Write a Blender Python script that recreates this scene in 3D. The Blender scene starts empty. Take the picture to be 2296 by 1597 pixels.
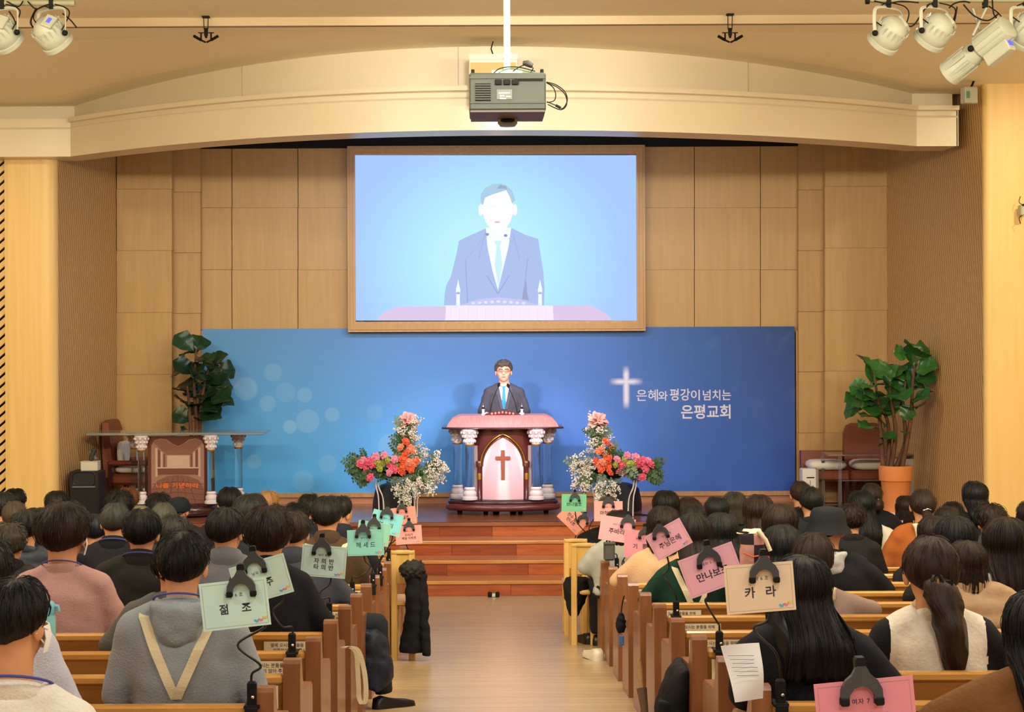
import bpy, bmesh, math, random
from mathutils import Vector, Matrix, Euler, noise
from mathutils.bvhtree import BVHTree
R = random.Random(7)
PI = math.pi
scene = bpy.context.scene
col = scene.collection

# ------------------------------------------------------------------ camera, light, exposure
F = 4000.0                      # focal length in pixels of the 2296 px wide photograph
PPX, PPY, ROLL = 1085.0, 740.0, 0.0045
SLOPE = 0.07525                 # the hall floor falls towards the stage
STEP_Y = 18.5
CZ = 1.37 + SLOPE * STEP_Y
cam = bpy.data.cameras.new('camera')
cam.sensor_fit = 'HORIZONTAL'; cam.sensor_width = 36.0
cam.lens = 36.0 * F / 2296.0
cam.shift_x = (1148 - PPX) / 2296.0
cam.shift_y = -(798.5 - PPY) / 2296.0
cam.clip_end = 100
cam_o = bpy.data.objects.new('camera', cam)
col.objects.link(cam_o)
cam_o.location = (0, 0, CZ)
cam_o.rotation_euler = (Euler((PI / 2, 0, 0)).to_matrix() @ Matrix.Rotation(-ROLL, 3, 'Z')).to_euler()
scene.camera = cam_o

world = bpy.data.worlds.new('world'); scene.world = world
world.use_nodes = True
world.node_tree.nodes['Background'].inputs[0].default_value = (0.9, 0.8, 0.65, 1)
world.node_tree.nodes['Background'].inputs[1].default_value = 0.03
scene.view_settings.view_transform = 'Standard'
scene.view_settings.look = 'None'
scene.view_settings.exposure = 0.06
scene.view_settings.gamma = 1.0
scene.view_settings.use_curve_mapping = False
try:
    scene.cycles.max_bounces = 6
    scene.cycles.diffuse_bounces = 3
    scene.cycles.glossy_bounces = 3
    scene.cycles.transmission_bounces = 6
    scene.cycles.transparent_max_bounces = 8
    scene.cycles.caustics_reflective = False
    scene.cycles.caustics_refractive = False
    scene.cycles.sample_clamp_indirect = 4.0
except Exception:
    pass

def area(name, loc, target, size, energy, color, size_y=None):
    l = bpy.data.lights.new(name, 'AREA'); l.energy = energy; l.color = color
    l.shape = 'RECTANGLE'; l.size = size; l.size_y = size_y or size
    o = bpy.data.objects.new(name, l); col.objects.link(o); o.location = loc
    o.rotation_euler = (Vector(target) - Vector(loc)).to_track_quat('-Z', 'Y').to_euler()
    return o

def spot(name, loc, target, energy, color, angle, blend=0.6, radius=0.08):
    l = bpy.data.lights.new(name, 'SPOT'); l.energy = energy; l.color = color
    l.spot_size = math.radians(angle); l.spot_blend = blend; l.shadow_soft_size = radius
    o = bpy.data.objects.new(name, l); col.objects.link(o); o.location = loc
    o.rotation_euler = (Vector(target) - Vector(loc)).to_track_quat('-Z', 'Y').to_euler()
    return o

WARM = (1.0, 0.91, 0.70)
NEUTRAL = (1.0, 0.97, 0.92)
CEIL = CZ + 2.83
# ceiling lamps of the hall, in rows over the pews
for yy, e, c_ in ((-1.5, 110, NEUTRAL), (3.0, 95, NEUTRAL), (7.5, 70, NEUTRAL), (11.5, 60, WARM)):
    for xx in (-3.9, 1.0, 4.3):
        area('hall_lamp', (xx, yy, CEIL - 0.04), (xx, yy + (1.2 if yy < 5 else 0.01), 0), 0.9, e, c_, 0.9)
# added fill lights to brighten the ceiling, not real fittings
for xx in (-4.2, 0.2, 4.6):
    area('ceiling_fill', (xx, 8.5, CEIL - 0.8), (xx, 14.5, CEIL + 0.1), 2.6, 205, (1.0, 0.90, 0.66), 0.3)
for xx in (-5.6, 5.9):
    spot('pillar_lamp', (xx, 15.2, CEIL - 0.05), (xx * 0.99, 19.6, 2.0), 340, (1.0, 0.87, 0.54), 75, 0.9, 0.1)
# stage lamps on the rigging pipes
for xx, e in ((-4.3, 400), (3.5, 400), (4.15, 400)):
    spot('stage_lamp', (xx, 14.0, CEIL - 0.35), (0.2, 21.0, 1.6), e, (1.0, 0.86, 0.93), 34, 0.8, 0.12)
spot('pulpit_lamp', (4.6, 14.2, CEIL - 0.45), (0.23, 20.8, 1.7), 1650, (1.0, 0.82, 0.90), 13, 0.6, 0.25)
spot('pulpit_lamp', (-3.0, 14.0, CEIL - 0.35), (0.23, 20.8, 1.7), 1650, (1.0, 0.82, 0.90), 13, 0.6, 0.25)
area('stage_lamp', (0.1, 18.9, CZ + 1.75), (0.1, 21.4, 0.7), 5.5, 85, (0.95, 0.94, 1.0), 0.25)
spot('fascia_fill', (0.3, 12.3, CEIL - 0.15), (0.15, 17.2, CZ + 2.15), 340, (1.0, 0.97, 0.96), 50, 1.0, 0.15)  # added spot that whitens the middle of the fascia, no real fitting

# ------------------------------------------------------------------ helpers
def W(px, py, d):
    """point of the room seen at photograph pixel (px, py), d metres into the room"""
    u, v = px - PPX, PPY - py
    c, s = math.cos(ROLL), math.sin(ROLL)
    return Vector(((u * c + v * s) * d / F, d, CZ + (-u * s + v * c) * d / F))

def floor_z(y):
    return SLOPE * (STEP_Y - y) if y < STEP_Y else 0.0

def lin(h):
    h = h.lstrip('#')
    out = []
    for i in (0, 2, 4):
        c = int(h[i:i + 2], 16) / 255
        out.append(c / 12.92 if c <= 0.04045 else ((c + 0.055) / 1.055) ** 2.4)
    return (*out, 1.0)

MATS = {}
def nodes_of(name):
    m = bpy.data.materials.new(name); m.use_nodes = True
    nt = m.node_tree
    return m, nt, nt.nodes['Principled BSDF']

def N(nt, typ, **kw):
    n = nt.nodes.new(typ)
    for k, v in kw.items():
        setattr(n, k, v)
    return n

def pm(name, hexc, rough=0.6, metal=0.0, spec=0.5, emit=0.0, trans=0.0, ior=1.45, bump=0.0, bscale=60.0, vary=0.0, coat=0.0):
    """plain procedural material: colour with a little noise, optional fine relief"""
    if name in MATS: return MATS[name]
    m, nt, b = nodes_of(name)
    c = lin(hexc)
    b.inputs['Base Color'].default_value = c
    b.inputs['Roughness'].default_value = rough
    b.inputs['Metallic'].default_value = metal
    b.inputs['Specular IOR Level'].default_value = spec
    b.inputs['Transmission Weight'].default_value = trans
    b.inputs['IOR'].default_value = ior
    b.inputs['Coat Weight'].default_value = coat
    if emit:
        b.inputs['Emission Color'].default_value = c
        b.inputs['Emission Strength'].default_value = emit
    if bump or vary:
        tc = N(nt, 'ShaderNodeTexCoord'); nz = N(nt, 'ShaderNodeTexNoise')
        nz.inputs['Scale'].default_value = bscale; nz.inputs['Detail'].default_value = 3
        nt.links.new(tc.outputs['Object'], nz.inputs['Vector'])
        if bump:
            bp = N(nt, 'ShaderNodeBump'); bp.inputs['Strength'].default_value = bump; bp.inputs['Distance'].default_value = 0.01
            nt.links.new(nz.outputs['Fac'], bp.inputs['Height']); nt.links.new(bp.outputs[0], b.inputs['Normal'])
        if vary:
            mx = N(nt, 'ShaderNodeMixRGB'); mx.inputs[1].default_value = tuple(x * (1 - vary) for x in c[:3]) + (1,)
            mx.inputs[2].default_value = tuple(min(1, x * (1 + vary)) for x in c[:3]) + (1,)
            nt.links.new(nz.outputs['Fac'], mx.inputs[0]); nt.links.new(mx.outputs[0], b.inputs['Base Color'])
    MATS[name] = m
    return m

def wood(name, dark, light, scale=(14, 14, 0.8), rough=0.4, coat=0.0, spec=0.5, bump=0.0, distort=0.6, detail=6):
    """wood whose grain is stretched along the axis with the small scale"""
    if name in MATS: return MATS[name]
    m, nt, b = nodes_of(name)
    tc = N(nt, 'ShaderNodeTexCoord'); mp = N(nt, 'ShaderNodeMapping')
    mp.inputs['Scale'].default_value = scale
    nz = N(nt, 'ShaderNodeTexNoise'); nz.inputs['Scale'].default_value = 2.2; nz.inputs['Detail'].default_value = detail
    nz.inputs['Distortion'].default_value = distort
    cr = N(nt, 'ShaderNodeValToRGB')
    cr.color_ramp.elements[0].position = 0.3; cr.color_ramp.elements[0].color = lin(dark)
    cr.color_ramp.elements[1].position = 0.7; cr.color_ramp.elements[1].color = lin(light)
    oi = N(nt, 'ShaderNodeObjectInfo'); ad = N(nt, 'ShaderNodeVectorMath'); ad.operation = 'ADD'
    sc = N(nt, 'ShaderNodeVectorMath'); sc.operation = 'SCALE'; sc.inputs['Scale'].default_value = 7.0
    nt.links.new(oi.outputs['Random'], sc.inputs[0])
    nt.links.new(tc.outputs['Object'], ad.inputs[0]); nt.links.new(sc.outputs[0], ad.inputs[1])
    nt.links.new(ad.outputs[0], mp.inputs[0]); nt.links.new(mp.outputs[0], nz.inputs['Vector'])
    nt.links.new(nz.outputs['Fac'], cr.inputs[0]); nt.links.new(cr.outputs[0], b.inputs['Base Color'])
    b.inputs['Roughness'].default_value = rough; b.inputs['Coat Weight'].default_value = coat
    b.inputs['Coat Roughness'].default_value = 0.15; b.inputs['Specular IOR Level'].default_value = spec
    if bump:
        bp = N(nt, 'ShaderNodeBump'); bp.inputs['Strength'].default_value = bump; bp.inputs['Distance'].default_value = 0.01
        nt.links.new(nz.outputs['Fac'], bp.inputs['Height']); nt.links.new(bp.outputs[0], b.inputs['Normal'])
    MATS[name] = m
    return m

def hair_mat(hexc):
    name = 'hair_' + hexc
    if name in MATS: return MATS[name]
    m, nt, b = nodes_of(name)
    c = lin(hexc)
    uv = N(nt, 'ShaderNodeUVMap'); mp = N(nt, 'ShaderNodeMapping'); mp.inputs['Scale'].default_value = (70, 2.2, 1)
    nz = N(nt, 'ShaderNodeTexNoise'); nz.inputs['Scale'].default_value = 1.0; nz.inputs['Detail'].default_value = 4
    mx = N(nt, 'ShaderNodeMixRGB')
    mx.inputs[1].default_value = tuple(x * 0.35 for x in c[:3]) + (1,)
    mx.inputs[2].default_value = tuple(min(1, x * 1.35 + 0.001) for x in c[:3]) + (1,)
    bp = N(nt, 'ShaderNodeBump'); bp.inputs['Strength'].default_value = 0.75; bp.inputs['Distance'].default_value = 0.012
    L = nt.links.new
    L(uv.outputs[0], mp.inputs[0]); L(mp.outputs[0], nz.inputs['Vector']); L(nz.outputs['Fac'], mx.inputs[0])
    L(mx.outputs[0], b.inputs['Base Color']); L(nz.outputs['Fac'], bp.inputs['Height']); L(bp.outputs[0], b.inputs['Normal'])
    b.inputs['Roughness'].default_value = 0.45; b.inputs['Specular IOR Level'].default_value = 0.2
    MATS[name] = m
    return m

PM = {}
def tag(o, label=None, cat=None, group=None, kind=None):
    if label: o['label'] = label
    if cat: o['category'] = cat
    if group: o['group'] = group
    if kind: o['kind'] = kind
    return o

def thing(name, label, cat, loc=(0, 0, 0), rot=(0, 0, 0), group=None, kind=None):
    o = bpy.data.objects.new(name, None); col.objects.link(o)
    o.empty_display_size = 0.1
    o.location = loc; o.rotation_euler = rot
    PM[o.name] = Matrix.LocRotScale(Vector(loc), Euler(rot), Vector((1, 1, 1)))
    return tag(o, label, cat, group, kind)

def link(name, me, parent=None):
    o = bpy.data.objects.new(name, me); col.objects.link(o)
    if parent is not None: o.parent = parent
    return o

def copy_tree(o, parent=None):
    c = o.copy(); col.objects.link(c); c.parent = parent
    for ch in [x for x in bpy.data.objects if x.parent == o]:
        copy_tree(ch, c)
    return c

class MB:
    """collects shapes into one mesh"""
    def __init__(s): s.v = []; s.f = []; s.m = []; s.uv = None
    def add(s, vs, fs, m=0, M=None):
        o = len(s.v)
        s.v += [tuple(M @ Vector(p)) if M is not None else tuple(p) for p in vs]
        s.f += [tuple(i + o for i in f) for f in fs]; s.m += [m] * len(fs)
        return s
    def box(s, c, d, m=0, M=None, bev=0.0):
        x, y, z = c; a, b, h = d[0] / 2, d[1] / 2, d[2] / 2
        if bev <= 0:
            vs = [(x - a, y - b, z - h), (x + a, y - b, z - h), (x + a, y + b, z - h), (x - a, y + b, z - h),
                  (x - a, y - b, z + h), (x + a, y - b, z + h), (x + a, y + b, z + h), (x - a, y + b, z + h)]
            fs = [(0, 3, 2, 1), (4, 5, 6, 7), (0, 1, 5, 4), (1, 2, 6, 5), (2, 3, 7, 6), (3, 0, 4, 7)]
            return s.add(vs, fs, m, M)
        e = bev
        vs = []
        for sz in (-1, 1):
            for (ix, iy) in ((-1, -1), (1, -1), (1, 1), (-1, 1)):
                vs += [(x + ix * (a - e), y + iy * (b - e), z + sz * h), (x + ix * a, y + iy * (b - e), z + sz * (h - e)), (x + ix * (a - e), y + iy * b, z + sz * (h - e))]
        fs = []
        def q(z_, c_, k): return (0 if z_ < 0 else 12) + 3 * c_ + k
        fs += [(q(-1, 3, 0), q(-1, 2, 0), q(-1, 1, 0), q(-1, 0, 0)), (q(1, 0, 0), q(1, 1, 0), q(1, 2, 0), q(1, 3, 0))]
        for c_ in range(4):
            n_ = (c_ + 1) % 4
            k = 2 if c_ in (0, 2) else 1
            fs += [(q(-1, c_, k), q(-1, n_, k), q(1, n_, k), q(1, c_, k))]
            fs += [(q(-1, c_, 0), q(-1, n_, 0), q(-1, n_, k), q(-1, c_, k)), (q(1, c_, k), q(1, n_, k), q(1, n_, 0), q(1, c_, 0))]
            k1, k2 = (1, 2) if c_ in (1, 3) else (2, 1)
            fs += [(q(-1, c_, 1), q(1, c_, 1), q(1, c_, 2), q(-1, c_, 2))]
            fs += [(q(-1, c_, 0), q(-1, c_, 1), q(-1, c_, 2)), (q(1, c_, 0), q(1, c_, 2), q(1, c_, 1))]
        return s.add(vs, fs, m, M)
    def loft(s, rings, m=0, cap=True, closed=True, M=None):
        n = len(rings[0]); vs = [p for r in rings for p in r]; fs = []
        for i in range(len(rings) - 1):
            for j in range(n if closed else n - 1):
                k = (j + 1) % n
                fs.append((i * n + j, i * n + k, (i + 1) * n + k, (i + 1) * n + j))
        if cap and closed:
            fs.append(tuple(range(n - 1, -1, -1))); b = (len(rings) - 1) * n; fs.append(tuple(range(b, b + n)))
        return s.add(vs, fs, m, M)
    def lathe(s, prof, n=20, m=0, M=None, sx=1.0, sy=1.0):
        return s.loft([[(r * math.cos(2 * PI * j / n) * sx, r * math.sin(2 * PI * j / n) * sy, z) for j in range(n)] for r, z in prof], m, True, True, M)
    def tube(s, pts, rad, n=8, m=0, M=None, flat=1.0):
        pts = [Vector(p) for p in pts]
        if not isinstance(rad, (list, tuple)): rad = [rad] * len(pts)
        up = None; rings = []
        for i, p in enumerate(pts):
            t = (pts[min(i + 1, len(pts) - 1)] - pts[max(i - 1, 0)])
            t = t.normalized() if t.length > 1e-9 else Vector((0, 0, 1))
            if up is None:
                up = t.orthogonal().normalized() if abs(t.y) > 0.9 else (Vector((0, 1, 0)) - t * t.y).normalized()
            else:
                up = (up - t * up.dot(t)); up = up.normalized() if up.length > 1e-6 else t.orthogonal().normalized()
            sd = t.cross(up)
            rings.append([tuple(p + (sd * math.cos(2 * PI * j / n) + up * math.sin(2 * PI * j / n) * flat) * rad[i]) for j in range(n)])
        return s.loft(rings, m, True, True, M)
    def ball(s, c, r, nu=16, nv=10, m=0, M=None):
        if not isinstance(r, (list, tuple)): r = (r, r, r)
        vs = [(c[0], c[1], c[2] + r[2])]; fs = []
        for i in range(1, nv):
            t = PI * i / nv
            for j in range(nu):
                p = 2 * PI * j / nu
                vs.append((c[0] + r[0] * math.sin(t) * math.cos(p), c[1] + r[1] * math.sin(t) * math.sin(p), c[2] + r[2] * math.cos(t)))
        vs.append((c[0], c[1], c[2] - r[2])); e = len(vs) - 1
        for j in range(nu):
            k = (j + 1) % nu
            fs.append((0, 1 + j, 1 + k)); b = 1 + (nv - 2) * nu; fs.append((e, b + k, b + j))
            for i in range(nv - 2):
                a = 1 + i * nu; fs.append((a + j, a + nu + j, a + nu + k, a + k))
        return s.add(vs, fs, m, M)
    def prism(s, poly, y0, y1, m=0, M=None, axis='y'):
        """polygon in x,z (axis y), y,z (axis x) or x,y (axis z) given thickness"""
        n = len(poly)
        def p3(p, t): return {'y': (p[0], t, p[1]), 'x': (t, p[0], p[1]), 'z': (p[0], p[1], t)}[axis]
        vs = [p3(p, y0) for p in poly] + [p3(p, y1) for p in poly]
        fs = [tuple(range(n)), tuple(range(2 * n - 1, n - 1, -1))] + [(i, n + i, n + (i + 1) % n, (i + 1) % n) for i in range(n)]
        return s.add(vs, fs, m, M)
    def build(s, name, mat, parent=None, world=False, smooth=False, fix=True):
        me = bpy.data.meshes.new(name)
        vs = s.v
        if world and parent is not None:
            inv = PM[parent.name].inverted(); vs = [tuple(inv @ Vector(p)) for p in vs]
        me.from_pydata(vs, [], s.f)
        for mm in (mat if isinstance(mat, (list, tuple)) else [mat]): me.materials.append(mm)
        if any(s.m): me.polygons.foreach_set('material_index', s.m)
        if fix:
            bm = bmesh.new(); bm.from_mesh(me); bmesh.ops.recalc_face_normals(bm, faces=bm.faces); bm.to_mesh(me); bm.free()
        if smooth:
            me.polygons.foreach_set('use_smooth', [True] * len(me.polygons))
            try: me.set_sharp_from_angle(angle=math.radians(50 if smooth is True else smooth))
            except Exception: pass
        return link(name, me, parent)

def struct(o): o['kind'] = 'structure'; return o

# temporary scene for evaluating modifiers and text
TMP = bpy.data.scenes.new('tmp')
TRASH = []
def evaluated(ob):
    TMP.collection.objects.link(ob)
    vl = TMP.view_layers[0]; vl.update()
    dg = vl.depsgraph; dg.update()
    me = bpy.data.meshes.new_from_object(ob.evaluated_get(dg), depsgraph=dg)
    TMP.collection.objects.unlink(ob)
    TRASH.append(ob)
    return me

def displace(me, fn):
    n = len(me.vertices); co = [0.0] * (n * 3); me.vertices.foreach_get('co', co)
    no = [0.0] * (n * 3); me.vertices.foreach_get('normal', no)
    for i in range(n):
        c = Vector(co[3 * i:3 * i + 3]); nn = Vector(no[3 * i:3 * i + 3])
        c += nn * fn(c, nn); co[3 * i:3 * i + 3] = c
    me.vertices.foreach_set('co', co); me.update()

_RO = None
def remesh(mb, voxel, smooth=5, wrinkle=0.0, seed=0.0, freq=9.0):
    global _RO
    me = bpy.data.meshes.new('t'); me.from_pydata(mb.v, [], mb.f)
    bm = bmesh.new(); bm.from_mesh(me); bmesh.ops.recalc_face_normals(bm, faces=bm.faces); bm.to_mesh(me); bm.free()
    if _RO is None:
        _RO = bpy.data.objects.new('t', me)
        md = _RO.modifiers.new('r', 'REMESH'); md.mode = 'VOXEL'; md.use_smooth_shade = True
        sm = _RO.modifiers.new('s', 'SMOOTH'); sm.factor = 0.5
        TMP.collection.objects.link(_RO); TRASH.append(_RO)
    _RO.data = me
    _RO.modifiers['r'].voxel_size = voxel; _RO.modifiers['s'].iterations = max(1, smooth)
    vl = TMP.view_layers[0]; vl.update()
    dg = vl.depsgraph; dg.update()
    out = bpy.data.meshes.new_from_object(_RO.evaluated_get(dg), depsgraph=dg)
    TRASH.append(me)
    if wrinkle:
        def wr(c, n_):
            n = noise.noise(Vector((c.x * freq + seed, c.y * freq, c.z * freq * 1.6 + c.x * 5))) + 0.5 * noise.noise(Vector((c.x * freq * 2.3, c.y * freq * 2.3 + seed, c.z * freq * 2.3)))
            return n * wrinkle
        displace(out, wr)
    return out

TXT = {}
def text_mesh(txt, size, bold=0.0, align='CENTER', space=1.0, line=1.0):
    key = (txt, size, bold, align, space, line)
    if key in TXT: return TXT[key]
    cu = bpy.data.curves.new('t', 'FONT'); cu.body = txt; cu.size = size; cu.align_x = align; cu.align_y = 'CENTER'
    cu.offset = bold * size; cu.space_character = space; cu.space_line = line; cu.resolution_u = 3
    ob = bpy.data.objects.new('t', cu)
    me = evaluated(ob)
    for v in me.vertices: v.co = Vector((v.co.x, 0.0, v.co.y))
    TRASH.append(cu)
    TXT[key] = me
    return me

def lettering(txt, size, mat, parent, loc, bold=0.0, align='CENTER', space=1.0, line=1.0, name='lettering', rot=(0, 0, 0)):
    me = text_mesh(txt, size, bold, align, space, line)
    if len(me.materials) == 0: me.materials.append(mat)
    o = link(name, me, parent); o.location = loc; o.rotation_euler = rot
    o.material_slots[0].link = 'OBJECT'; o.material_slots[0].material = mat
    return o

def lerp(a, b, t): return a + (b - a) * t
def sm01(t): t = max(0.0, min(1.0, t)); return t * t * (3 - 2 * t)
def spline(pts, n=6):
    """smooth points through pts (Catmull-Rom)"""
    pts = [Vector(p) for p in pts]; out = []
    for i in range(len(pts) - 1):
        p0, p1, p2, p3 = pts[max(i - 1, 0)], pts[i], pts[i + 1], pts[min(i + 2, len(pts) - 1)]
        for k in range(n):
            t = k / n
            out.append(0.5 * ((2 * p1) + (p2 - p0) * t + (2 * p0 - 5 * p1 + 4 * p2 - p3) * t * t + (3 * p1 - p0 - 3 * p2 + p3) * t ** 3))
    out.append(pts[-1])
    return out

# ------------------------------------------------------------------ materials of the room
M_PANEL = wood('panel_wood', '#b6905a', '#c09a64', (9, 9, 0.5), 0.42, 0.0, 0.4)
M_STRIP = wood('strip_wood', '#b18b56', '#bc9662', (9, 9, 0.5), 0.45, 0.0, 0.4)
M_PILLAR = wood('pillar_wood', '#e2bb74', '#eac784', (7, 7, 0.25), 0.38, 0.0, 0.45)
M_JOINT = pm('panel_joint', '#8a6238', 0.8)
M_CREAM = pm('cream_paint', '#e0d2b6', 0.28, spec=0.5, vary=0.03, bscale=3)
M_CEIL = pm('ceiling_paint', '#f7ebcf', 0.7, spec=0.3, vary=0.03, bscale=2)
M_BLACK = pm('matt_black', '#0b0b0c', 0.7, spec=0.3)
M_HALLWALL = pm('hall_wall_paint', '#e2cda6', 0.7)
M_FRAME = wood('frame_wood', '#b08455', '#c09566', (9, 9, 0.5), 0.4)
M_FLOOR = wood('floor_wood', '#ae946c', '#c0a680', (0.55, 9, 1), 0.27, 0.0, 0.5, distort=0.3)
M_STAGEFLOOR = wood('stage_floor_wood', '#7d4a30', '#9a6040', (0.6, 9, 1), 0.22, 0.2, 0.5)
M_NOSE = wood('nosing_wood', '#b87a33', '#d39a4e', (0.8, 10, 10), 0.3, 0.3)
M_TREAD = wood('tread_wood', '#a4602c', '#bd7a42', (0.8, 10, 10), 0.3, 0.3)
M_RISERS = [wood('riser_wood_a', '#8f3d14', '#b05a26', (1.2, 12, 12), 0.35, 0.2), wood('riser_wood_b', '#a34e20', '#c06c34', (1.2, 12, 12), 0.35, 0.2),
            wood('riser_wood_c', '#7a3010', '#9c4a1e', (1.2, 12, 12), 0.35, 0.2)]

def flute(name, sgn):
    m, nt, b = nodes_of(name)
    L = nt.links.new
    tc = N(nt, 'ShaderNodeTexCoord'); mp = N(nt, 'ShaderNodeMapping')
    mp.inputs['Rotation'].default_value = (sgn * 0.20, 0, 0)
    wv = N(nt, 'ShaderNodeTexWave'); wv.bands_direction = 'Y'; wv.inputs['Scale'].default_value = 5.0
    wv.inputs['Distortion'].default_value = 3.5; wv.inputs['Detail'].default_value = 1; wv.inputs['Detail Scale'].default_value = 0.25
    cr = N(nt, 'ShaderNodeValToRGB')
    cr.color_ramp.elements[0].color = lin('#b88f5a'); cr.color_ramp.elements[1].color = lin('#c59d68')
    bp = N(nt, 'ShaderNodeBump'); bp.inputs['Strength'].default_value = 0.35; bp.inputs['Distance'].default_value = 0.02
    L(tc.outputs['Object'], mp.inputs[0]); L(mp.outputs[0], wv.inputs['Vector']); L(wv.outputs['Fac'], cr.inputs[0])
    L(cr.outputs[0], b.inputs['Base Color']); L(wv.outputs['Fac'], bp.inputs['Height']); L(bp.outputs[0], b.inputs['Normal'])
    b.inputs['Roughness'].default_value = 0.5; b.inputs['Specular IOR Level'].default_value = 0.35
    return m

# ------------------------------------------------------------------ floor, stage, steps
STAGE_Z = 0.632
f0 = MB()
zf = floor_z(-3.5)
f0.add([(-6.5, -3.5, zf), (6.9, -3.5, zf), (6.9, STEP_Y, 0), (-6.5, STEP_Y, 0), (6.9, 20.5, 0), (-6.5, 20.5, 0),
        (-6.5, -3.5, zf - 0.2), (6.9, -3.5, zf - 0.2), (6.9, STEP_Y, -0.2), (-6.5, STEP_Y, -0.2), (6.9, 20.5, -0.2), (-6.5, 20.5, -0.2)],
       [(0, 1, 2, 3), (3, 2, 4, 5), (7, 6, 9, 8), (8, 9, 11, 10), (0, 6, 7, 1)])
struct(f0.build('floor', M_FLOOR))
SX0, SX1 = -4.78, 5.2
stage = thing('floor_stage', None, None, (0.2, 20.9, 0), kind='structure')
MB().box((0.2, 21.02, STAGE_Z / 2 - 0.02), (9.9, 2.4, STAGE_Z - 0.04)).build('stage_base', M_JOINT, stage, True)
MB().box((0.2, 20.96, STAGE_Z - 0.02), (9.9, 2.44, 0.04)).build('stage_top', M_STAGEFLOOR, stage, True)
RISE, TREAD = 0.158, 0.42
for k in range(4):
    y0, z1 = STEP_Y + k * TREAD, (k + 1) * RISE
    st = thing('trim_1' if k == 0 else 'trim_1', None, None, (0, y0, z1 - RISE), kind='structure')
    if k < 3:
        MB().box((0.2, y0 + 0.235, z1 - 0.02), (9.9, 0.41, 0.04)).build('tread', M_TREAD, st, True)
        MB().box((0.2, y0 + 0.24, z1 - 0.02 - RISE / 2), (9.9, 0.38, RISE - 0.045)).build('step_core', M_JOINT, st, True)
    MB().box((0.2, y0 + 0.012, z1 - 0.018), (9.9, 0.04, 0.036), bev=0.006).build('nosing', M_NOSE, st, True)
    x = SX0 - 0.3 * k; i = 0
    while x < SX1:
        ln = R.uniform(0.55, 1.25); a, b_ = max(x, SX0), min(x + ln, SX1)
        if b_ - a > 0.03:
            MB().box(((a + b_) / 2, y0 + 0.028, z1 - 0.036 - (RISE - 0.036) / 2), (b_ - a - 0.003, 0.02 + R.uniform(0, 0.003), RISE - 0.038)).build('board', R.choice(M_RISERS), st, True)
        x += ln; i += 1

# ------------------------------------------------------------------ back wall with its panels
wb = thing('wall_back', None, None, (0.2, 22.1, 0), kind='structure')
def px_box(mb, x0, y0, x1, y1, d, thick, gap=0.0, m=0):
    a, b_ = W(x0, y0, d), W(x1, y1, d)
    mb.box(((a.x + b_.x) / 2, d + thick / 2, (a.z + b_.z) / 2), (abs(b_.x - a.x) - gap, thick, abs(a.z - b_.z) - gap))
    return mb
MB().box((0.2, 22.12, 2.6), (10.6, 0.2, 5.3)).build('wall_core', M_JOINT, wb, True)
for (x0, x1) in ((451, 520), (520, 668), (668, 816), (1408, 1557), (1557, 1705), (1705, 1789)):
    for (y0, y1) in ((326, 466), (466, 605), (605, 745)):
        px_box(MB(), x0, y0, x1, y1, 21.99, 0.03, 0.006).build('wall_panel', M_PANEL, wb, True)
for (x0, x1, d, ys) in ((387, 450.5, 21.88, (290, 431, 567, 703, 839, 975, 1127)), (261, 386, 21.74, (285, 424, 562, 701, 840, 978, 1127)),
                        (1789.5, 1848, 21.88, (290, 426, 562, 699, 834, 971, 1127)), (1849, 1990, 21.74, (280, 418, 556, 696, 832, 970, 1127))):
    for a, b_ in zip(ys[:-1], ys[1:]):
        px_box(MB(), x0, a, x1, b_, d, 0.16, 0.006).build('wall_panel', M_PANEL if d < 21.8 else M_STRIP, wb, True)
    px_box(MB(), x0, 280, x1, 1127, d + 0.03, 0.2, 0.012).build('panel_backing', M_JOINT, wb, True)
# pale timber skirting under the banner
px_box(MB(), 449, 1107, 1789, 1127.5, 21.95, 0.05).build('baseboard_back', wood('skirting_wood', '#b07a55', '#c48f6a', (0.5, 9, 9), 0.4), None)
struct(bpy.data.objects['baseboard_back'])
px_box(MB(), 449, 1107, 1789, 1111, 21.92, 0.04).build('trim_2', M_FRAME, None); struct(bpy.data.objects['trim_2'])
for nm, xa, xb in (('trim_3', 450, 455), ('trim_4', 1785, 1790)):
    struct(px_box(MB(), xa, 742, xb, 1108, 21.93, 0.04).build(nm, M_STRIP))
# side walls of the stage with fine slanting flutes
def plan_wall(name, a, b_, z0, z1, mat, th=0.1, out=1):
    a, b_ = Vector(a), Vector(b_); n = Vector((-(b_ - a).y, (b_ - a).x)).normalized() * th * out
    mb = MB(); q = [a, b_, b_ + n, a + n]
    mb.add([(p.x, p.y, z0) for p in q] + [(p.x, p.y, z1) for p in q], [(0, 1, 2, 3), (7, 6, 5, 4), (0, 4, 5, 1), (1, 5, 6, 2), (2, 6, 7, 3), (3, 7, 4, 0)])
    return struct(mb.build(name, mat))
plan_wall('wall_stage_left', (-4.745, 19.9), (-4.475, 21.75), 0, 5.35, flute('fluted_wood_left', -1), 0.1, 1)
plan_wall('wall_stage_right', (5.175, 18.5), (4.915, 21.75), 0, CEIL, flute('fluted_wood_right', 1), 0.1, -1)
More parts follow.
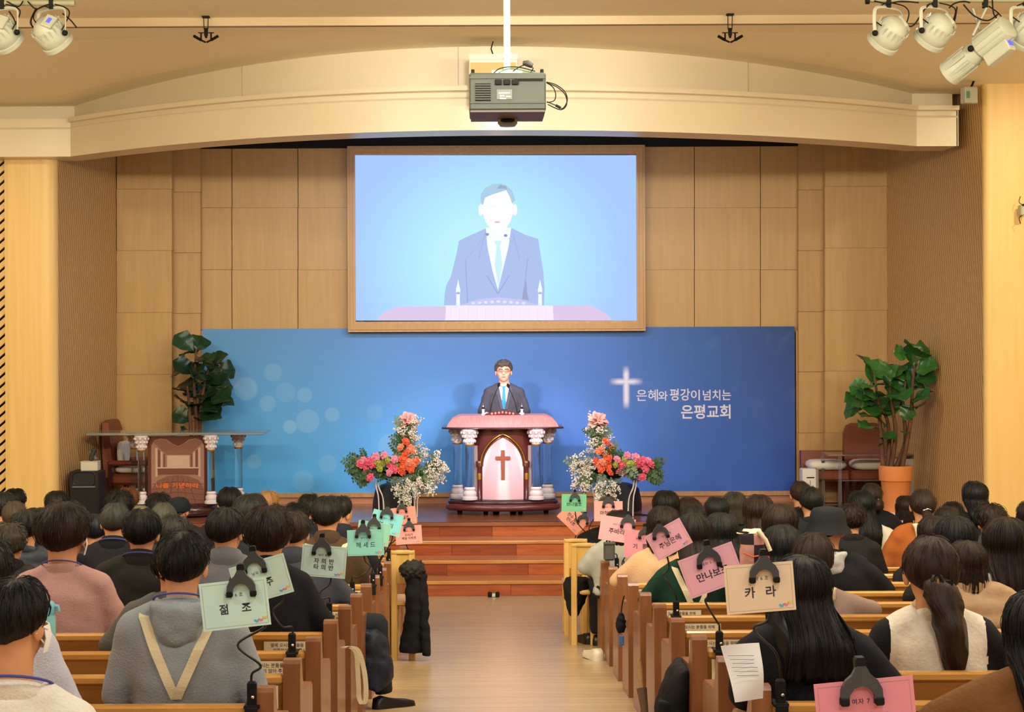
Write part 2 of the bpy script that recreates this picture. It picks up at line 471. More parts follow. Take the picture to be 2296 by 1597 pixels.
# pillars beside the stage
mb = MB()
def pillar_plan(x0, x1, y, dep, r, side):
    pts = []
    if side == 'r':
        pts = [(x0, y), ] + [(x1 - r + r * math.sin(t), y + r - r * math.cos(t)) for t in [PI / 2 * k / 8 for k in range(9)]] + [(x1, y + dep), (x0, y + dep)]
    else:
        pts = [(x1, y), (x1, y + dep), (x0, y + dep)] + [(x0 + r - r * math.cos(t), y + r - r * math.sin(t)) for t in [PI / 2 * k / 8 for k in range(9)]]
    return pts
struct(MB().prism(pillar_plan(-5.275, -4.745, 19.78, 1.2, 0.13, 'r'), 0, 4.75, axis='z').build('wall_pillar_left', M_PILLAR, smooth=30))
struct(MB().prism(pillar_plan(5.175, 6.9, 18.42, 1.2, 0.07, 'l'), 0, CEIL, axis='z').build('wall_pillar_right', M_PILLAR, smooth=30))
# slatted grille left of the left pillar
gr = thing('wall_grille', None, None, (-5.4, 19.8, 0), kind='structure')
MB().box((-5.9, 19.99, 2.4), (1.2, 0.02, 4.8)).build('grille_backing', M_BLACK, gr, True)
MB().box((-5.295, 19.86, 2.4), (0.035, 0.14, 4.8)).build('grille_post', M_PILLAR, gr, True)
slat = None
for k in range(44):
    z = 0.15 + k * 0.107
    if slat is None:
        slat = MB().box((0, 0, 0), (0.62, 0.05, 0.055)).build('slat', M_PILLAR, gr); o = slat
    else:
        o = slat.copy(); col.objects.link(o)
    o.parent = gr; o.location = (-0.135, 0.09, z); o.rotation_euler = (0, -0.72, 0)
# hall walls outside the frame
struct(MB().box((-6.55, 8.2, 2.6), (0.1, 23.4, 6.8)).build('wall_left', M_HALLWALL))
struct(MB().box((6.95, 7.6, 2.6), (0.1, 22.2, 6.8)).build('wall_right', M_HALLWALL))
struct(MB().box((0.2, -3.55, 3.2), (13.6, 0.1, 6.0)).build('wall_rear', M_HALLWALL))

# ------------------------------------------------------------------ arched beam over the stage and the ceiling
XL, XR, XC = -4.51, 4.57, 0.06
def beam_y(x):
    if x <= XL: return 19.5
    if x >= XR: return 18.8
    return 17.1 + (2.4 * ((x - XC) / (XL - XC)) ** 2 if x < XC else 1.7 * ((x - XC) / (XR - XC)) ** 2)
def top_z(x):
    return CZ + 2.75 - 0.26 * min(1.0, abs((x - XC) / (XL - XC))) ** 2
XS = [-6.5, -5.5] + [XL + (XR - XL) * i / 64 for i in range(65)] + [5.0]
ZB, ZL = CZ + 1.916, CZ + 2.33
bm_ = thing('beam_arched', None, None, (0, 18, ZB), kind='structure')
def sweep(mb, x_list, prof):
    """prof: closed list of (dy, z or callable) swept along the curve of the beam"""
    rings = []
    for x in x_list:
        y = beam_y(x)
        rings.append([(x, y + dy, z(x) if callable(z) else z) for dy, z in prof])
    return mb.loft(rings)
sweep(MB(), XS, [(0, ZB), (0, ZL - 0.115), (-0.012, ZL - 0.10), (0.0, ZL - 0.095), (0.0, ZL), (0.5, ZL), (0.5, ZB)]).build('lower_fascia', M_CREAM, bm_, True, smooth=30)
sweep(MB(), XS[2:] , [(-0.075, ZL - 0.045), (-0.085, ZL - 0.04), (-0.085, ZL + 0.004), (0.3, ZL + 0.004), (0.3, ZL - 0.045)]).build('ledge', M_CREAM, bm_, True, smooth=30)
sweep(MB(), XS, [(0.2, ZL), (0.2, lambda x: top_z(x) + 0.05), (0.32, lambda x: top_z(x) + 0.05), (0.32, ZL)]).build('upper_fascia', M_CREAM, bm_, True, smooth=30)
MB().box((5.0, 19.05, (ZB + ZL) / 2), (0.02, 0.5, ZL - ZB)).build('beam_end', M_CREAM, bm_, True)
# vertical joints in the fascia, darker than its cream
for px_, y0, y1 in ((527, 148, 212), (1028, 108, 195), (1690, 140, 215)):
    p = W(px_, (y0 + y1) / 2, 17.5); x = p.x
    MB().box((x, beam_y(x) + 0.198, (ZL + top_z(x)) / 2), (0.006, 0.006, top_z(x) - ZL)).build('joint_line', pm('fascia_joint', '#b9a78d', 0.6), bm_, True)
ce = thing('ceiling', None, None, (0, 8, CEIL), kind='structure')
mb = MB()
xs2 = [-6.5, -5.5] + XS[2:-1] + [5.2, 6.9]
rows = []
for x in xs2:
    yb = beam_y(min(x, 5.0)) + 0.22
    rows.append([(x, lerp(yb, 16.15, t), lerp(top_z(x), CZ + 2.75, sm01(t))) for t in (0, 0.2, 0.4, 0.6, 0.8, 1.0)])
for i in range(len(rows) - 1):
    for j in range(5):
        mb.add([rows[i][j], rows[i + 1][j], rows[i + 1][j + 1], rows[i][j + 1]], [(0, 1, 2, 3)])
mb.build('sloped_panel', M_CEIL, ce, True, smooth=30)
MB().box((0.2, 16.13, CZ + 2.80), (13.4, 0.06, 0.09)).build('ceiling_step', pm('step_darkened', '#cdb895', 0.7), ce, True)  # ceiling paint with its colour darkened to offset the fill light on this face
MB().box((0.2, 6.3, CEIL + 0.05), (13.4, 19.7, 0.1)).build('ceiling_panel', M_CEIL, ce, True)
mb = MB()
rr = [[(x, beam_y(x) + 0.33, ZL + 0.06), (x, 22.0, ZL + 0.06), (x, 22.0, ZL + 0.1), (x, beam_y(x) + 0.33, ZL + 0.1)] for x in XS[2:]]
mb.loft(rr).build('stage_ceiling', M_BLACK, ce, True)
# black valance between the wall panels and the stage ceiling
px_box(MB(), 449, 250, 1790, 327, 21.9, 0.06).build('trim_5', M_BLACK, None); struct(bpy.data.objects['trim_5'])

# ------------------------------------------------------------------ projection screen
SD = 21.86
scr = thing('projection_screen', 'large wood-framed projection screen showing the speaker, high on the back wall', 'screen', W(1112, 742, SD))
a, b_ = W(779, 328.5, SD), W(1447, 742, SD)
ia, ib = W(796, 348, SD), W(1428, 719, SD)
def frame_mesh(a, b_, ia, ib, y, t, step=0.0):
    mb = MB()
    mb.box(((a.x + ia.x) / 2, y, (a.z + b_.z) / 2), (ia.x - a.x, t, a.z - b_.z))
    mb.box(((ib.x + b_.x) / 2, y, (a.z + b_.z) / 2), (b_.x - ib.x, t, a.z - b_.z))
    mb.box(((ia.x + ib.x) / 2, y, (a.z + ia.z) / 2), (ib.x - ia.x, t, a.z - ia.z))
    mb.box(((ia.x + ib.x) / 2, y, (ib.z + b_.z) / 2), (ib.x - ia.x, t, ib.z - b_.z))
    return mb
frame_mesh(a, b_, ia, ib, SD + 0.02, 0.12).build('screen_frame', M_FRAME, scr, True)
e_ = 0.028
frame_mesh(a + Vector((e_, 0, -e_)), b_ + Vector((-e_, 0, e_)), ia - Vector((e_, 0, -e_)), ib - Vector((-e_, 0, e_)), SD - 0.045, 0.02).build('frame_bead', M_STRIP, scr, True)
def emis(name, hexc, k=1.0):
    if name in MATS: return MATS[name]
    m, nt, b = nodes_of(name); b.inputs['Base Color'].default_value = (0.02, 0.02, 0.02, 1); b.inputs['Specular IOR Level'].default_value = 0.1
    b.inputs['Roughness'].default_value = 0.9
    b.inputs['Emission Color'].default_value = lin(hexc); b.inputs['Emission Strength'].default_value = k
    MATS[name] = m; return m
def screen_bg():
    m, nt, b = nodes_of('projected_backdrop'); L = nt.links.new
    b.inputs['Base Color'].default_value = (0.02, 0.02, 0.02, 1); b.inputs['Roughness'].default_value = 0.9; b.inputs['Specular IOR Level'].default_value = 0.1
    tc = N(nt, 'ShaderNodeTexCoord'); mp = N(nt, 'ShaderNodeMapping')
    mp.inputs['Location'].default_value = (0.06, 0, -0.52); mp.inputs['Scale'].default_value = (0.58, 1, 0.62)
    ln = N(nt, 'ShaderNodeVectorMath'); ln.operation = 'LENGTH'
    cr = N(nt, 'ShaderNodeValToRGB'); e = cr.color_ramp.elements
    e[0].position = 0.15; e[0].color = lin('#bdf3ff'); e[1].position = 1.0; e[1].color = lin('#a4c6ff')
    x = e.new(0.55); x.color = lin('#aee4ff')
    L(tc.outputs['Object'], mp.inputs[0]); L(mp.outputs[0], ln.inputs[0]); L(ln.outputs['Value'], cr.inputs[0])
    L(cr.outputs[0], b.inputs['Emission Color']); b.inputs['Emission Strength'].default_value = 1.0
    return m
pic = MB(); pic_m = [screen_bg()]
def S(cx, cy, layer):
    return W(760 + cx / 3.189, 310 + cy / 3.189, SD + 0.01 - 0.0012 * layer)
def pmat(hexc):
    m = emis('projected_' + hexc, hexc)
    if m not in pic_m: pic_m.append(m)
    return pic_m.index(m)
def poly(pts, hexc, layer):
    vs = [S(x, y, layer) for x, y in pts]
    for i, v in enumerate(vs): v.y = SD + 0.01 - 0.0012 * layer
    pic.add(vs, [tuple(range(len(vs)))], pmat(hexc))
def ell(cx, cy, rx, ry, hexc, layer, n=28):
    poly([(cx + rx * math.cos(2 * PI * i / n), cy + ry * math.sin(2 * PI * i / n)) for i in range(n)], hexc, layer)
def line(p, q, w, hexc, layer):
    p, q = Vector(p), Vector(q); n = Vector((-(q - p).y, (q - p).x)).normalized() * w / 2
    poly([tuple(p + n), tuple(q + n), tuple(q - n), tuple(p - n)], hexc, layer)
z_ = [W(796, 348, SD), W(1428, 348, SD), W(1428, 719, SD), W(796, 719, SD)]
pic.add([(p.x, SD + 0.01, p.z) for p in z_], [(0, 1, 2, 3)], 0)
poly([(750, 1195), (757, 1110), (768, 1050), (800, 990), (835, 850), (858, 735), (900, 712), (1050, 645), (1240, 645), (1330, 690), (1425, 720), (1445, 850), (1462, 960), (1470, 1080), (1466, 1195)], '#a9bdea', 1)
poly([(1310, 1150), (1318, 1090), (1340, 1010), (1345, 1100), (1358, 1160)], '#98a3c2', 2)
poly([(1050, 640), (1062, 780), (1098, 950), (1137, 1085), (1170, 950), (1212, 780), (1232, 640)], '#f3fbff', 2)
poly([(1108, 735), (1164, 735), (1150, 772), (1168, 900), (1141, 1080), (1114, 900), (1128, 772)], '#c6eefb', 3)
line((1060, 985), (1135, 1112), 7, '#93a4d8', 3); line((1215, 985), (1137, 1112), 7, '#93a4d8', 3)
line((905, 870), (920, 1190), 7, '#97a9da', 2); line((1350, 860), (1312, 1180), 7, '#97a9da', 2); line((1050, 660), (1000, 860), 5, '#9bace0', 2); line((1245, 680), (1290, 860), 5, '#9bace0', 2)
ell(1014, 512, 17, 42, '#f6fdff', 3); ell(1258, 512, 17, 42, '#f6fdff', 3)
poly([(1025, 440), (1028, 540), (1050, 600), (1085, 650), (1135, 668), (1190, 650), (1222, 600), (1245, 540), (1246, 440), (1200, 360), (1080, 360)], '#ffffff', 4)
poly([(1012, 455), (1014, 400), (1050, 350), (1100, 330), (1150, 324), (1195, 334), (1240, 378), (1262, 440), (1238, 470), (1222, 420), (1196, 372), (1100, 402), (1045, 425), (1030, 478)], '#a9cbe4', 5)
poly([(1130, 360), (1150, 332), (1195, 342), (1205, 368), (1180, 362)], '#9ab0c0', 6)
line((1030, 486), (1240, 484), 4, '#e6f0fb', 5); ell(1132, 600, 20, 6, '#f4a7b4', 5)
line((908, 868), (1042, 708), 5, '#a4b4e0', 4); ell(1060, 688, 13, 10, '#7f93c4', 5)
line((1352, 848), (1214, 714), 5, '#a4b4e0', 4); ell(1192, 696, 13, 10, '#7f93c4', 5)
for cx in (852, 1438):
    poly([(cx - 14, 1195), (cx - 12, 1130), (cx - 16, 1085), (cx - 8, 1050), (cx, 1008), (cx + 8, 1050), (cx + 16, 1085), (cx + 12, 1130), (cx + 14, 1195)], '#eef6ff', 3)
    ell(cx, 1108, 14, 8, '#9fb2d8', 4)
poly([(865, 1195), (1000, 1152), (1140, 1138), (1290, 1152), (1430, 1195)], '#c3c4ee', 3)
for i in range(9): ell(960 + i * 45, 1180 - (4 - abs(4 - i)) * 3, 14, 10, '#dfe2fa', 4, 12)
poly([(268, 1302), (325, 1242), (420, 1206), (700, 1203), (1800, 1196), (1895, 1245), (1957, 1302)], '#dac4e6', 4)
poly([(765, 1197), (1530, 1197), (1535, 1302), (760, 1302)], '#f3e6fb', 5)
for i in range(12): line((800 + i * 62, 1215), (800 + i * 62, 1300), 3, '#e6d6f2', 6)
pic.build('projected_picture', pic_m, scr, True)

# ------------------------------------------------------------------ printed blue banner
BD = 21.935
def banner_mat(w, h):
    m, nt, b = nodes_of('banner_print'); L = nt.links.new
    tc = N(nt, 'ShaderNodeTexCoord'); sp = N(nt, 'ShaderNodeSeparateXYZ'); L(tc.outputs['Object'], sp.inputs[0])
    def math_(op, a_, b2=None, clamp=False):
        n = N(nt, 'ShaderNodeMath'); n.operation = op; n.use_clamp = clamp
        for i, v in enumerate((a_, b2)):
            if v is None: continue
            if isinstance(v, (int, float)): n.inputs[i].default_value = v
            else: L(v, n.inputs[i])
        return n.outputs[0]
    X, Z = sp.outputs['X'], sp.outputs['Z']
    u = math_('DIVIDE', X, w); v = math_('DIVIDE', Z, h)
    def ramp(fac, stops):
        cr = N(nt, 'ShaderNodeValToRGB'); e = cr.color_ramp.elements
        e[0].position, e[0].color = stops[0][0], lin(stops[0][1]); e[1].position, e[1].color = stops[-1][0], lin(stops[-1][1])
        for p, c in stops[1:-1]:
            x = e.new(p); x.color = lin(c)
        L(fac, cr.inputs[0]); return cr.outputs[0]
    top = ramp(u, [(0, '#5f97cc'), (0.35, '#5c8bd0'), (0.62, '#5079c2'), (0.85, '#3a62a8'), (1, '#2d4a88')])
    bot = ramp(u, [(0, '#4db0ec'), (0.3, '#55abf2'), (0.6, '#4f86e0'), (0.85, '#3a66c8'), (1, '#3058b4')])
    mx = N(nt, 'ShaderNodeMixRGB'); L(v, mx.inputs[0]); L(bot, mx.inputs[1]); L(top, mx.inputs[2])
    cur = mx.outputs[0]
    def over(fac, hexc):
        nonlocal cur
        n = N(nt, 'ShaderNodeMixRGB'); L(fac, n.inputs[0]); L(cur, n.inputs[1]); n.inputs[2].default_value = lin(hexc); cur = n.outputs[0]
    for px_, py_, rp, st in ((551, 872, 28, .16), (612, 835, 22, .10), (600, 905, 20, .12), (683, 886, 18, .14), (650, 957, 17, .2), (690, 945, 28, .14), (745, 930, 18, .14),
                             (570, 1035, 18, .14), (735, 1040, 22, .10), (878, 1002, 32, .12), (640, 880, 24, .08), (520, 850, 24, .1), (990, 1050, 20, .08), (840, 925, 20, .06), (680, 1078, 26, .1)):
        p = W(px_, py_, BD); o = W(455, 1108, BD)
        dx = math_('SUBTRACT', X, p.x - o.x); dz = math_('SUBTRACT', Z, p.z - o.z)
        d2 = math_('SQRT', math_('ADD', math_('MULTIPLY', dx, dx), math_('MULTIPLY', dz, dz)))
        r = rp * BD / F
        f = math_('MULTIPLY', math_('DIVIDE', math_('SUBTRACT', r, d2), 0.02, True), st, True)
        f = math_('MAXIMUM', f, 0)
        over(f, '#bfe6ee')
    # faint map of the world at upper right
    nz = N(nt, 'ShaderNodeTexNoise'); nz.inputs['Scale'].default_value = 1.5; nz.inputs['Detail'].default_value = 5; L(tc.outputs['Object'], nz.inputs['Vector'])
    mapf = math_('MULTIPLY', math_('MULTIPLY', math_('SUBTRACT', nz.outputs['Fac'], 0.53), 8.0, True), math_('MULTIPLY', math_('SUBTRACT', u, 0.66), 1.6, True), True)
    over(math_('MULTIPLY', mapf, math_('MULTIPLY', v, 0.5)), '#6f9fd6')
    # soft white cross
    c = W(1404, 856, BD) - W(455, 1108, BD)
    k = BD / F
    def bar(coord, centre, half, soft):
        d = math_('ABSOLUTE', math_('SUBTRACT', coord, centre))
        return math_('DIVIDE', math_('SUBTRACT', half + soft, d), 2 * soft, True)
    ver = math_('MULTIPLY', bar(X, c.x, 5.5 * k, 3.5 * k), bar(Z, c.z - 13 * k, 40 * k, 10 * k))
    hor = math_('MULTIPLY', bar(Z, c.z, 5 * k, 4 * k), bar(X, c.x, 28 * k, 11 * k))
    over(math_('MAXIMUM', ver, hor), '#dcdcf0')
    L(cur, b.inputs['Base Color']); b.inputs['Roughness'].default_value = 0.55; b.inputs['Specular IOR Level'].default_value = 0.3
    return m
a, b_ = W(455, 744, BD), W(1785, 1108, BD)
o_ = W(455, 1108, BD)
ban = thing('wall_banner', 'wide blue printed banner with a white cross and white lettering on the back wall', 'banner', o_)
bw, bh = b_.x - a.x, a.z - b_.z
MB().box((bw / 2, 0.015, bh / 2), (bw, 0.03, bh)).build('banner_panel', banner_mat(bw, bh), ban)
M_WLET = pm('white_print', '#d9d8ea', 0.6)
def fit_text(txt, x0, x1, yc, hpx, d, parent, mat, bold, name='lettering', off=0.0):
    me = text_mesh(txt, 0.2, bold)
    xs = [v.co.x for v in me.vertices]; zs = [v.co.z for v in me.vertices]
    w0, h0 = max(xs) - min(xs), max(zs) - min(zs)
    p0, p1 = W(x0, yc, d), W(x1, yc, d)
    s = Vector(((p1.x - p0.x) / w0, 1, hpx * d / F / h0))
    o = lettering(txt, 0.2, mat, parent, (0, 0, 0), bold, name=name)
    o.scale = s
    c = (p0 + p1) / 2
    c.x -= (max(xs) + min(xs)) / 2 * s.x; c.z -= (max(zs) + min(zs)) / 2 * s.z; c.y = d - 0.003 - off
    o.location = PM[parent.name].inverted() @ c
    return o
for txt, x0, x1, yc, h in (('은혜', 1427, 1475, 886.5, 26), ('와', 1476, 1497, 888, 22), ('평강', 1502, 1547, 885, 27), ('이', 1549, 1569, 886, 24), ('넘치는', 1576, 1639, 886, 24)):
    fit_text(txt, x0, x1, yc, h, BD, ban, M_WLET, 0.004 if txt == '은혜' else 0.012)
fit_text('은평교회', 1527, 1638, 923.5, 32, BD, ban, M_WLET, 0.02)

# ------------------------------------------------------------------ pulpit
M_MAROON = pm('maroon_lacquer', '#5a2a28', 0.25, coat=0.4)
M_MAROON_D = pm('dark_maroon_lacquer', '#3c1c1e', 0.22, coat=0.5)
M_PINKWOOD = wood('rose_wood', '#b57272', '#c98a86', (30, 6, 0.6), 0.35, 0.2)
M_CRYSTAL = pm('clear_crystal', '#ffffff', 0.04, trans=0.98, ior=1.16)
M_FROST = pm('frosted_crystal', '#f6ecf2', 0.25, trans=0.2, ior=1.3, bump=0.4, bscale=70)
M_GOLD = pm('gold_trim', '#c99a3c', 0.3, metal=0.8)
M_CHROME = pm('polished_metal', '#d9d9df', 0.15, metal=1.0)
M_PRINTPINK = pm('pale_pink_print', '#efd3dc', 0.4)
M_CROSSBROWN = pm('brown_print', '#8a4a34', 0.5)
PD = 20.55      # depth of the pulpit's front columns
def crystal_column(parent, x, y, z0, z1, r):
    h = z1 - z0
    MB().lathe([(r * 1.75, z0), (r * 1.75, z0 + .035 * h), (r * 1.35, z0 + .05 * h), (r * 1.5, z0 + .07 * h), (r * 1.5, z0 + .1 * h), (r * 1.15, z0 + .13 * h), (r * 1.3, z0 + .155 * h), (r * 1.05, z0 + .18 * h)], 20, M=Matrix.Translation((x, y, 0))).build('column_base', M_FROST, parent, True, smooth=40)
    MB().lathe([(r * .95, z0 + .18 * h), (r * .95, z0 + .765 * h)], 16, M=Matrix.Translation((x, y, 0))).build('column_shaft', M_CRYSTAL, parent, True, smooth=40)
    MB().lathe([(r * 1.02, z0 + .765 * h), (r * 1.12, z0 + .772 * h), (r * 1.12, z0 + .785 * h), (r * 1.02, z0 + .79 * h)], 16, M=Matrix.Translation((x, y, 0))).build('gold_ring', M_GOLD, parent, True, smooth=40)
    mb = MB().lathe([(r * 1.0, z0 + .79 * h), (r * 1.1, z0 + .85 * h), (r * 1.25, z0 + .9 * h), (r * 1.7, z0 + .965 * h), (r * 1.8, z0 + .97 * h), (r * 1.8, z1)], 16, M=Matrix.Translation((x, y, 0)))
    for t in range(8):                       # acanthus leaves of the capital
        a = 2 * PI * t / 8
        for zz, rr, s_ in ((.83, 1.15, .32), (.9, 1.38, .36), (.95, 1.75, .3)):
            mb.ball((x + math.cos(a) * r * rr, y + math.sin(a) * r * rr, z0 + zz * h), (r * s_, r * s_, r * .42), 8, 6)
    mb.build('column_capital', M_FROST, parent, True, smooth=60)
pul = thing('pulpit', 'pink and maroon pulpit with crystal columns and a brown cross on its front', 'pulpit', (W(1128, 1140, PD).x, PD, STAGE_Z))
PX = PM[pul.name].translation.x
m_ = PD / F                      # metres per pixel there
def bowed(hw, y_back, y_side, bow, n=18):
    """outline (x,y) of a slab with a bowed front edge"""
    pts = [(hw * (2 * i / n - 1), y_side - bow * (1 - (2 * i / n - 1) ** 2)) for i in range(n + 1)]
    return [(PX + x, y) for x, y in pts] + [(PX + hw, y_back), (PX - hw, y_back)]
def slab(hw, yb, ys, bow, z0, z1, r=0.02):
    mb = MB()
    rings = []
    for z, k in ((z0, r), (z0 + r * .6, r * .2), (z0 + r, 0), (z1 - r, 0), (z1 - r * .5, r * .25), (z1, r)):
        rings.append([(x, y, z) for x, y in bowed(hw - k, yb - k, ys + k, bow)])
    return mb.loft(rings)
for fx in (-0.5, -0.2, 0.2, 0.5):
    MB().lathe([(0.025, STAGE_Z), (0.03, STAGE_Z + 0.02), (0.03, STAGE_Z + 0.055)], 10, M=Matrix.Translation((PX + fx, PD + 0.02 + abs(fx) * .2, 0))).build('foot', M_BLACK, pul, True)
slab(128 * m_, PD + .55, PD + .02, .2, STAGE_Z + .05, STAGE_Z + .13, .03).build('base_plinth', M_MAROON, pul, True, smooth=40)
slab(123 * m_, PD + .52, PD + .05, .19, STAGE_Z + .125, STAGE_Z + .165, .014).build('base_step', M_MAROON_D, pul, True, smooth=40)
slab(119 * m_, PD + .5, PD + .07, .18, STAGE_Z + .163, STAGE_Z + .178, .005).build('base_glass', M_CRYSTAL, pul, True)
ZC0, ZC1 = STAGE_Z + .178, W(1128, 962, PD).z
for sx, yy in ((-74.5, PD - .02), (74.5, PD - .02), (-101, PD + .3), (101, PD + .3)):
    k = 1.0 if yy < PD + .1 else 1.012
    crystal_column(pul, PX + sx * m_ * k, yy, ZC0, ZC1, 0.052)
# curved front panel with gothic arch
def panel_y(x): return PD + .10 - .13 * (1 - (x / (66 * m_)) ** 2)
def curved(poly, lift, thick, mat, name, par=None):
    """thin plate following the curved panel; poly in pixels from the pulpit axis (dx, y)"""
    mb = MB()
    # triangulate by strips: rows of constant height
    front, back = [], []
    for dx, py in poly:
        x = dx * m_; z = W(1128, py, PD).z
        front.append((PX + x, panel_y(x) - lift - thick, z)); back.append((PX + x, panel_y(x) - lift, z))
    n = len(poly)
    bm = bmesh.new(); vs = [bm.verts.new(p) for p in front]; f = bm.faces.new(vs)
    bmesh.ops.triangulate(bm, faces=[f])
    tri = [tuple(v.index for v in f.verts) for f in bm.faces]
    bm.verts.index_update(); tri = [tuple(v.index for v in f.verts) for f in bm.faces]
    bm.free()
    mb.add(front + back, tri + [tuple(i + n for i in reversed(t)) for t in tri] + [(i, (i + 1) % n, n + (i + 1) % n, n + i) for i in range(n)])
    return mb.build(name, mat, par or pul, True)
mb = MB(); rows = []
for i in range(17):
    x = -66 * m_ + 132 * m_ * i / 16
    rows.append([(PX + x, panel_y(x), ZC0), (PX + x, panel_y(x), ZC1), (PX + x, panel_y(x) + .05, ZC1), (PX + x, panel_y(x) + .05, ZC0)])
mb.loft(rows); fp = mb.build('front_panel', M_MAROON, pul, True, smooth=40)
def arch_pts(hw, top, spring, n=12):
    """pointed arch outline from left spring to right spring, pixels"""
    h = spring - top; cc = (h * h - hw * hw) / (2 * hw); RR = hw + cc; amax = math.atan2(h, cc)
    L_ = [(cc - RR * math.cos(amax * i / n), spring - RR * math.sin(amax * i / n)) for i in range(n + 1)]
    L_[-1] = (0.0, top)
    return L_ + [(-x, y) for x, y in reversed(L_[:-1])]
def strip_rows(hw, y0, y1, n, lift, mat, name):
    mb = MB(); rr = []
    for i in range(n + 1):
        dx = -hw + 2 * hw * i / n; x = dx * m_
        rr.append([(PX + x, panel_y(x) - lift, W(1128, y1, PD).z), (PX + x, panel_y(x) - lift, W(1128, y0, PD).z), (PX + x, panel_y(x), W(1128, y0, PD).z), (PX + x, panel_y(x), W(1128, y1, PD).z)])
    return mb.loft(rr).build(name, mat, pul, True)
def rays_mat():
    m, nt, b = nodes_of('light_ray_print'); L = nt.links.new
    tc = N(nt, 'ShaderNodeTexCoord'); sp = N(nt, 'ShaderNodeSeparateXYZ'); L(tc.outputs['Object'], sp.inputs[0])
    def mt(op, a_, b2):
        n = N(nt, 'ShaderNodeMath'); n.operation = op
        for i, v in enumerate((a_, b2)):
            if isinstance(v, (int, float)): n.inputs[i].default_value = v
            else: L(v, n.inputs[i])
        return n.outputs[0]
    ang = mt('DIVIDE', sp.outputs['X'], mt('SUBTRACT', 1.25, sp.outputs['Z']))
    s_ = mt('ABSOLUTE', mt('SINE', mt('MULTIPLY', ang, 9.0), 0), 0)
    cr = N(nt, 'ShaderNodeValToRGB'); e = cr.color_ramp.elements
    e[0].position = 0.35; e[0].color = lin('#f0d7de'); e[1].position = 0.75; e[1].color = lin('#dcb2be')
    L(s_, cr.inputs[0]); L(cr.outputs[0], b.inputs['Base Color']); b.inputs['Roughness'].default_value = 0.35
    return m
M_RAYS = rays_mat()
ap = arch_pts(46, 980, 1045)
def arch_top(dx):
    for (xa, ya), (xb, yb) in zip(ap[:-1], ap[1:]):
        if xa <= dx <= xb: return ya if xb == xa else lerp(ya, yb, (dx - xa) / (xb - xa))
    return 1045
mb = MB(); rr = []
for i in range(33):
    dx = -46 + 92 * i / 32; x = dx * m_; zt9, zb9 = W(1128, arch_top(dx), PD).z, W(1128, 1128, PD).z
    rr.append([(PX + x, panel_y(x) - .012, zb9), (PX + x, panel_y(x) - .012, zt9), (PX + x, panel_y(x) - .001, zt9), (PX + x, panel_y(x) - .001, zb9)])
mb.loft(rr).build('arch_field', M_RAYS, pul, True)
for hw, top, spr, mat, r in ((50, 973, 1046, M_GOLD, .010), (46, 979, 1046, M_MAROON, .011)):
    pts = []
    for dx, py in arch_pts(hw, top, spr):
        x = dx * m_; pts.append((PX + x, panel_y(x) - .016, W(1128, py, PD).z))
    MB().tube(pts, r, 6).build('arch_moulding', mat, pul, True, smooth=60)
for sx in (-1, 1):
    x = sx * 53 * m_
    pz = lambda py: W(1128, py, PD).z
    MB().lathe([(.032, pz(1128)), (.032, pz(1122)), (.024, pz(1120)), (.024, pz(1050)), (.036, pz(1047)), (.036, pz(1036)), (.03, pz(1034))], 14, M=Matrix.Translation((PX + x, panel_y(x), 0))).build('half_column', M_MAROON, pul, True, smooth=40)
    MB().lathe([(.0255, pz(1076)), (.0262, pz(1074)), (.0262, pz(1064)), (.0255, pz(1062))], 14, M=Matrix.Translation((PX + x, panel_y(x), 0))).build('gold_band', M_GOLD, pul, True, smooth=40)
    curved([(sx * 57, 1128), (sx * 57, 1000), (sx * 64.5, 1000), (sx * 64.5, 1128)], .002, .004, M_PRINTPINK, 'side_field')
curved([(-4, 1009), (4, 1009), (4.5, 1023), (16, 1023), (17, 1026), (17, 1028), (16, 1031), (4.5, 1031), (4, 1075), (-4, 1075), (-4.5, 1031), (-16, 1031), (-17, 1028), (-17, 1026), (-16, 1023), (-4.5, 1023)], .014, .014, M_CROSSBROWN, 'cross')
# desk top
zt0 = ZC1
slab(137 * m_, PD + .62, PD + .0, .16, zt0, zt0 + .022, .01).build('desk_slab', M_MAROON_D, pul, True, smooth=40)
mb = MB(); rr = []
for z, hw, y_ in ((zt0 + .02, 126, PD - .06), (W(1128, 950, PD).z, 122, PD - .03), (W(1128, 940, PD).z, 114, PD), (W(1128, 934.5, PD).z, 104, PD + .03), (W(1128, 932, PD).z, 96, PD + .06)):
    rr.append([(x, y, z) for x, y in bowed(hw * m_, PD + .5, y_ + .08, .12)])
mb.loft(rr).build('desk_front', M_PINKWOOD, pul, True, smooth=40)
zt = W(1128, 932, PD).z
MB().prism([(PX + dx * m_, W(1128, py, PD + .12).z) for dx, py in ((-45, 932.5), (-36, 927), (-20, 922.5), (0, 920.5), (20, 922.5), (36, 927), (45, 932.5))], PD + .1, PD + .14).build('reading_board', M_MAROON, pul, True)
mb = MB()
for i in range(7): mb.ball((PX + (i - 3) * 8 * m_, PD + .095, W(1128, 929 - (3 - abs(i - 3)) * 1, PD).z), .016, 8, 6)
mb.build('carved_relief', M_PINKWOOD, pul, True, smooth=60)
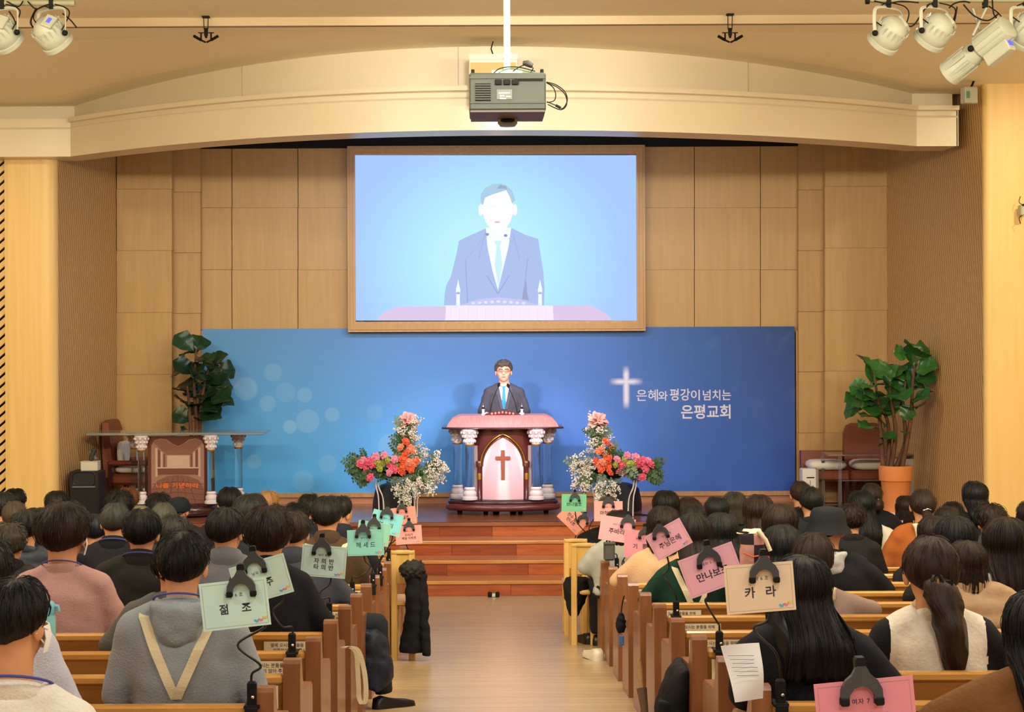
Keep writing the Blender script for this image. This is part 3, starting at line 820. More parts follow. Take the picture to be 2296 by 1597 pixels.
for sx in (-43.5, 43.5):
    mt_ = thing('pulpit_candle_holder', 'clear and silver post standing on the %s end of the pulpit desk' % ('left' if sx < 0 else 'right'), 'ornament', (PX + sx * m_, PD + .13, zt), group='silver posts on the pulpit desk')
    MB().lathe([(.022, 0), (.024, .01), (.016, .02), (.014, .055), (.02, .06), (.014, .07)], 12).build('post', M_FROST, mt_, smooth=40)
    MB().lathe([(.013, .068), (.017, .075), (.017, .085), (.012, .09)], 12).build('collar', M_BLACK, mt_, smooth=40)
    MB().lathe([(.013, .088), (.015, .1), (.008, .115), (.002, .135)], 12).build('tip', M_CHROME, mt_, smooth=40)
for nm, x0, x1, yb in (('left', 1098, 1117, 868), ('right', 1161, 1141, 870)):
    p0, p1 = W(x0, 931, PD + .2), W(x1, yb, PD + .28)
    g = thing('gooseneck_microphone', 'thin black gooseneck microphone on the %s side of the pulpit' % nm, 'microphone', p0, group='microphones of the pulpit')
    pts = spline([p0, p0.lerp(p1, .45) + Vector((.01 if nm == 'right' else -.01, 0, .02)), p1], 6)
    MB().tube(pts, .0045, 6).build('gooseneck', M_BLACK, g, True)
    d_ = (p1 - p0).normalized()
    MB().tube([p1, p1 + d_ * .015, p1 + d_ * .04, p1 + d_ * .055], [.008, .016, .016, .006], 10).build('capsule', M_BLACK, g, True, smooth=60)
    MB().lathe([(.02, 0), (.02, .01), (.008, .014)], 12).build('socket', M_BLACK, g, smooth=40)

# ------------------------------------------------------------------ communion table
TD = 20.42
tm = TD / F
tx = W(395, 1100, TD).x
tab = thing('communion_table', 'communion table with a clear glass top, crystal columns and a brown printed front', 'table', (tx, TD, STAGE_Z))
def tz(py): return W(395, py, TD).z
def tX(px): return W(px, 1050, TD).x
zt_ = tz(973)
MB().box(((tX(196) + tX(594)) / 2, TD + .25, zt_), (tX(594) - tX(196), .62, .03), bev=.006).build('glass_top', pm('glass_sheet', '#dfeae8', 0.06, trans=0.75, ior=1.4), tab, True)
mb = MB()
mb.loft([[(tX(395) + math.cos(2 * PI * i / 28) * 95 * tm * k, TD + .2 + math.sin(2 * PI * i / 28) * .34 * k, z) for i in range(28)] for z, k in ((STAGE_Z + .02, .97), (STAGE_Z + .04, 1), (STAGE_Z + .1, 1), (STAGE_Z + .12, .97), (STAGE_Z + .125, .92), (STAGE_Z + .16, .92))])
mb.build('base_plinth', M_MAROON_D, tab, True, smooth=40)
for i, fx in enumerate((-70, 70)):
    MB().lathe([(.03, STAGE_Z), (.03, STAGE_Z + .03)], 10, M=Matrix.Translation((tX(395 + fx), TD + .2, 0))).build('foot', M_BLACK, tab, True)
for px_, yy in ((318, TD - .02), (474, TD - .02), (287, TD + .4), (524, TD + .4)):
    crystal_column(tab, tX(px_), yy, STAGE_Z + .16, zt_ - .015, .045)
MB().box((tX(398), TD + .06, (tz(979) + STAGE_Z + .16) / 2), (136 * tm, .05, tz(979) - STAGE_Z - .16)).build('front_panel', M_MAROON, tab, True)
def tplate(poly, y_, mat, name, parent=None):
    return MB().prism([(tX(px_), tz(py_)) for px_, py_ in poly], y_ - .004, y_, m=0).build(name, mat, parent or tab, True)
TPY = TD + .034
C1_, C2_, C3_, C4_ = pm('brown_print_light', '#9c7262', .5), pm('brown_print_mid', '#7c5044', .5), pm('brown_print_dark', '#6d3b32', .5), pm('cloth_print', '#bfa492', .5)  # print colours darkened for the shade lying on the table front
tplate([(338, 1134), (338, 1000), (345, 988), (358, 984), (373, 986), (385, 995), (398, 1001), (411, 995), (423, 986), (438, 984), (450, 988), (457, 1000), (457, 1134)], TPY, C1_, 'printed_panel')
tplate([(341, 990), (358, 985.5), (373, 988), (385, 996), (398, 1002), (411, 996), (423, 988), (438, 985.5), (455, 990), (426, 1020), (372, 1020)], TPY - .004, C2_, 'printed_ceiling')
for xs_ in ((346, 371), (450, 425)):
    for k in range(4):
        xa = lerp(xs_[0], xs_[1], k / 4 + .05); w_ = lerp(5, 2.5, k / 4) * (1 if xs_[0] < xs_[1] else -1); y1 = lerp(1004, 1022, k / 4); y2 = lerp(1070, 1052, k / 4)
        tplate([(xa, y1), (xa + w_, y1 + 1.5), (xa + w_, y2 - 1), (xa, y2)], TPY - .004, C3_ if k % 2 else C4_, 'printed_pier')
tplate([(374, 1022), (424, 1022), (424, 1048), (374, 1048)], TPY - .004, C4_, 'printed_wall')
tplate([(350, 1048), (447, 1048), (447, 1051), (350, 1051)], TPY - .008, C4_, 'printed_tabletop')
tplate([(352, 1051), (445, 1051), (443, 1064), (354, 1064)], TPY - .008, C3_, 'printed_table_cloth')
tplate([(339, 1096), (352, 1078), (375, 1068), (398, 1066), (421, 1068), (445, 1078), (456, 1096), (457, 1130), (339, 1130)], TPY - .006, C2_, 'printed_floor')
mb = MB()
for k in range(9):
    xt, xb = 398 + (k - 4) * 11, 398 + (k - 4) * 20
    if 338 < xb < 458: mb.tube([(tX(xt), TPY - .011, tz(1068 + abs(k - 4) * 2.2)), (tX(xb), TPY - .011, tz(1130))], .002, 4)
for y_ in (1080, 1092, 1104, 1117):
    mb.tube([(tX(341), TPY - .011, tz(y_ + 6)), (tX(398), TPY - .011, tz(y_)), (tX(455), TPY - .011, tz(y_ + 6))], .002, 4)
mb.build('printed_floor_lines', C3_, tab, True)
fit_text('나를 기념하라', 350, 446, 1089, 12, TPY - .012, tab, pm('orange_lettering', '#d9662a', .5), .03)
lc = tX(398)

# ------------------------------------------------------------------ monitors, loudspeaker and boxes
def wedge(px_, py0, py1, d, label, flip):
    w = 78 * d / F; x = W(px_, py1, d).x
    t = thing('stage_monitor', label, 'loudspeaker', (x, d, STAGE_Z), rot=(0, 0, flip * .35), group='black stage monitors')
    h = (W(px_, py0, d).z - STAGE_Z)
    prof = [(0, 0), (.0, .05), (.04, h * .75), (.10, h * .96), (.2, h), (.3, h * .93), (.38, h * .6), (.40, .05), (.38, 0)]
    mb = MB()
    for s_ in (1,):
        rings = []
        for k in range(9):
            a = -PI / 2 + PI * k / 8; sc_ = .55 + .45 * math.cos(a) ** .5 if abs(math.cos(a)) > 1e-6 else .55
            rings.append([(math.sin(a) * w / 2, (y - .2) * (0.85 + .15 * math.cos(a)) + .2, z * sc_) for y, z in prof])
        mb.loft(rings)
    mb.build('cabinet', pm('black_plastic', '#111114', .5, bump=.2, bscale=200), t, smooth=40)
    MB().prism([(.405, .06), (.385, h * .55), (.395, h * .55), (.415, .06)], -w * .4, w * .4, axis='x').build('grille', pm('speaker_grille', '#1b1b1e', .8, bump=.6, bscale=400), t)
    MB().box((0, .09, h * .8), (w * .3, .012, .02)).build('handle', M_BLACK, t)
    return t
wedge(893, 1084, 1140, 20.75, 'black rounded stage monitor under the left flower arrangement', 1)
wedge(1383, 1084, 1140, 20.75, 'black rounded stage monitor under the right flower arrangement', -1)
sd_ = 19.95
a, b_ = W(155, 1058, sd_), W(222, 1160, sd_)
sp = thing('loudspeaker', 'tall black loudspeaker on the stage beside the left wall', 'loudspeaker', ((a.x + b_.x) / 2, sd_, STAGE_Z))
w_, h_ = b_.x - a.x, a.z - STAGE_Z
MB().box((0, .18, h_ / 2), (w_, .36, h_), bev=.012).build('cabinet', pm('black_plastic', '#111114', .5), sp)
mb = MB(); rr = []
for k, (sc_, dy) in enumerate(((1, -.004), (.92, -.012), (.5, .05), (.2, .12))):
    rr.append([(math.copysign(1, math.cos(t)) * abs(math.cos(t)) ** .5 * w_ * .42 * sc_, dy, h_ * .72 + .075 + math.copysign(1, math.sin(t)) * abs(math.sin(t)) ** .5 * .085 * sc_) for t in [2 * PI * i / 24 for i in range(24)]])
MB().loft(rr, cap=False).build('horn', pm('horn_plastic', '#232326', .35), sp, smooth=40, fix=False)
MB().box((0, -.012, h_ * .72 - .012), (w_ * .78, .03, .018), bev=.004).build('horn_lip', pm('grey_trim', '#6c6c6a', .4), sp)
MB().box((0, -.008, h_ * .36), (w_ * .9, .02, h_ * .6), bev=.004).build('grille', pm('speaker_grille', '#1b1b1e', .8), sp)
MB().lathe([(.012, 0), (.012, .004)], 10, M=Matrix.Translation((w_ * .25, -.02, h_ * .12)) @ Matrix.Rotation(PI / 2, 4, 'X')).build('badge', M_GOLD, sp)
bx = W(196, 1046, sd_)
wbx = thing('white_box', 'small white box on top of the black loudspeaker', 'box', (bx.x, sd_ + .16, a.z))
MB().box((0, 0, .05), (.19, .16, .1), bev=.006).build('carton', pm('white_card', '#cfc8b8', .7), wbx)
MB().box((0, 0, .103), (.194, .164, .008)).build('lid', pm('white_card', '#cfc8b8', .7), wbx)
hp = thing('handset', 'dark handset leaning on the white box by the left wall', 'device', (bx.x + .03, sd_ + .16, a.z + .107))
MB().box((-.03, 0, .07), (.05, .06, .15), M=Matrix.Rotation(.35, 4, 'Y'), bev=.01).build('body', pm('dark_plastic', '#2b2c2b', .5), hp)
MB().box((.04, .01, .05), (.035, .05, .13), M=Matrix.Rotation(-.7, 4, 'Y'), bev=.008).build('cradle', pm('grey_plastic', '#5a5c58', .5), hp)

# ------------------------------------------------------------------ armchairs
M_LEATHER = pm('brown_leather', '#7a3f28', .45, vary=.1, bscale=8)
M_CUSH = pm('white_cloth', '#e4dccd', .85, bump=.3, bscale=30)
def armchair(loc, rz, label, s=1.0, back_h=1.08, arms=True):
    t = thing('armchair' if arms else 'side_chair', label, 'armchair' if arms else 'chair', loc, rot=(0, 0, rz), group='brown leather chairs on the stage')
    MB().box((0, 0, .38), (.52, .50, .13), bev=.03).build('seat', M_LEATHER, t)
    MB().loft([[(-.25 * k, y, z), (.25 * k, y, z), (.25 * k, y + th, z), (-.25 * k, y + th, z)] for z, k, y, th in ((.4, 1, .17, .12), (.65, 1, .20, .11), (back_h - .12, .97, .23, .09), (back_h - .03, .85, .25, .07), (back_h, .6, .255, .05))]).build('backrest', M_LEATHER, t, smooth=40)
    for sx in (-1, 1):
        if arms: MB().box((sx * .29, -.02, .58), (.07, .5, .06), bev=.02).build('armrest', M_LEATHER, t)
        for yy in (-.22, .2): MB().box((sx * (.29 if arms else .22), yy, .28 if arms else .16), (.05, .05, .56 if arms else .32), bev=.008).build('leg', M_MAROON_D, t)
    return t
def cushion(loc, sc_, label, rot=(0, 0, 0)):
    t = thing('cushion', label, 'cushion', loc, rot=rot, group='white cushions on the armchairs')
    mb = MB()
    rr = []
    for k in range(7):
        a_ = -PI / 2 + PI * k / 6; c_ = max(.55, math.cos(a_) ** .3 if math.cos(a_) > 0.01 else .55)
        rr.append([(math.copysign(abs(math.cos(q)) ** .5, math.cos(q)) * sc_[0] * c_ + .006 * math.sin(5 * q + k), math.copysign(abs(math.sin(q)) ** .5, math.sin(q)) * sc_[1] * c_, sc_[2] * (1 + math.sin(a_))) for q in [2 * PI * i / 20 for i in range(20)]])
    mb.loft(rr).build('pad', M_CUSH, t, smooth=60)
    return t
ac = W(300, 1100, 21.25)
armchair((ac.x, 21.3, STAGE_Z), 1.45, 'brown leather armchair seen side-on behind the left end of the communion table')
cushion((ac.x, 21.3, STAGE_Z + .445), (.22, .20, .045), 'flat white cushion on the seat of the left armchair')
cushion((ac.x - .13, 21.3, STAGE_Z + .54), (.16, .045, .14), 'white pillow against the back of the left armchair', (0, 0, 1.45))
for i, (px_, lab) in enumerate(((1850, 'left'), (1948, 'right'))):
    p = W(px_, 1100, 21.35)
    armchair((p.x, 21.36, STAGE_Z), 0, 'brown leather chair behind the clear stand, %s one of the pair at the right wall' % lab, back_h=.60 if i == 0 else .98, arms=False)
    cushion((p.x, 21.30, STAGE_Z + .445), (.23, .20, .06), 'white cloth cushion on the %s leather chair behind the clear stand' % lab)
# clear acrylic stand in front of them
AD = 20.75
st_ = thing('acrylic_stand', 'clear acrylic lectern stand between the armchairs and the potted plant', 'stand', (W(1940, 1100, AD).x, AD, STAGE_Z))
M_ACR = pm('acrylic', '#e4e4f2', .04, trans=.9, ior=1.3)
def aX(px, d=AD): return W(px, 1080, d).x
def aZ(py, d=AD): return W(1940, py, d).z
MB().box(((aX(1857) + aX(2063)) / 2, AD + .2, aZ(1021)), (aX(2063) - aX(1857), .42, .018)).build('top_sheet', M_ACR, st_, True)
for px_ in (1859, 1884, 2060):
    MB().box((aX(px_), AD + (.02 if px_ > 1870 else .38), (aZ(1022) + STAGE_Z) / 2), (.035, .035, aZ(1024) - STAGE_Z)).build('upright', M_ACR, st_, True)
MB().box((aX(2020), AD + .02, (aZ(1030) + STAGE_Z) / 2), (.40, .02, aZ(1030) - STAGE_Z)).build('front_sheet', pm('frosted_acrylic', '#b9b4a6', .35, trans=.35), st_, True)
MB().box(((aX(1857) + aX(2063)) / 2, AD + .2, STAGE_Z + .012), (aX(2063) - aX(1857), .44, .024)).build('foot_sheet', M_BLACK, st_, True)
MB().box(((aX(1884) + aX(1985)) / 2, AD + .03, aZ(1078)), (aX(1985) - aX(1884), .04, .012)).build('shelf_edge', M_ACR, st_, True)
# air purifier
ap_ = W(1814, 1110, 21.0)
au = thing('air_purifier', 'white upright air purifier at the foot of the right wall panels', 'appliance', (ap_.x, 20.9, STAGE_Z))
hh = W(1821, 1052, 20.9).z - STAGE_Z
MB().box((-.01, .1, hh / 2), (.165, .2, hh), bev=.012).build('housing', pm('white_plastic', '#e9e4e0', .4), au)
MB().box((.085, .1, hh / 2), (.03, .2, hh * .97), bev=.008).build('side_grille', pm('grey_mesh', '#8d8c88', .6), au)
MB().box((.0, -.002, hh - .1), (.09, .006, .012)).build('display_slot', M_BLACK, au)
MB().box((-.005, -.002, hh * .6), (.008, .006, .12)).build('indicator_strip', pm('grey_mesh', '#8d8c88', .6), au)
# wall outlet by the plant
wo = thing('wall_outlet', 'white wall outlet with a black plug beside the potted plant', 'outlet', (4.925, 20.95, aZ(1080)), rot=(0, 0, .08))
MB().box((0, 0, 0), (.02, .11, .2), bev=.004).build('plate', pm('white_plastic', '#e9e4e0', .4), wo)
MB().box((-.03, .02, -.05), (.05, .06, .07), bev=.008).build('plug', M_BLACK, wo)

# ------------------------------------------------------------------ fiddle-leaf plants
def leaf_mesh():
    """broad wavy fiddle leaf, length 1 along +y, slightly cupped"""
    mb = MB(); nl, nw = 11, 6; vs = []
    for i in range(nl + 1):
        t = i / nl
        w = (.10 + .34 * sm01(t / .35) + .14 * sm01((t - .3) / .4)) * (1 - sm01((t - .78) / .24) * .93) * (1 if t > .02 else .3)
        for j in range(nw + 1):
            s_ = j / nw * 2 - 1
            vs.append((s_ * w, t, .10 * abs(s_) ** 1.5 * (w / .5) + .05 * math.sin(t * 15 + s_ * 2) * abs(s_) - .30 * t * t))
    fs = [(i * (nw + 1) + j, i * (nw + 1) + j + 1, (i + 1) * (nw + 1) + j + 1, (i + 1) * (nw + 1) + j) for i in range(nl) for j in range(nw)]
    n = len(vs)
    vs2 = [(x, y, z - .012) for x, y, z in vs]
    mb.add(vs + vs2, fs + [tuple(n + k for k in reversed(f)) for f in fs])
    mb.tube([(0, -.16, .02), (0, 0, 0), (0, .5, -.05), (0, .95, -.2)], [.016, .018, .014, .006], 5)
    return mb
def leaf_mat(name, c0, c1):
    m, nt, b = nodes_of(name); L = nt.links.new
    tc = N(nt, 'ShaderNodeTexCoord'); nz = N(nt, 'ShaderNodeTexNoise'); nz.inputs['Scale'].default_value = 6; L(tc.outputs['Object'], nz.inputs['Vector'])
    oi = N(nt, 'ShaderNodeObjectInfo'); ad = N(nt, 'ShaderNodeMath'); ad.operation = 'MULTIPLY_ADD'; L(oi.outputs['Random'], ad.inputs[0]); ad.inputs[1].default_value = .8; 
    L(nz.outputs['Fac'], ad.inputs[2]); s2 = N(nt, 'ShaderNodeMath'); s2.operation = 'SUBTRACT'; L(ad.outputs[0], s2.inputs[0]); s2.inputs[1].default_value = .4
    mx = N(nt, 'ShaderNodeMixRGB'); L(s2.outputs[0], mx.inputs[0]); mx.inputs[1].default_value = lin(c0); mx.inputs[2].default_value = lin(c1)
    s2.use_clamp = True
    L(mx.outputs[0], b.inputs['Base Color']); b.inputs['Roughness'].default_value = .32; b.inputs['Specular IOR Level'].default_value = .5
    return m
M_LEAF_D, M_LEAF = leaf_mat('dark_leaf', '#142b16', '#28482a'), leaf_mat('green_leaf', '#1f4a22', '#3d7434')
M_BARK = wood('plant_bark', '#4a2f20', '#6f4a34', (14, 14, 2), .8)
_leaf = {}
def plant(label, d, x_px, base_py, trunks, leaves, mat, origin, sc_):
    base = W(x_px, base_py, d); base.z = STAGE_Z
    t = thing('fiddle_leaf_plant', label, 'plant', base)
    stems = []
    for tr in trunks:
        pts = spline([W(origin[0] + x / sc_, origin[1] + y / sc_, d + dd) for x, y, dd in tr], 5)
        stems += pts
        MB().tube(pts, [lerp(.03, .011, i / (len(pts) - 1)) for i in range(len(pts))], 7).build('stem', M_BARK, t, True, smooth=60)
    for k, (x, y, s_) in enumerate(leaves):
        c = W(origin[0] + x / sc_, origin[1] + y / sc_, d + R.uniform(-.18, .18))
        q = min(stems, key=lambda p: (p - c).length + max(0, p.z - c.z) * .6)
        v = c - q
        if v.length < .06: v = Vector((R.uniform(-1, 1), -1, .3)) * .05
        dirv = (v + Vector((0, R.uniform(-.1, .05), R.uniform(0, .06)))).normalized()
        ln = .30 * s_
        if mat.name not in _leaf:
            o = leaf_mesh().build('leaf', mat, None, smooth=170, fix=False); _leaf[mat.name] = o.data
        else:
            o = link('leaf', _leaf[mat.name])
        o.parent = t
        # leaf grows from its stem side through c
        start = c - dirv * ln * .5
        up = Vector((R.uniform(-.5, .5), R.uniform(-.9, -.15), R.uniform(.35, .9))); up = (up - dirv * up.dot(dirv)).normalized()
        side = dirv.cross(up)
        M = Matrix((side, dirv, up)).transposed().to_4x4(); M = Matrix.Translation(start) @ M @ Matrix.Diagonal((ln * R.uniform(.8, 1.0), ln, ln, 1))
        o.matrix_local = PM[t.name].inverted() @ M
        o.rotation_mode = 'XYZ'
    return t
LP = [(1010, 130, .9), (1045, 190, .85), (1130, 135, .75), (1090, 190, .5), (1165, 250, .8), (1265, 265, .8), (1225, 300, .7), (1340, 350, .8), (1010, 325, .9), (960, 355, .7), (1150, 370, 1), (1110, 350, .8), (1235, 405, 1), (1310, 460, .9),
      (1040, 470, .9), (1000, 505, .8), (1080, 500, .9), (1150, 540, 1), (1245, 510, 1), (1280, 560, .9), (1315, 605, .8), (1020, 600, .9), (1080, 620, .9), (1150, 600, .9), (1210, 640, .8), (990, 720, .8), (1060, 690, .9), (1200, 695, .9), (1240, 690, .7), (1150, 735, .8), (1030, 830, .6), (1100, 420, .9), (1190, 460, .8), (1120, 280, .6), (1255, 350, .5)]
pl = plant('tall dark green fiddle-leaf plant behind the communion table, against the left wall', 21.35, 440, 1110,
           [[(1100, 1150, 0), (1105, 800, 0), (1085, 500, 0), (1100, 190, 0)], [(1120, 1150, .05), (1130, 750, .05), (1160, 500, .05), (1200, 330, .05)], [(1090, 1150, -.05), (1060, 850, -.05), (1040, 600, -.05), (1030, 480, -.05)]],
           LP, M_LEAF_D, (130, 730), 3.549)
MB().lathe([(.13, 0), (.17, .3), (.185, .31), (.185, .36), (.165, .36), (.16, .33)], 24).build('pot', pm('dark_pot', '#3a2c26', .6), pl, smooth=40)
RP = [(680, 265, 1), (1075, 165, 1), (1125, 185, .9), (1045, 200, .8), (950, 185, .6), (1130, 300, .9), (1020, 308, .6), (740, 345, .9), (800, 340, .9), (870, 320, 1), (835, 350, .8), (955, 355, .8), (1135, 380, .8), (690, 440, .8), (800, 430, .7), (1010, 410, 1), (1060, 415, .8), (1125, 455, .8),
      (620, 470, .8), (700, 495, .7), (930, 440, 1), (590, 550, .9), (670, 535, .8), (920, 510, 1), (1085, 535, .9), (555, 630, .9), (650, 590, .9), (720, 610, 1), (880, 590, 1), (1050, 610, .9), (700, 685, .9), (765, 655, .9), (690, 770, .9), (845, 620, 1), (800, 735, .7), (830, 860, .7), (990, 680, .6), (790, 915, .5), (760, 570, .9), (820, 520, .9), (860, 440, .8), (985, 830, .4)]
pr = plant('leafy fiddle-leaf plant in a terracotta pot at the right wall of the stage', 19.98, 2009, 1130,
           [[(800, 1130, 0), (780, 850, 0), (760, 600, 0), (720, 330, 0)], [(860, 1130, .03), (900, 850, .03), (870, 600, .03), (850, 380, .03)], [(950, 1130, -.02), (1020, 750, -.02), (1040, 450, -.02), (1060, 200, -.02)], [(900, 1130, .06), (980, 900, .06), (960, 600, .06), (985, 420, .06)], [(830, 1130, .08), (850, 900, .08), (820, 700, .08), (700, 560, .05)]],
           RP, M_LEAF, (1760, 740), 3.629)
TER = pm('terracotta', '#d3834a', .7, vary=.08, bscale=7)
pz0, pz1 = 1138, 1044
k_ = 19.98 / F
hz = W(2009, pz1, 19.98).z - STAGE_Z
MB().lathe([(.03, .075), (28 * k_, .075), (33 * k_, hz - 35 * k_), (33.5 * k_, hz - 34 * k_), (37 * k_, hz - 33 * k_), (38.5 * k_, hz - .01), (38 * k_, hz), (34 * k_, hz), (33 * k_, hz - .06)], 32).build('pot', TER, pr, smooth=40)
MB().lathe([(.0, hz - .05), (33 * k_, hz - .05)], 24).build('soil', pm('soil', '#35241a', .95), pr)
MB().lathe([(.2, .045), (.22, .05), (.22, .075), (.2, .075)], 24).build('saucer', pm('white_plastic', '#e9e4e0', .4), pr, smooth=40)
MB().box((0, 0, .022), (.38, .38, .045)).build('plant_dolly', M_BLACK, pr)

# ------------------------------------------------------------------ flower arrangements
def rose_mb(n=3):
    mb = MB().ball((0, 0, .0), (.45, .45, .42), 10, 7)
    for ring, (rr, zz, tilt, cnt) in enumerate(((.42, .06, .35, 4), (.62, -.06, .75, 5), (.82, -.2, 1.15, 6))):
        for i in range(cnt):
            a_ = 2 * PI * i / cnt + ring * .6
            M = Matrix.Rotation(a_, 4, 'Z') @ Matrix.Translation((rr * .62, 0, zz)) @ Matrix.Rotation(tilt, 4, 'Y')
            mb.ball((0, 0, .1), (.13, .38, .46), 8, 6, M=M)
    return mb
def lily_mb():
    mb = MB()
    for i in range(9):
        a_ = 2 * PI * i / 9; tl = .75 if i % 3 else .35
        M = Matrix.Rotation(a_, 4, 'Z') @ Matrix.Rotation(tl, 4, 'Y')
        mb.loft([[(.05 * w * math.cos(q) + bend, w * .34 * math.sin(q), z) for q in [2 * PI * k / 8 for k in range(8)]] for z, w, bend in ((0, .25, 0), (.3, .75, .02), (.6, 1, .08), (.85, .8, .2), (1.02, .25, .36))], M=M)
    for i in range(5): mb.tube([(0, 0, .2), (.08 * math.cos(i * 1.25), .08 * math.sin(i * 1.25), .8)], .02, 5)
    return mb
def sprig_mb(seed):
    r = random.Random(seed); mb = MB()
    for b in range(7):
        e = Vector((r.uniform(-.35, .35), r.uniform(-.25, .25), r.uniform(.55, 1.05)))
        mb.tube([(0, 0, 0), tuple(e * .5 + Vector((r.uniform(-.05, .05), 0, .03))), tuple(e)], [.012, .01, .006], 4, m=1)
        for k in range(6):
            p = e * r.uniform(.55, 1.05) + Vector((r.uniform(-.09, .09), r.uniform(-.09, .09), r.uniform(-.08, .08)))
            s_ = r.uniform(.035, .06)
            mb.ball(p, (s_, s_, s_ * .8), 6, 4)
    return mb
def frond_mb(seed):
    r = random.Random(seed); mb = MB()
    mb.tube([(0, 0, 0), (.03, 0, .5), (.0, 0, 1)], [.02, .015, .006], 4)
    for k in range(11):
        z = .15 + .08 * k; sd = 1 if k % 2 else -1; l = .34 * (1 - abs(z - .45) * .9)
        d = Vector((sd * .85, r.uniform(-.4, .4), .45)).normalized() * l
        p = Vector((0, 0, z)); n = Vector((0, 1, 0)); s_ = d.cross(n).normalized() * l * .26
        q = [p, p + d * .35 + s_, p + d * .75 + s_ * .8, p + d, p + d * .75 - s_ * .8, p + d * .35 - s_]
        o = [Vector(v) + Vector((0, .012, 0)) for v in q]
        mb.add(q + o, [(0, 1, 2, 3, 4, 5), (11, 10, 9, 8, 7, 6)] + [(i, i + 6, (i + 1) % 6 + 6, (i + 1) % 6) for i in range(6)])
    return mb
M_PETALS = {'pink': pm('pink_petal', '#e0607c', .6, vary=.2, bscale=12), 'coral': pm('coral_petal', '#e8663f', .6, vary=.2, bscale=12), 'peach': pm('peach_petal', '#ee8f6e', .6, vary=.2, bscale=12), 'rose': pm('light_pink_petal', '#ea92ac', .6, vary=.2, bscale=12), 'lime': pm('lime_flower', '#a5b04a', .7, vary=.2, bscale=12)}
M_LILY = pm('lily_petal', '#f3b3a8', .55, vary=.12, bscale=9)
M_WHITEFL = pm('white_blossom', '#efe8d8', .6)
M_GREEN = pm('arrangement_leaf', '#3d5c33', .55, vary=.3, bscale=9); M_GREY = pm('grey_green_leaf', '#6d8363', .6, vary=.25, bscale=9)
M_STALK = pm('green_stalk', '#5e7a3a', .6)
_fl = {}
def flower(kind, mat, parent, p, s, rot):
    key = (kind, mat[0].name if isinstance(mat, list) else mat.name)
    nm = kind.split(':')[0]
    if key not in _fl:
        mb = {'rose': rose_mb, 'lily': lily_mb}[nm]() if nm in ('rose', 'lily') else (sprig_mb if nm == 'blossom_sprig' else frond_mb)(int(kind.split(':')[1]))
        o = mb.build(nm, mat, None, smooth=60 if nm in ('rose', 'lily') else False); _fl[key] = o.data
    else: o = link(nm, _fl[key])
    o.parent = parent
    o.location = PM[parent.name].inverted() @ p; o.scale = (s, s, s); o.rotation_euler = rot
    return o
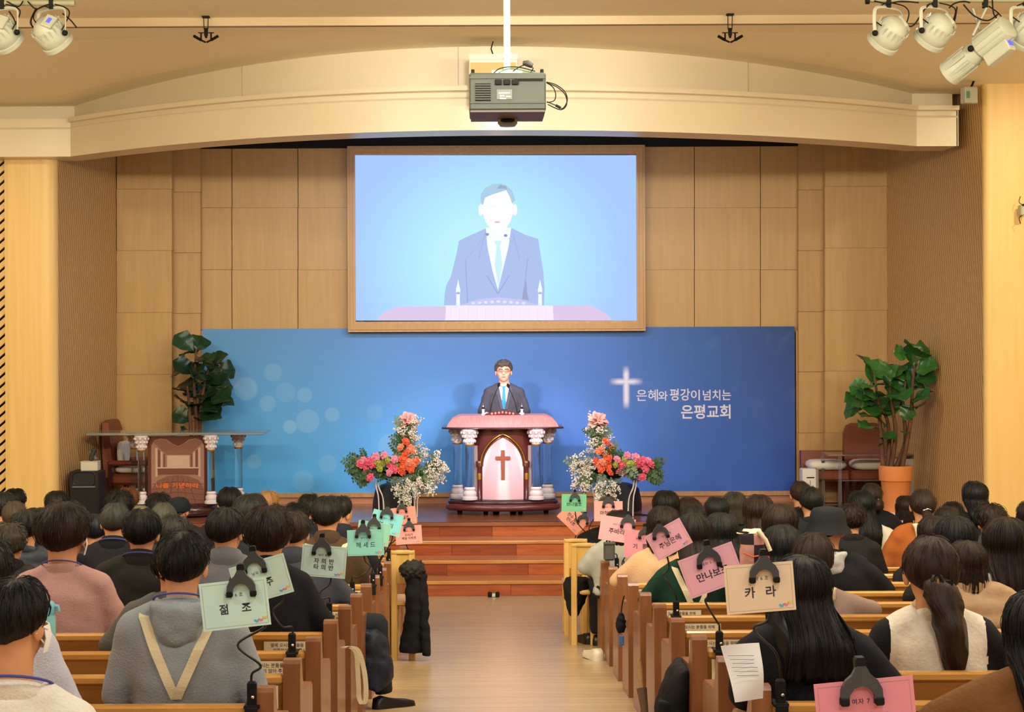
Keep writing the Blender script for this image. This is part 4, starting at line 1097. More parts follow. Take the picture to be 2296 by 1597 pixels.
def arrangement(label, d, mirror, spire, base_px):
    fm = d / F
    t = thing('flower_arrangement', label, 'flowers', Vector((W(base_px, 1140, d).x, d, STAGE_Z)))
    def P(dx, py, dd=0.0): return W(base_px + mirror * dx, py, d + dd)
    # wire stand
    for dx0, dx1 in ((-63, -57), (-57, -46), (26, 22), (34, 28)):
        pts = spline([P(dx0 * 1.05, 1078, .05), P(dx0, 1095, 0), P(lerp(dx0, dx1, .8), 1118, 0), Vector((P(dx1, 1140).x, d, STAGE_Z + .004))], 5)
        MB().tube(pts, .0085, 6).build('stand_leg', pm('white_enamel', '#e7dcd6', .35), t, True, smooth=60)
    MB().lathe([(.05, 0), (.12, .07), (.13, .12), (.10, .12)], 14, M=Matrix.Translation(P(-10, 1072)), sx=1.7).build('bowl', M_BLACK, t, True, smooth=40)
    MB().tube(spline([P(-2, 1062), P(spire * .5, 1000), P(spire, 944)], 6), .011, 6).build('stalk', M_STALK, t, True, smooth=60)
    # crowning lilies
    for a_, b2, s_ in ((0, 0, .125), (.9, .5, .12), (-.9, .6, .12), (.2, -.9, .11)):
        flower('lily', M_LILY, t, P(spire, 948), s_, (a_ * .8 + .5, b2 * .9, a_))
    r = random.Random(5 + int(mirror))
    # leaves
    def frond(dx, py, ang, s_, grey=False, dd=None):
        flower('frond:%d' % r.randrange(3), M_GREY if grey else M_GREEN, t, P(dx, py, r.uniform(-.1, .1) if dd is None else dd), s_, (r.uniform(-.5, .5), ang * mirror, r.uniform(-.4, .4)))
    for k in range(26):
        tt = r.random(); frond(lerp(-8, spire, tt) + r.uniform(-14, 14), lerp(1070, 965, tt), r.uniform(-1.2, 1.2), r.uniform(.13, .22), r.random() < .4)
    for k in range(34):
        frond(lerp(0, -95, r.random()), 1040 + r.uniform(-8, 28), r.uniform(-2.4, -.4), r.uniform(.14, .24), r.random() < .3)
    for k in range(12): frond(r.uniform(-100, -60), 1050 + r.uniform(-10, 15), r.uniform(-2.6, -1.2), r.uniform(.16, .24))
    for k in range(16): frond(r.uniform(-10, 50), 1050 + r.uniform(-5, 30), r.uniform(1.2, 2.9), r.uniform(.16, .26), r.random() < .6)
    # roses
    for dx, py, c, s_ in ((3, 990, 'coral', .055), (-9, 1003, 'peach', .05), (13, 1006, 'peach', .055), (20, 1012, 'peach', .045), (2, 1018, 'coral', .058), (-3, 1030, 'coral', .06), (9, 1036, 'peach', .055), (-2, 1046, 'coral', .06), (20, 1040, 'peach', .055), (26, 1034, 'coral', .05), (-6, 1056, 'coral', .062), (14, 1052, 'coral', .05),
                          (-22, 1030, 'rose', .05), (-32, 1042, 'pink', .06), (-24, 1052, 'pink', .06), (-34, 1059, 'rose', .055), (-45, 1022, 'rose', .05), (-50, 1040, 'lime', .05), (-38, 1032, 'lime', .05), (-60, 1038, 'lime', .055), (-64, 1026, 'rose', .06), (-72, 1040, 'pink', .06), (-80, 1034, 'pink', .058), (-96, 1040, 'pink', .068), (-92, 1032, 'rose', .045), (-86, 1052, 'pink', .05), (-78, 1070, 'pink', .055), (-56, 1050, 'lime', .05), (-18, 1042, 'lime', .045)):
        flower('rose', M_PETALS[c], t, P(dx, py, -.12 + r.uniform(-.03, .03)), s_, (1.2 + r.uniform(-.4, .4), r.uniform(-.4, .4), r.uniform(-1, 1)))
    # white blossom sprays
    W2 = [M_WHITEFL, M_GREY]
    for k in range(20):
        tt = k / 19; flower('blossom_sprig:%d' % (k % 4), W2, t, P(lerp(10, spire, tt) + r.uniform(-10, 16), lerp(1040, 962, tt), r.uniform(-.12, .05)), r.uniform(.13, .19), (r.uniform(-.5, .5), mirror * r.uniform(-1.0, 1.3), r.uniform(-1, 1)))
    for k in range(26):
        tt = r.random(); dx = lerp(18, 62, tt) + r.uniform(-14, 10); py = lerp(1015, 1085, r.random())
        flower('blossom_sprig:%d' % (k % 4), W2, t, P(dx, py, r.uniform(-.14, .04)), r.uniform(.15, .22), (r.uniform(-.5, .5), mirror * r.uniform(1.2, 2.8), r.uniform(-1, 1)))
    for k in range(16):
        flower('blossom_sprig:%d' % (k % 4), W2, t, P(r.uniform(-15, 26), r.uniform(1065, 1105), -.15), r.uniform(.14, .2), (r.uniform(-.4, .4), mirror * r.uniform(2.4, 3.6), r.uniform(-1, 1)))
    return t
arrangement('tall flower arrangement with pink and orange roses, left of the pulpit', 20.3, 1, 8, 907)
arrangement('tall flower arrangement with pink and orange roses, right of the pulpit', 20.3, -1, 22, 1362)

# ------------------------------------------------------------------ projector
PJ = 11.6
pj = thing('projector', 'dark grey projector hanging from a white pole under the ceiling', 'projector', W(1138, 205, PJ))
M_PJ = pm('charcoal_plastic', '#3b423f', .55, bump=.15, bscale=90); M_PJB = pm('brown_grey_plastic', '#5a4a48', .5)
a, b_ = W(1052, 162, PJ), W(1225, 246, PJ)
pw, ph, pdp = b_.x - a.x, a.z - b_.z, .52
TL_ = Matrix.Translation((0, 0, 0)) @ Matrix.Rotation(math.radians(-0.5), 4, 'X')
yc_ = pdp / 2
MB().box((0, yc_, 0), (pw, pdp, ph), M=TL_, bev=.012).build('housing', [M_PJ], pj)
MB().box((0, yc_, -ph / 2 - .004), (pw * .97, pdp * .97, .012), M=TL_).build('underside_cover', M_PJB, pj)
MB().box((0, -.004, ph * .36), (pw * .98, .012, .012), M=TL_).build('panel_seam', M_PJ, pj)
MB().box((0, -.004, -ph * .30), (pw * .98, .012, .008), M=TL_).build('panel_seam', M_PJ, pj)
mb = MB().box((-pw * .32, -.004, -.005), (pw * .2, .01, ph * .46), M=TL_)
fan = mb.build('fan_grille', M_BLACK, pj)
for k in range(7): MB().box((-pw * .32, -.011, -.005 + (k - 3) * ph * .062), (pw * .2, .006, .006), M=TL_).build('grille_bar', M_PJ, fan)
MB().box((-pw * .04, -.004, -.02), (pw * .2, .008, ph * .26), M=TL_).build('label_plate', pm('label_grey', '#5f6664', .5), pj)
for k, (x, z, w) in enumerate(((-.08, -.012, .07), (-.01, -.012, .08), (-.07, -.03, .06), (.01, -.035, .06), (-.06, -.048, .08))):
    MB().box((pw * (x), -.0095, z), (pw * w, .004, .008), M=TL_).build('label_print', pm('label_white', '#cfd3d2', .5), pj)
for k in range(3): MB().box((pw * (-.12 + k * .11), -.01, ph * .24), (.045, .02, .035), M=TL_, bev=.004).build('port', M_BLACK, pj)
for sx in (-1, 1): MB().box((sx * pw * .45, .05, ph / 2 + .012), (.022, .04, .03), M=TL_, bev=.004).build('foot', M_BLACK, pj)
MB().box((pw * .28, -.003, ph * .3), (pw * .36, .008, .016), M=TL_).build('vent_slot', M_BLACK, pj)
MB().lathe([(.0, -.03), (.05, -.028), (.066, -.01), (.068, .03)], 24, M=Matrix.Translation((.005, pdp * .8, -ph / 2 - .03))).build('lens_barrel', pm('lens_grey', '#6d6c74', .35), pj, smooth=40)
MB().ball((.005, pdp * .8 - .05, -ph / 2 - .022), (.05, .03, .018), 16, 8).build('lens_recess', M_BLACK, pj, smooth=60)
MB().box((-pw * .37, pdp * .55, -ph / 2 - .012), (.09, .02, .004)).build('blue_mark', pm('blue_mark', '#5a6fd0', .5), pj)
M_POLE = pm('white_pole', '#dcdcc6', .4)
MB().tube([(.0, .2, ph / 2), (.0, .2, CEIL - PM[pj.name].translation.z)], .0225, 14).build('ceiling_pole', M_POLE, pj, smooth=60)
MB().tube([(.0, .2, ph / 2 + .12), (.0, .2, ph / 2 + .16)], .028, 14).build('pole_collar', M_POLE, pj, smooth=60)
MB().box((0, .2, ph / 2 + .02), (.2, .2, .02)).build('mount_plate', M_POLE, pj)
def local_px(x, y, dd=0.0): return PM[pj.name].inverted() @ W(x, y, PJ + dd)
for k, pts in enumerate(([(1225, 184), (1246, 190), (1266, 205), (1272, 225), (1262, 243), (1250, 238), (1226, 228)], [(1226, 186), (1250, 196), (1268, 214), (1270, 236), (1256, 246), (1228, 234)], [(1225, 185), (1240, 196), (1246, 212), (1242, 226), (1226, 230)], [(1105, 166), (1120, 154), (1145, 150), (1170, 152), (1200, 160)], [(1112, 168), (1128, 158), (1150, 154), (1180, 160), (1205, 164)], [(1150, 160), (1165, 150), (1180, 146), (1195, 152), (1190, 162)])):
    MB().tube(spline([local_px(x, y, .02 if k < 3 else .1) for x, y in pts], 5), .0035, 6).build('cable', M_BLACK if k != 4 else pm('green_cable', '#1f6b4c', .5), pj, smooth=60)
MB().tube([local_px(1172, 141, .1), local_px(1182, 142, .1), local_px(1194, 148, .1)], [.012, .022, .016], 10).build('cable_plug', pm('dark_plastic', '#2b2c2b', .5), pj, smooth=60)
for xs_ in ((1246, 236, 1257, 242),): MB().tube([local_px(xs_[0], xs_[1]), local_px(xs_[2], xs_[3])], .009, 8).build('inline_plug', M_BLACK, pj)
# cream housing on the beam behind the projector
hb = W(1106, 120, 16.75)
hs = thing('ceiling_housing', 'cream box housing hung under the ceiling behind the projector', 'housing', hb)
hw_ = (1160 - 1051) * 16.75 / F
MB().box((0, .2, -.25), (hw_, .34, .40), bev=.004).build('body', M_CREAM, hs)
MB().box((0, .03, -.26), (hw_ * .94, .03, .36)).build('front_panel', pm('ochre_panel', '#c9b070', .6), hs)
MB().prism([(0.03, -.05), (.03, -.0), (.34, .02), (.34, -.05)], -hw_ / 2, hw_ / 2, axis='x').build('sloping_top', M_CREAM, hs)
MB().tube([(-.0, .1, .0), (-.02, .1, .06), (0, .1, .13)], .006, 6).build('hook', M_BLACK, hs)

# ------------------------------------------------------------------ lighting pipes and lamps
RD = 14.0
M_PIPE = pm('pipe_steel', '#9c9a7c', .5); M_CAN = pm('off_white_metal', '#b2b4a4', .45); M_LED = emis('blue_display', '#5a5cff', 1.6)
pl_ = W(168, 7, RD)
lp = thing('lighting_pipe', 'steel lighting pipe at the upper left', 'pipe', pl_)
MB().tube([W(-160, 5, RD), W(168, 7, RD)], .024, 12).build('pipe', M_PIPE, lp, True, smooth=60)
MB().tube([W(158, 7, RD), W(168, 7, RD)], .028, 12).build('end_cap', M_PIPE, lp, True, smooth=60)
for px_ in (-100, 30):
    p = W(px_, 5, RD); MB().tube([p, (p.x, p.y, CEIL)], .012, 8).build('hanger', M_BLACK, lp, True)
rp = thing('lighting_pipe', 'steel lighting pipe at the upper right', 'pipe', W(1945, 1, RD))
MB().tube([W(1942, -1, RD), W(2460, -1, RD)], .024, 12).build('pipe', M_PIPE, rp, True, smooth=60)
MB().tube([W(1941, 1, RD), W(1949, 1, RD)], .03, 12).build('end_cap', M_BLACK, rp, True, smooth=60)
for px_ in (2040, 2320):
    p = W(px_, -1, RD); MB().tube([p, (p.x, p.y, CEIL)], .012, 8).build('hanger', M_BLACK, rp, True)
def par_can(px_, py_, top_py, label, aim, led=True):
    """round stage lamp seen from behind, aimed forward and down"""
    c = W(px_, py_, RD)
    t = thing('stage_lamp_can', label, 'stage lamp', c, group='round white stage lamps')
    zt_ = W(px_, top_py, RD).z - c.z
    ax = Vector(aim).normalized()
    q = ax.to_track_quat('Z', 'Y').to_matrix().to_4x4()
    MB().lathe([(.03, -.15), (.07, -.14), (.105, -.10), (.12, -.04), (.125, .0), (.125, .05), (.118, .06), (.132, .065), (.132, .10), (.115, .10), (.11, .085)], 28, M=q).build('housing', M_CAN, t, smooth=35)
    mb = MB()
    for k in range(18):
        a_ = 2 * PI * k / 18
        mb.box((0, 0, 0), (.012, .006, .12), M=q @ Matrix.Rotation(a_, 4, 'Z') @ Matrix.Translation((.118, 0, -.03)) @ Matrix.Rotation(-.15, 4, 'Y'))
    mb.build('cooling_fin', M_CAN, t)
    MB().lathe([(0, .088), (.11, .088)], 24, M=q).build('lens', pm('lens_glass', '#2a2a33', .1), t)
    sd = Vector((0, 0, 1)).cross(ax).normalized() * .15
    top = Vector((0, 0, zt_ - .05))
    pts = spline([sd, sd * 1.05 + Vector((0, 0, .12)), sd * .9 + top * .92, top, -sd * .9 + top * .92, -sd * 1.05 + Vector((0, 0, .12)), -sd], 4)
    MB().tube(pts, .014, 6, flat=.4).build('yoke', M_CAN, t, smooth=60)
    for s_ in (-1, 1): MB().ball(sd * s_, .024, 10, 6).build('yoke_knob', M_BLACK, t, smooth=60)
    MB().box((0, 0, zt_ + .0), (.035, .05, .11)).build('pipe_clamp', M_BLACK, t)
    e = q @ Matrix.Rotation(PI, 4, 'Z') @ Matrix.Translation((.075, 0, -.125)) @ Matrix.Rotation(-.6, 4, 'Y')
    disp = MB().box((0, 0, 0), (.09, .12, .03), M=e, bev=.006).build('display_box', M_CAN, t)
    if led: MB().box((0.0, 0, -.016), (.03, .05, .004), M=e).build('display', M_LED, disp)
    MB().tube(spline([(-.02, -.02, zt_ - .02), (-.1, -.05, zt_ * .75), (-.13, -.05, .12), (-.07, -.1, .05)], 5), .005, 6).build('cable', M_BLACK, t, smooth=60)
    MB().tube(spline([(.03, -.02, zt_ - .02), (.12, -.04, zt_ * .8), (.15, -.05, .15), (.10, -.09, .02)], 5), .005, 6).build('cable', M_BLACK, t, smooth=60)
    return t
par_can(6, 76, 5, 'white round stage lamp at the very left edge, half out of view', (.5, .9, -.75), False)
par_can(116, 78, 5, 'white round stage lamp at the inner end of the upper left pipe', (.55, .8, -.85))
par_can(1992, 78, 2, 'white round stage lamp at the inner end of the upper right pipe', (-.55, .8, -.85))
par_can(2096, 72, 2, 'white round stage lamp, second from the inner end of the upper right pipe', (-.55, .8, -.85))
par_can(2300, 70, 2, 'white round stage lamp at the very right edge of the upper right pipe', (-.5, .9, -.75), False)
# long profile spotlight
p0, p1 = W(2262, 58, RD - .15), W(2128, 165, RD + .25)
ps = thing('profile_spotlight', 'long white profile spotlight under the upper right pipe, pointing down to the left', 'stage lamp', (p0 + p1) / 2)
ax = (p1 - p0); L_ = ax.length; q = ax.normalized().to_track_quat('Z', 'Y').to_matrix().to_4x4()
q = Matrix.Translation((0, 0, 0)) @ q
MB().lathe([(.07, -L_ / 2), (.098, -L_ / 2 + .01), (.10, -L_ / 2 + .03), (.10, -.02), (.085, .0), (.085, .02)], 24, M=q).build('lamp_housing', M_CAN, ps, smooth=35)
mb = MB()
for k in range(14):
    a_ = 2 * PI * k / 14
    mb.box((0, 0, 0), (.012, .008, L_ * .42), M=q @ Matrix.Rotation(a_, 4, 'Z') @ Matrix.Translation((.102, 0, -L_ * .25)))
mb.build('cooling_fin', M_CAN, ps)
MB().lathe([(.085, .0), (.088, .02), (.085, L_ * .3), (.09, L_ * .32), (.105, L_ * .46), (.108, L_ * .5), (.095, L_ * .5), (.09, L_ * .45)], 24, M=q).build('lens_tube', M_CAN, ps, smooth=35)
mb = MB()
for k in range(10):
    a_ = 2 * PI * k / 10
    mb.box((0, 0, 0), (.014, .02, L_ * .34), M=q @ Matrix.Rotation(a_, 4, 'Z') @ Matrix.Translation((.096, 0, L_ * .3)))
mb.build('tube_rib', M_CAN, ps)
MB().box((0, 0, 0), (.10, .10, L_ * .38), M=q @ Matrix.Translation((-.0, -.13, -L_ * .22)), bev=.01).build('control_box', M_CAN, ps)
MB().box((0, 0, 0), (.06, .05, .004), M=q @ Matrix.Translation((0, -.12, -L_ * .412))).build('display', M_LED, ps)
for s_ in (-1, 1):
    MB().ball(Vector(q @ Vector((s_ * .11, 0, .0))), .026, 10, 6).build('yoke_knob', M_BLACK, ps, smooth=60)
yk = W(2186, 12, RD) - PM[ps.name].translation
MB().tube([q @ Vector((-.12, 0, 0)), yk + Vector((-.02, 0, -.02)), yk + Vector((.1, 0, 0)), q @ Vector((.12, 0, .0)) + Vector((.02, 0, .1))], .012, 6).build('yoke', M_CAN, ps, smooth=60)
MB().box(tuple(yk + Vector((.08, 0, .02))), (.035, .05, .08)).build('pipe_clamp', M_BLACK, ps)
MB().tube(spline([yk + Vector((.1, 0, 0)), yk + Vector((.2, -.05, -.12)), yk + Vector((.1, -.08, -.3)), q @ Vector((0, -.1, 0))], 6), .005, 6).build('cable', M_BLACK, ps, smooth=60)
cb = thing('cable_run', 'black cables looped along the upper right lighting pipe', 'cable', W(2150, 5, RD))
for pts in ([(1960, 2), (1990, 8), (2020, 3), (2060, 6)], [(2020, 45), (2035, 58), (2050, 55), (2070, 25), (2085, 8)], [(2128, 18), (2140, 8), (2160, 3), (2175, 6)], [(2135, 70), (2142, 40), (2146, 15)], [(2160, 10), (2185, 36), (2215, 46), (2240, 30)], [(2225, 0), (2228, 30), (2240, 44), (2262, 52)]):
    MB().tube(spline([W(x, y, RD - .06) for x, y in pts], 5), .006, 6).build('cable', M_BLACK, cb, True, smooth=60)
cb = thing('cable_run', 'black cables looped along the upper left lighting pipe', 'cable', W(60, 5, RD))
for pts in ([(15, 3), (40, 15), (52, 2)], [(62, 3), (80, 20), (100, 14), (115, 20)], [(82, 18), (70, 45), (75, 62), (92, 70)], [(80, 20), (68, 50), (80, 66)], [(140, 30), (158, 45), (172, 62)], [(20, 25), (30, 40), (36, 55)]):
    MB().tube(spline([W(x, y, RD - .06) for x, y in pts], 5), .0055, 6).build('cable', M_BLACK, cb, True, smooth=60)
# hanging twin microphones
def twin_mic(px_, label):
    d = 16.03
    c = W(px_, 78, d)
    t = thing('hanging_microphone', label, 'microphone', c, group='black hanging ceiling microphones')
    zt_ = CEIL - .006 - c.z
    MB().box((0, 0, zt_), (.065, .065, .014)).build('ceiling_plate', M_BLACK, t)
    for s_ in (-1, 1): MB().tube([(s_ * .02, 0, zt_), (s_ * .018, 0, .05)], .004, 6).build('suspension_rod', M_BLACK, t)
    MB().loft([[(math.cos(2 * PI * k / 10) * r, math.sin(2 * PI * k / 10) * r, z) for k in range(10)] for z, r in ((.06, .014), (.05, .018), (.0, .018), (-.03, .008))]).build('body', M_BLACK, t, smooth=40)
    for s_ in (-1, 1):
        MB().tube(spline([(s_ * .004, 0, -.068), (s_ * .05, 0, -.045), (s_ * .11, 0, -.01)], 4), [.008] * 4 + [.013] * 5, 8, flat=2.0).build('wing', M_BLACK, t, smooth=60)
        MB().tube([(s_ * .045, 0, -.05), (s_ * .045, 0, .015)], .008, 8).build('arm_post', M_BLACK, t)
        MB().box((s_ * .045, 0, .018), (.05, .014, .008)).build('crossbar', M_BLACK, t)
twin_mic(462, 'small black fixture hanging from the ceiling at the left')
twin_mic(1637, 'small black fixture hanging from the ceiling at the right')
# exit lamp on the right corner
ex = W(2173, 214, 18.3)
t = thing('exit_lamp', 'white emergency lamp box with a green mark at the right end of the beam', 'lamp', ex)
MB().box((0, 0, 0), (.15, .1, .17), M=Matrix.Rotation(.3, 4, 'Z'), bev=.01).build('box', M_CAN, t)
MB().box((-.045, -.052, .0), (.04, .006, .07), M=Matrix.Rotation(.3, 4, 'Z')).build('green_mark', pm('green_mark', '#4f8f6c', .5), t)
MB().tube([(.02, 0, .08), (.06, .03, .16), (.06, .1, .2)], .012, 6).build('bracket', M_BLACK, t)
ws = W(2300, 470, 18.2)
t = thing('wall_speaker', 'small white fixture with thin cables on the right pillar at the frame edge', 'fixture', ws)
MB().box((0, .1, 0), (.07, .12, .11), bev=.01).build('box', M_CAN, t)
MB().box((0, .04, .05), (.05, .03, .02)).build('cap', M_BLACK, t)
for s_ in (-1, 1): MB().tube(spline([(-.01, .06, s_ * .05), (-.05, .06, s_ * .08), (-.03, .08, s_ * .14)], 4), .004, 6).build('cable', M_BLACK, t)
# small clutter on the floor before the steps
fb = W(1107, 1335, 18.3)
t = thing('floor_box', 'small black connector box on the floor at the foot of the steps', 'box', (fb.x, 18.36, floor_z(18.36)))
MB().box((0, 0, .025), (.05, .05, .05), bev=.008).build('box', M_CHROME, t)
for s_ in (-1, 1): MB().box((s_ * .04, 0, .028), (.04, .06, .05), bev=.008).build('plug', M_BLACK, t)

fc = W(1428, 1141, 20.4)
t = thing('cable_cover', 'flat black cable cover on the stage floor right of the right flowers', 'cable cover', (fc.x, 20.4, STAGE_Z))
MB().loft([[(x, -.05 * w_, 0), (x, .05 * w_, 0), (x, .03 * w_, .025 * w_), (x, -.03 * w_, .025 * w_)] for x, w_ in ((-.13, .5), (-.08, 1), (.02, .8), (.16, .2))]).build('cover', M_BLACK, t)
MB().tube(spline([(.15, 0, .005), (.22, .03, .005), (.3, .1, .005)], 4), .005, 6).build('cable', M_BLACK, t)

# ------------------------------------------------------------------ pews
ROW0, PITCH = 5.6, 0.803
def row_y(k): return ROW0 + PITCH * (k - 1)
AISLE_L, AISLE_R = -0.665, 0.835
M_PEW = wood('pew_wood', '#744628', '#8e5b38', (8, 8, 0.7), 0.35, 0.25)
M_PEWBACK = wood('pew_back_wood', '#80501f', '#9c6830', (0.7, 9, 9), 0.35, 0.3)
M_RAIL = wood('pew_rail_wood', '#b07a34', '#cf9a50', (0.6, 9, 9), 0.25, 0.5)
M_LIGHTWOOD = wood('pale_wood', '#c79a4e', '#dcb36a', (8, 8, 0.7), 0.35, 0.25)
M_PLAC = pm('cream_placard', '#d8c9a4', 0.6); M_INK = pm('dark_ink', '#35303c', 0.8)
NOTICE = '옆에 오시는 분들을 위해\n안쪽부터 앉아 주시면\n감사하겠습니다'
def pew_parts(t, side, length=3.9):
    """side +1: pew runs to the right of the aisle end at x = 0; -1: to the left"""
    prof = [(0, -.01), (0, .655), (.008, .668), (.058, .668), (.066, .655), (.085, .60), (.13, .535), (.40, .515), (.455, .49), (.455, -.05)]
    for k, x in ((0, 0), (1, length)):
        MB().prism(prof, side * x, side * (x + .062), axis='x').build('end_panel', M_PEW, t)
    cx = side * (.062 + (length - .062) / 2); ln = length - .064
    mb = MB(); mb.prism([(.012, .585), (.034, .585), (.075, .20), (.053, .20)], cx - ln / 2, cx + ln / 2, axis='x'); mb.build('backrest', M_PEWBACK, t)
    MB().box((cx, .025, .597), (ln, .046, .034), bev=.008).build('top_rail', M_RAIL, t)
    MB().box((cx, .27, .385), (ln, .36, .03), bev=.006).build('seat', M_PEWBACK, t)
    MB().box((cx, .42, .30), (ln, .025, .14)).build('seat_apron', M_PEWBACK, t)
    MB().box((cx, -.035, .39), (ln, .10, .022), bev=.004).build('book_ledge', M_RAIL, t)
    MB().box((cx, -.08, .415), (ln, .014, .04)).build('ledge_lip', M_RAIL, t)
    nb = MB().box((side * .205, .008, .535), (.25, .006, .082)).build('notice', M_PLAC, t)
    lettering(NOTICE, .019, M_INK, nb, (side * .205, .0042, .536), .01, line=1.2)
ORD = ['nearest', 'second', 'third', 'fourth', 'fifth', 'sixth', 'seventh', 'eighth', 'ninth', 'tenth', 'eleventh', 'twelfth', 'thirteenth', 'fourteenth']
pews = {}
for side, ax_, nm in ((-1, AISLE_L, 'left'), (1, AISLE_R, 'right')):
    proto = None
    for k in range(0, 14):
        y = row_y(k)
        lab = ('brown wooden pew at the bottom edge, %s of the aisle' % nm) if k == 0 else 'brown wooden pew %s of the aisle, %s pew from the camera' % (nm, ORD[k])
        loc = (ax_, y, floor_z(y))
        if proto is None:
            proto = thing('pew', lab, 'pew', loc, group='wooden pews %s of the aisle' % nm); pew_parts(proto, side); o = proto
        else:
            o = copy_tree(proto); o.location = loc; o['label'] = lab
        pews[(side, k)] = o
# pale wooden chairs set at the aisle ends in front
def aisle_chair(x, y, label, hw=.12):
    z = floor_z(y)
    t = thing('wooden_chair', label, 'chair', (x, y, z), group='pale wooden chairs in the aisle')
    for sx in (-hw, hw):
        MB().box((sx, 0, .38), (.045, .04, .78), bev=.006).build('leg', M_LIGHTWOOD, t)
        MB().box((sx, .32, .18), (.04, .04, .46), bev=.006).build('leg', M_LIGHTWOOD, t)
        MB().box((sx, .16, .30), (.025, .30, .03)).build('side_rail', M_LIGHTWOOD, t)
    MB().box((0, .17, .395), (hw * 2 + .05, .36, .035), bev=.01).build('seat', M_LIGHTWOOD, t)
    MB().box((0, .0, .64), (hw * 2 - .03, .025, .22), bev=.006).build('backrest', M_LIGHTWOOD, t)
    MB().box((0, .0, .755), (hw * 2 + .04, .05, .03), bev=.008).build('top_rail', M_LIGHTWOOD, t)
    return t
aisle_chair(.745, 13.48, 'pale wooden chair right of the aisle, nearer the camera of the two', .072)
aisle_chair(.725, 14.28, 'pale wooden chair right of the aisle, nearer the stage of the two', .072)
aisle_chair(-.575, 12.49, 'pale wooden chair left of the aisle with a black coat over it', .062)

# ------------------------------------------------------------------ people
SKIN = pm('skin', '#c98f68', .55, spec=.35, vary=.05, bscale=20)
SKIN_L = pm('skin_light', '#f0bfa4', .5, spec=.35, vary=.04, bscale=20)
M_SHOE = pm('black_shoe', '#141414', .35)
M_LANYARD = pm('blue_lanyard', '#3c3f8a', .6)
M_MASK = pm('white_mask', '#e6e4e0', .8)
M_STRAP = pm('cream_strap', '#d8cba4', .8, bump=.3, bscale=200)
def cloth(hexc, kind='knit'):
    n = 'cloth_%s_%s' % (hexc.lstrip('#'), kind)
    return pm(n, hexc, .85 if kind != 'puffer' else .5, spec=.25, bump=.35, bscale={'knit': 160, 'coat': 220, 'puffer': 30, 'fleece': 70, 'suit': 300}[kind], vary=.12)
def ring(cx, cy, z, a, b, n=16, sq=1.0):
    return [(cx + math.copysign(abs(math.cos(t)) ** sq, math.cos(t)) * a, cy + math.copysign(abs(math.sin(t)) ** sq, math.sin(t)) * b, z) for t in [2 * PI * i / n for i in range(n)]]
def hand_mb(side):
    mb = MB()
    mb.loft([ring(0, 0, -.004, .012, .010), ring(0, .0, .0, .026, .016)] and [[(x, y, z) for x, y, z in r] for r in (
        [(math.cos(t) * .022, .0, math.sin(t) * .014) for t in [2 * PI * i / 10 for i in range(10)]],
        [(math.cos(t) * .036, .035, math.sin(t) * .014) for t in [2 * PI * i / 10 for i in range(10)]],
        [(math.cos(t) * .040, .085, -.004 + math.sin(t) * .011) for t in [2 * PI * i / 10 for i in range(10)]])])
    for i, (x, l) in enumerate(((-.030, .062), (-.010, .074), (.010, .068), (.029, .052))):
        mb.tube([(x, .075, -.003), (x * 1.05, .085 + l * .45, -.006), (x * 1.05, .085 + l * .75, -.018), (x * 1.0, .085 + l * .92, -.034)], [.0095, .009, .008, .006], 7)
    mb.tube([(-side * .024, .02, 0), (-side * .052, .05, -.006), (-side * .054, .08, -.016), (-side * .046, .1, -.024)], [.012, .011, .009, .006], 7)
    return mb
_H = {}
def add_hand(t, side, loc, rot, skin, s=1.0):
    if side not in _H:
        o = hand_mb(side).build('hand', SKIN, t, smooth=60); _H[side] = o.data
    else: o = link('hand', _H[side], t)
    o.location = loc; o.rotation_euler = rot; o.scale = (s, s, s)
    if skin is not SKIN:
        o.material_slots[0].link = 'OBJECT'; o.material_slots[0].material = skin
    return o
_SH = {}
def add_shoe(t, loc, rz, mat=None, s=1.0):
    if 'm' not in _SH:
        mb = MB().loft([[(x * w, y, z) for x, z in ((-1, 0), (1, 0), (1, h * .5), (.75, h), (-.75, h), (-1, h * .5))] for y, w, h in ((-.07, .02, .05), (-.06, .032, .075), (-.01, .036, .085), (.05, .036, .065), (.11, .043, .052), (.165, .042, .044), (.195, .034, .036), (.21, .016, .018))])
        o = mb.build('shoe', M_SHOE, t, smooth=60); _SH['m'] = o.data
    else: o = link('shoe', _SH['m'], t)
    o.location = loc; o.rotation_euler = (0, 0, rz); o.scale = (s, s, s)
    if mat: o.material_slots[0].link = 'OBJECT'; o.material_slots[0].material = mat
    return o
def fbm(x, y, z=0.0): return noise.noise(Vector((x, y, z))) + .5 * noise.noise(Vector((x * 2.1, y * 2.1, z + 5)))

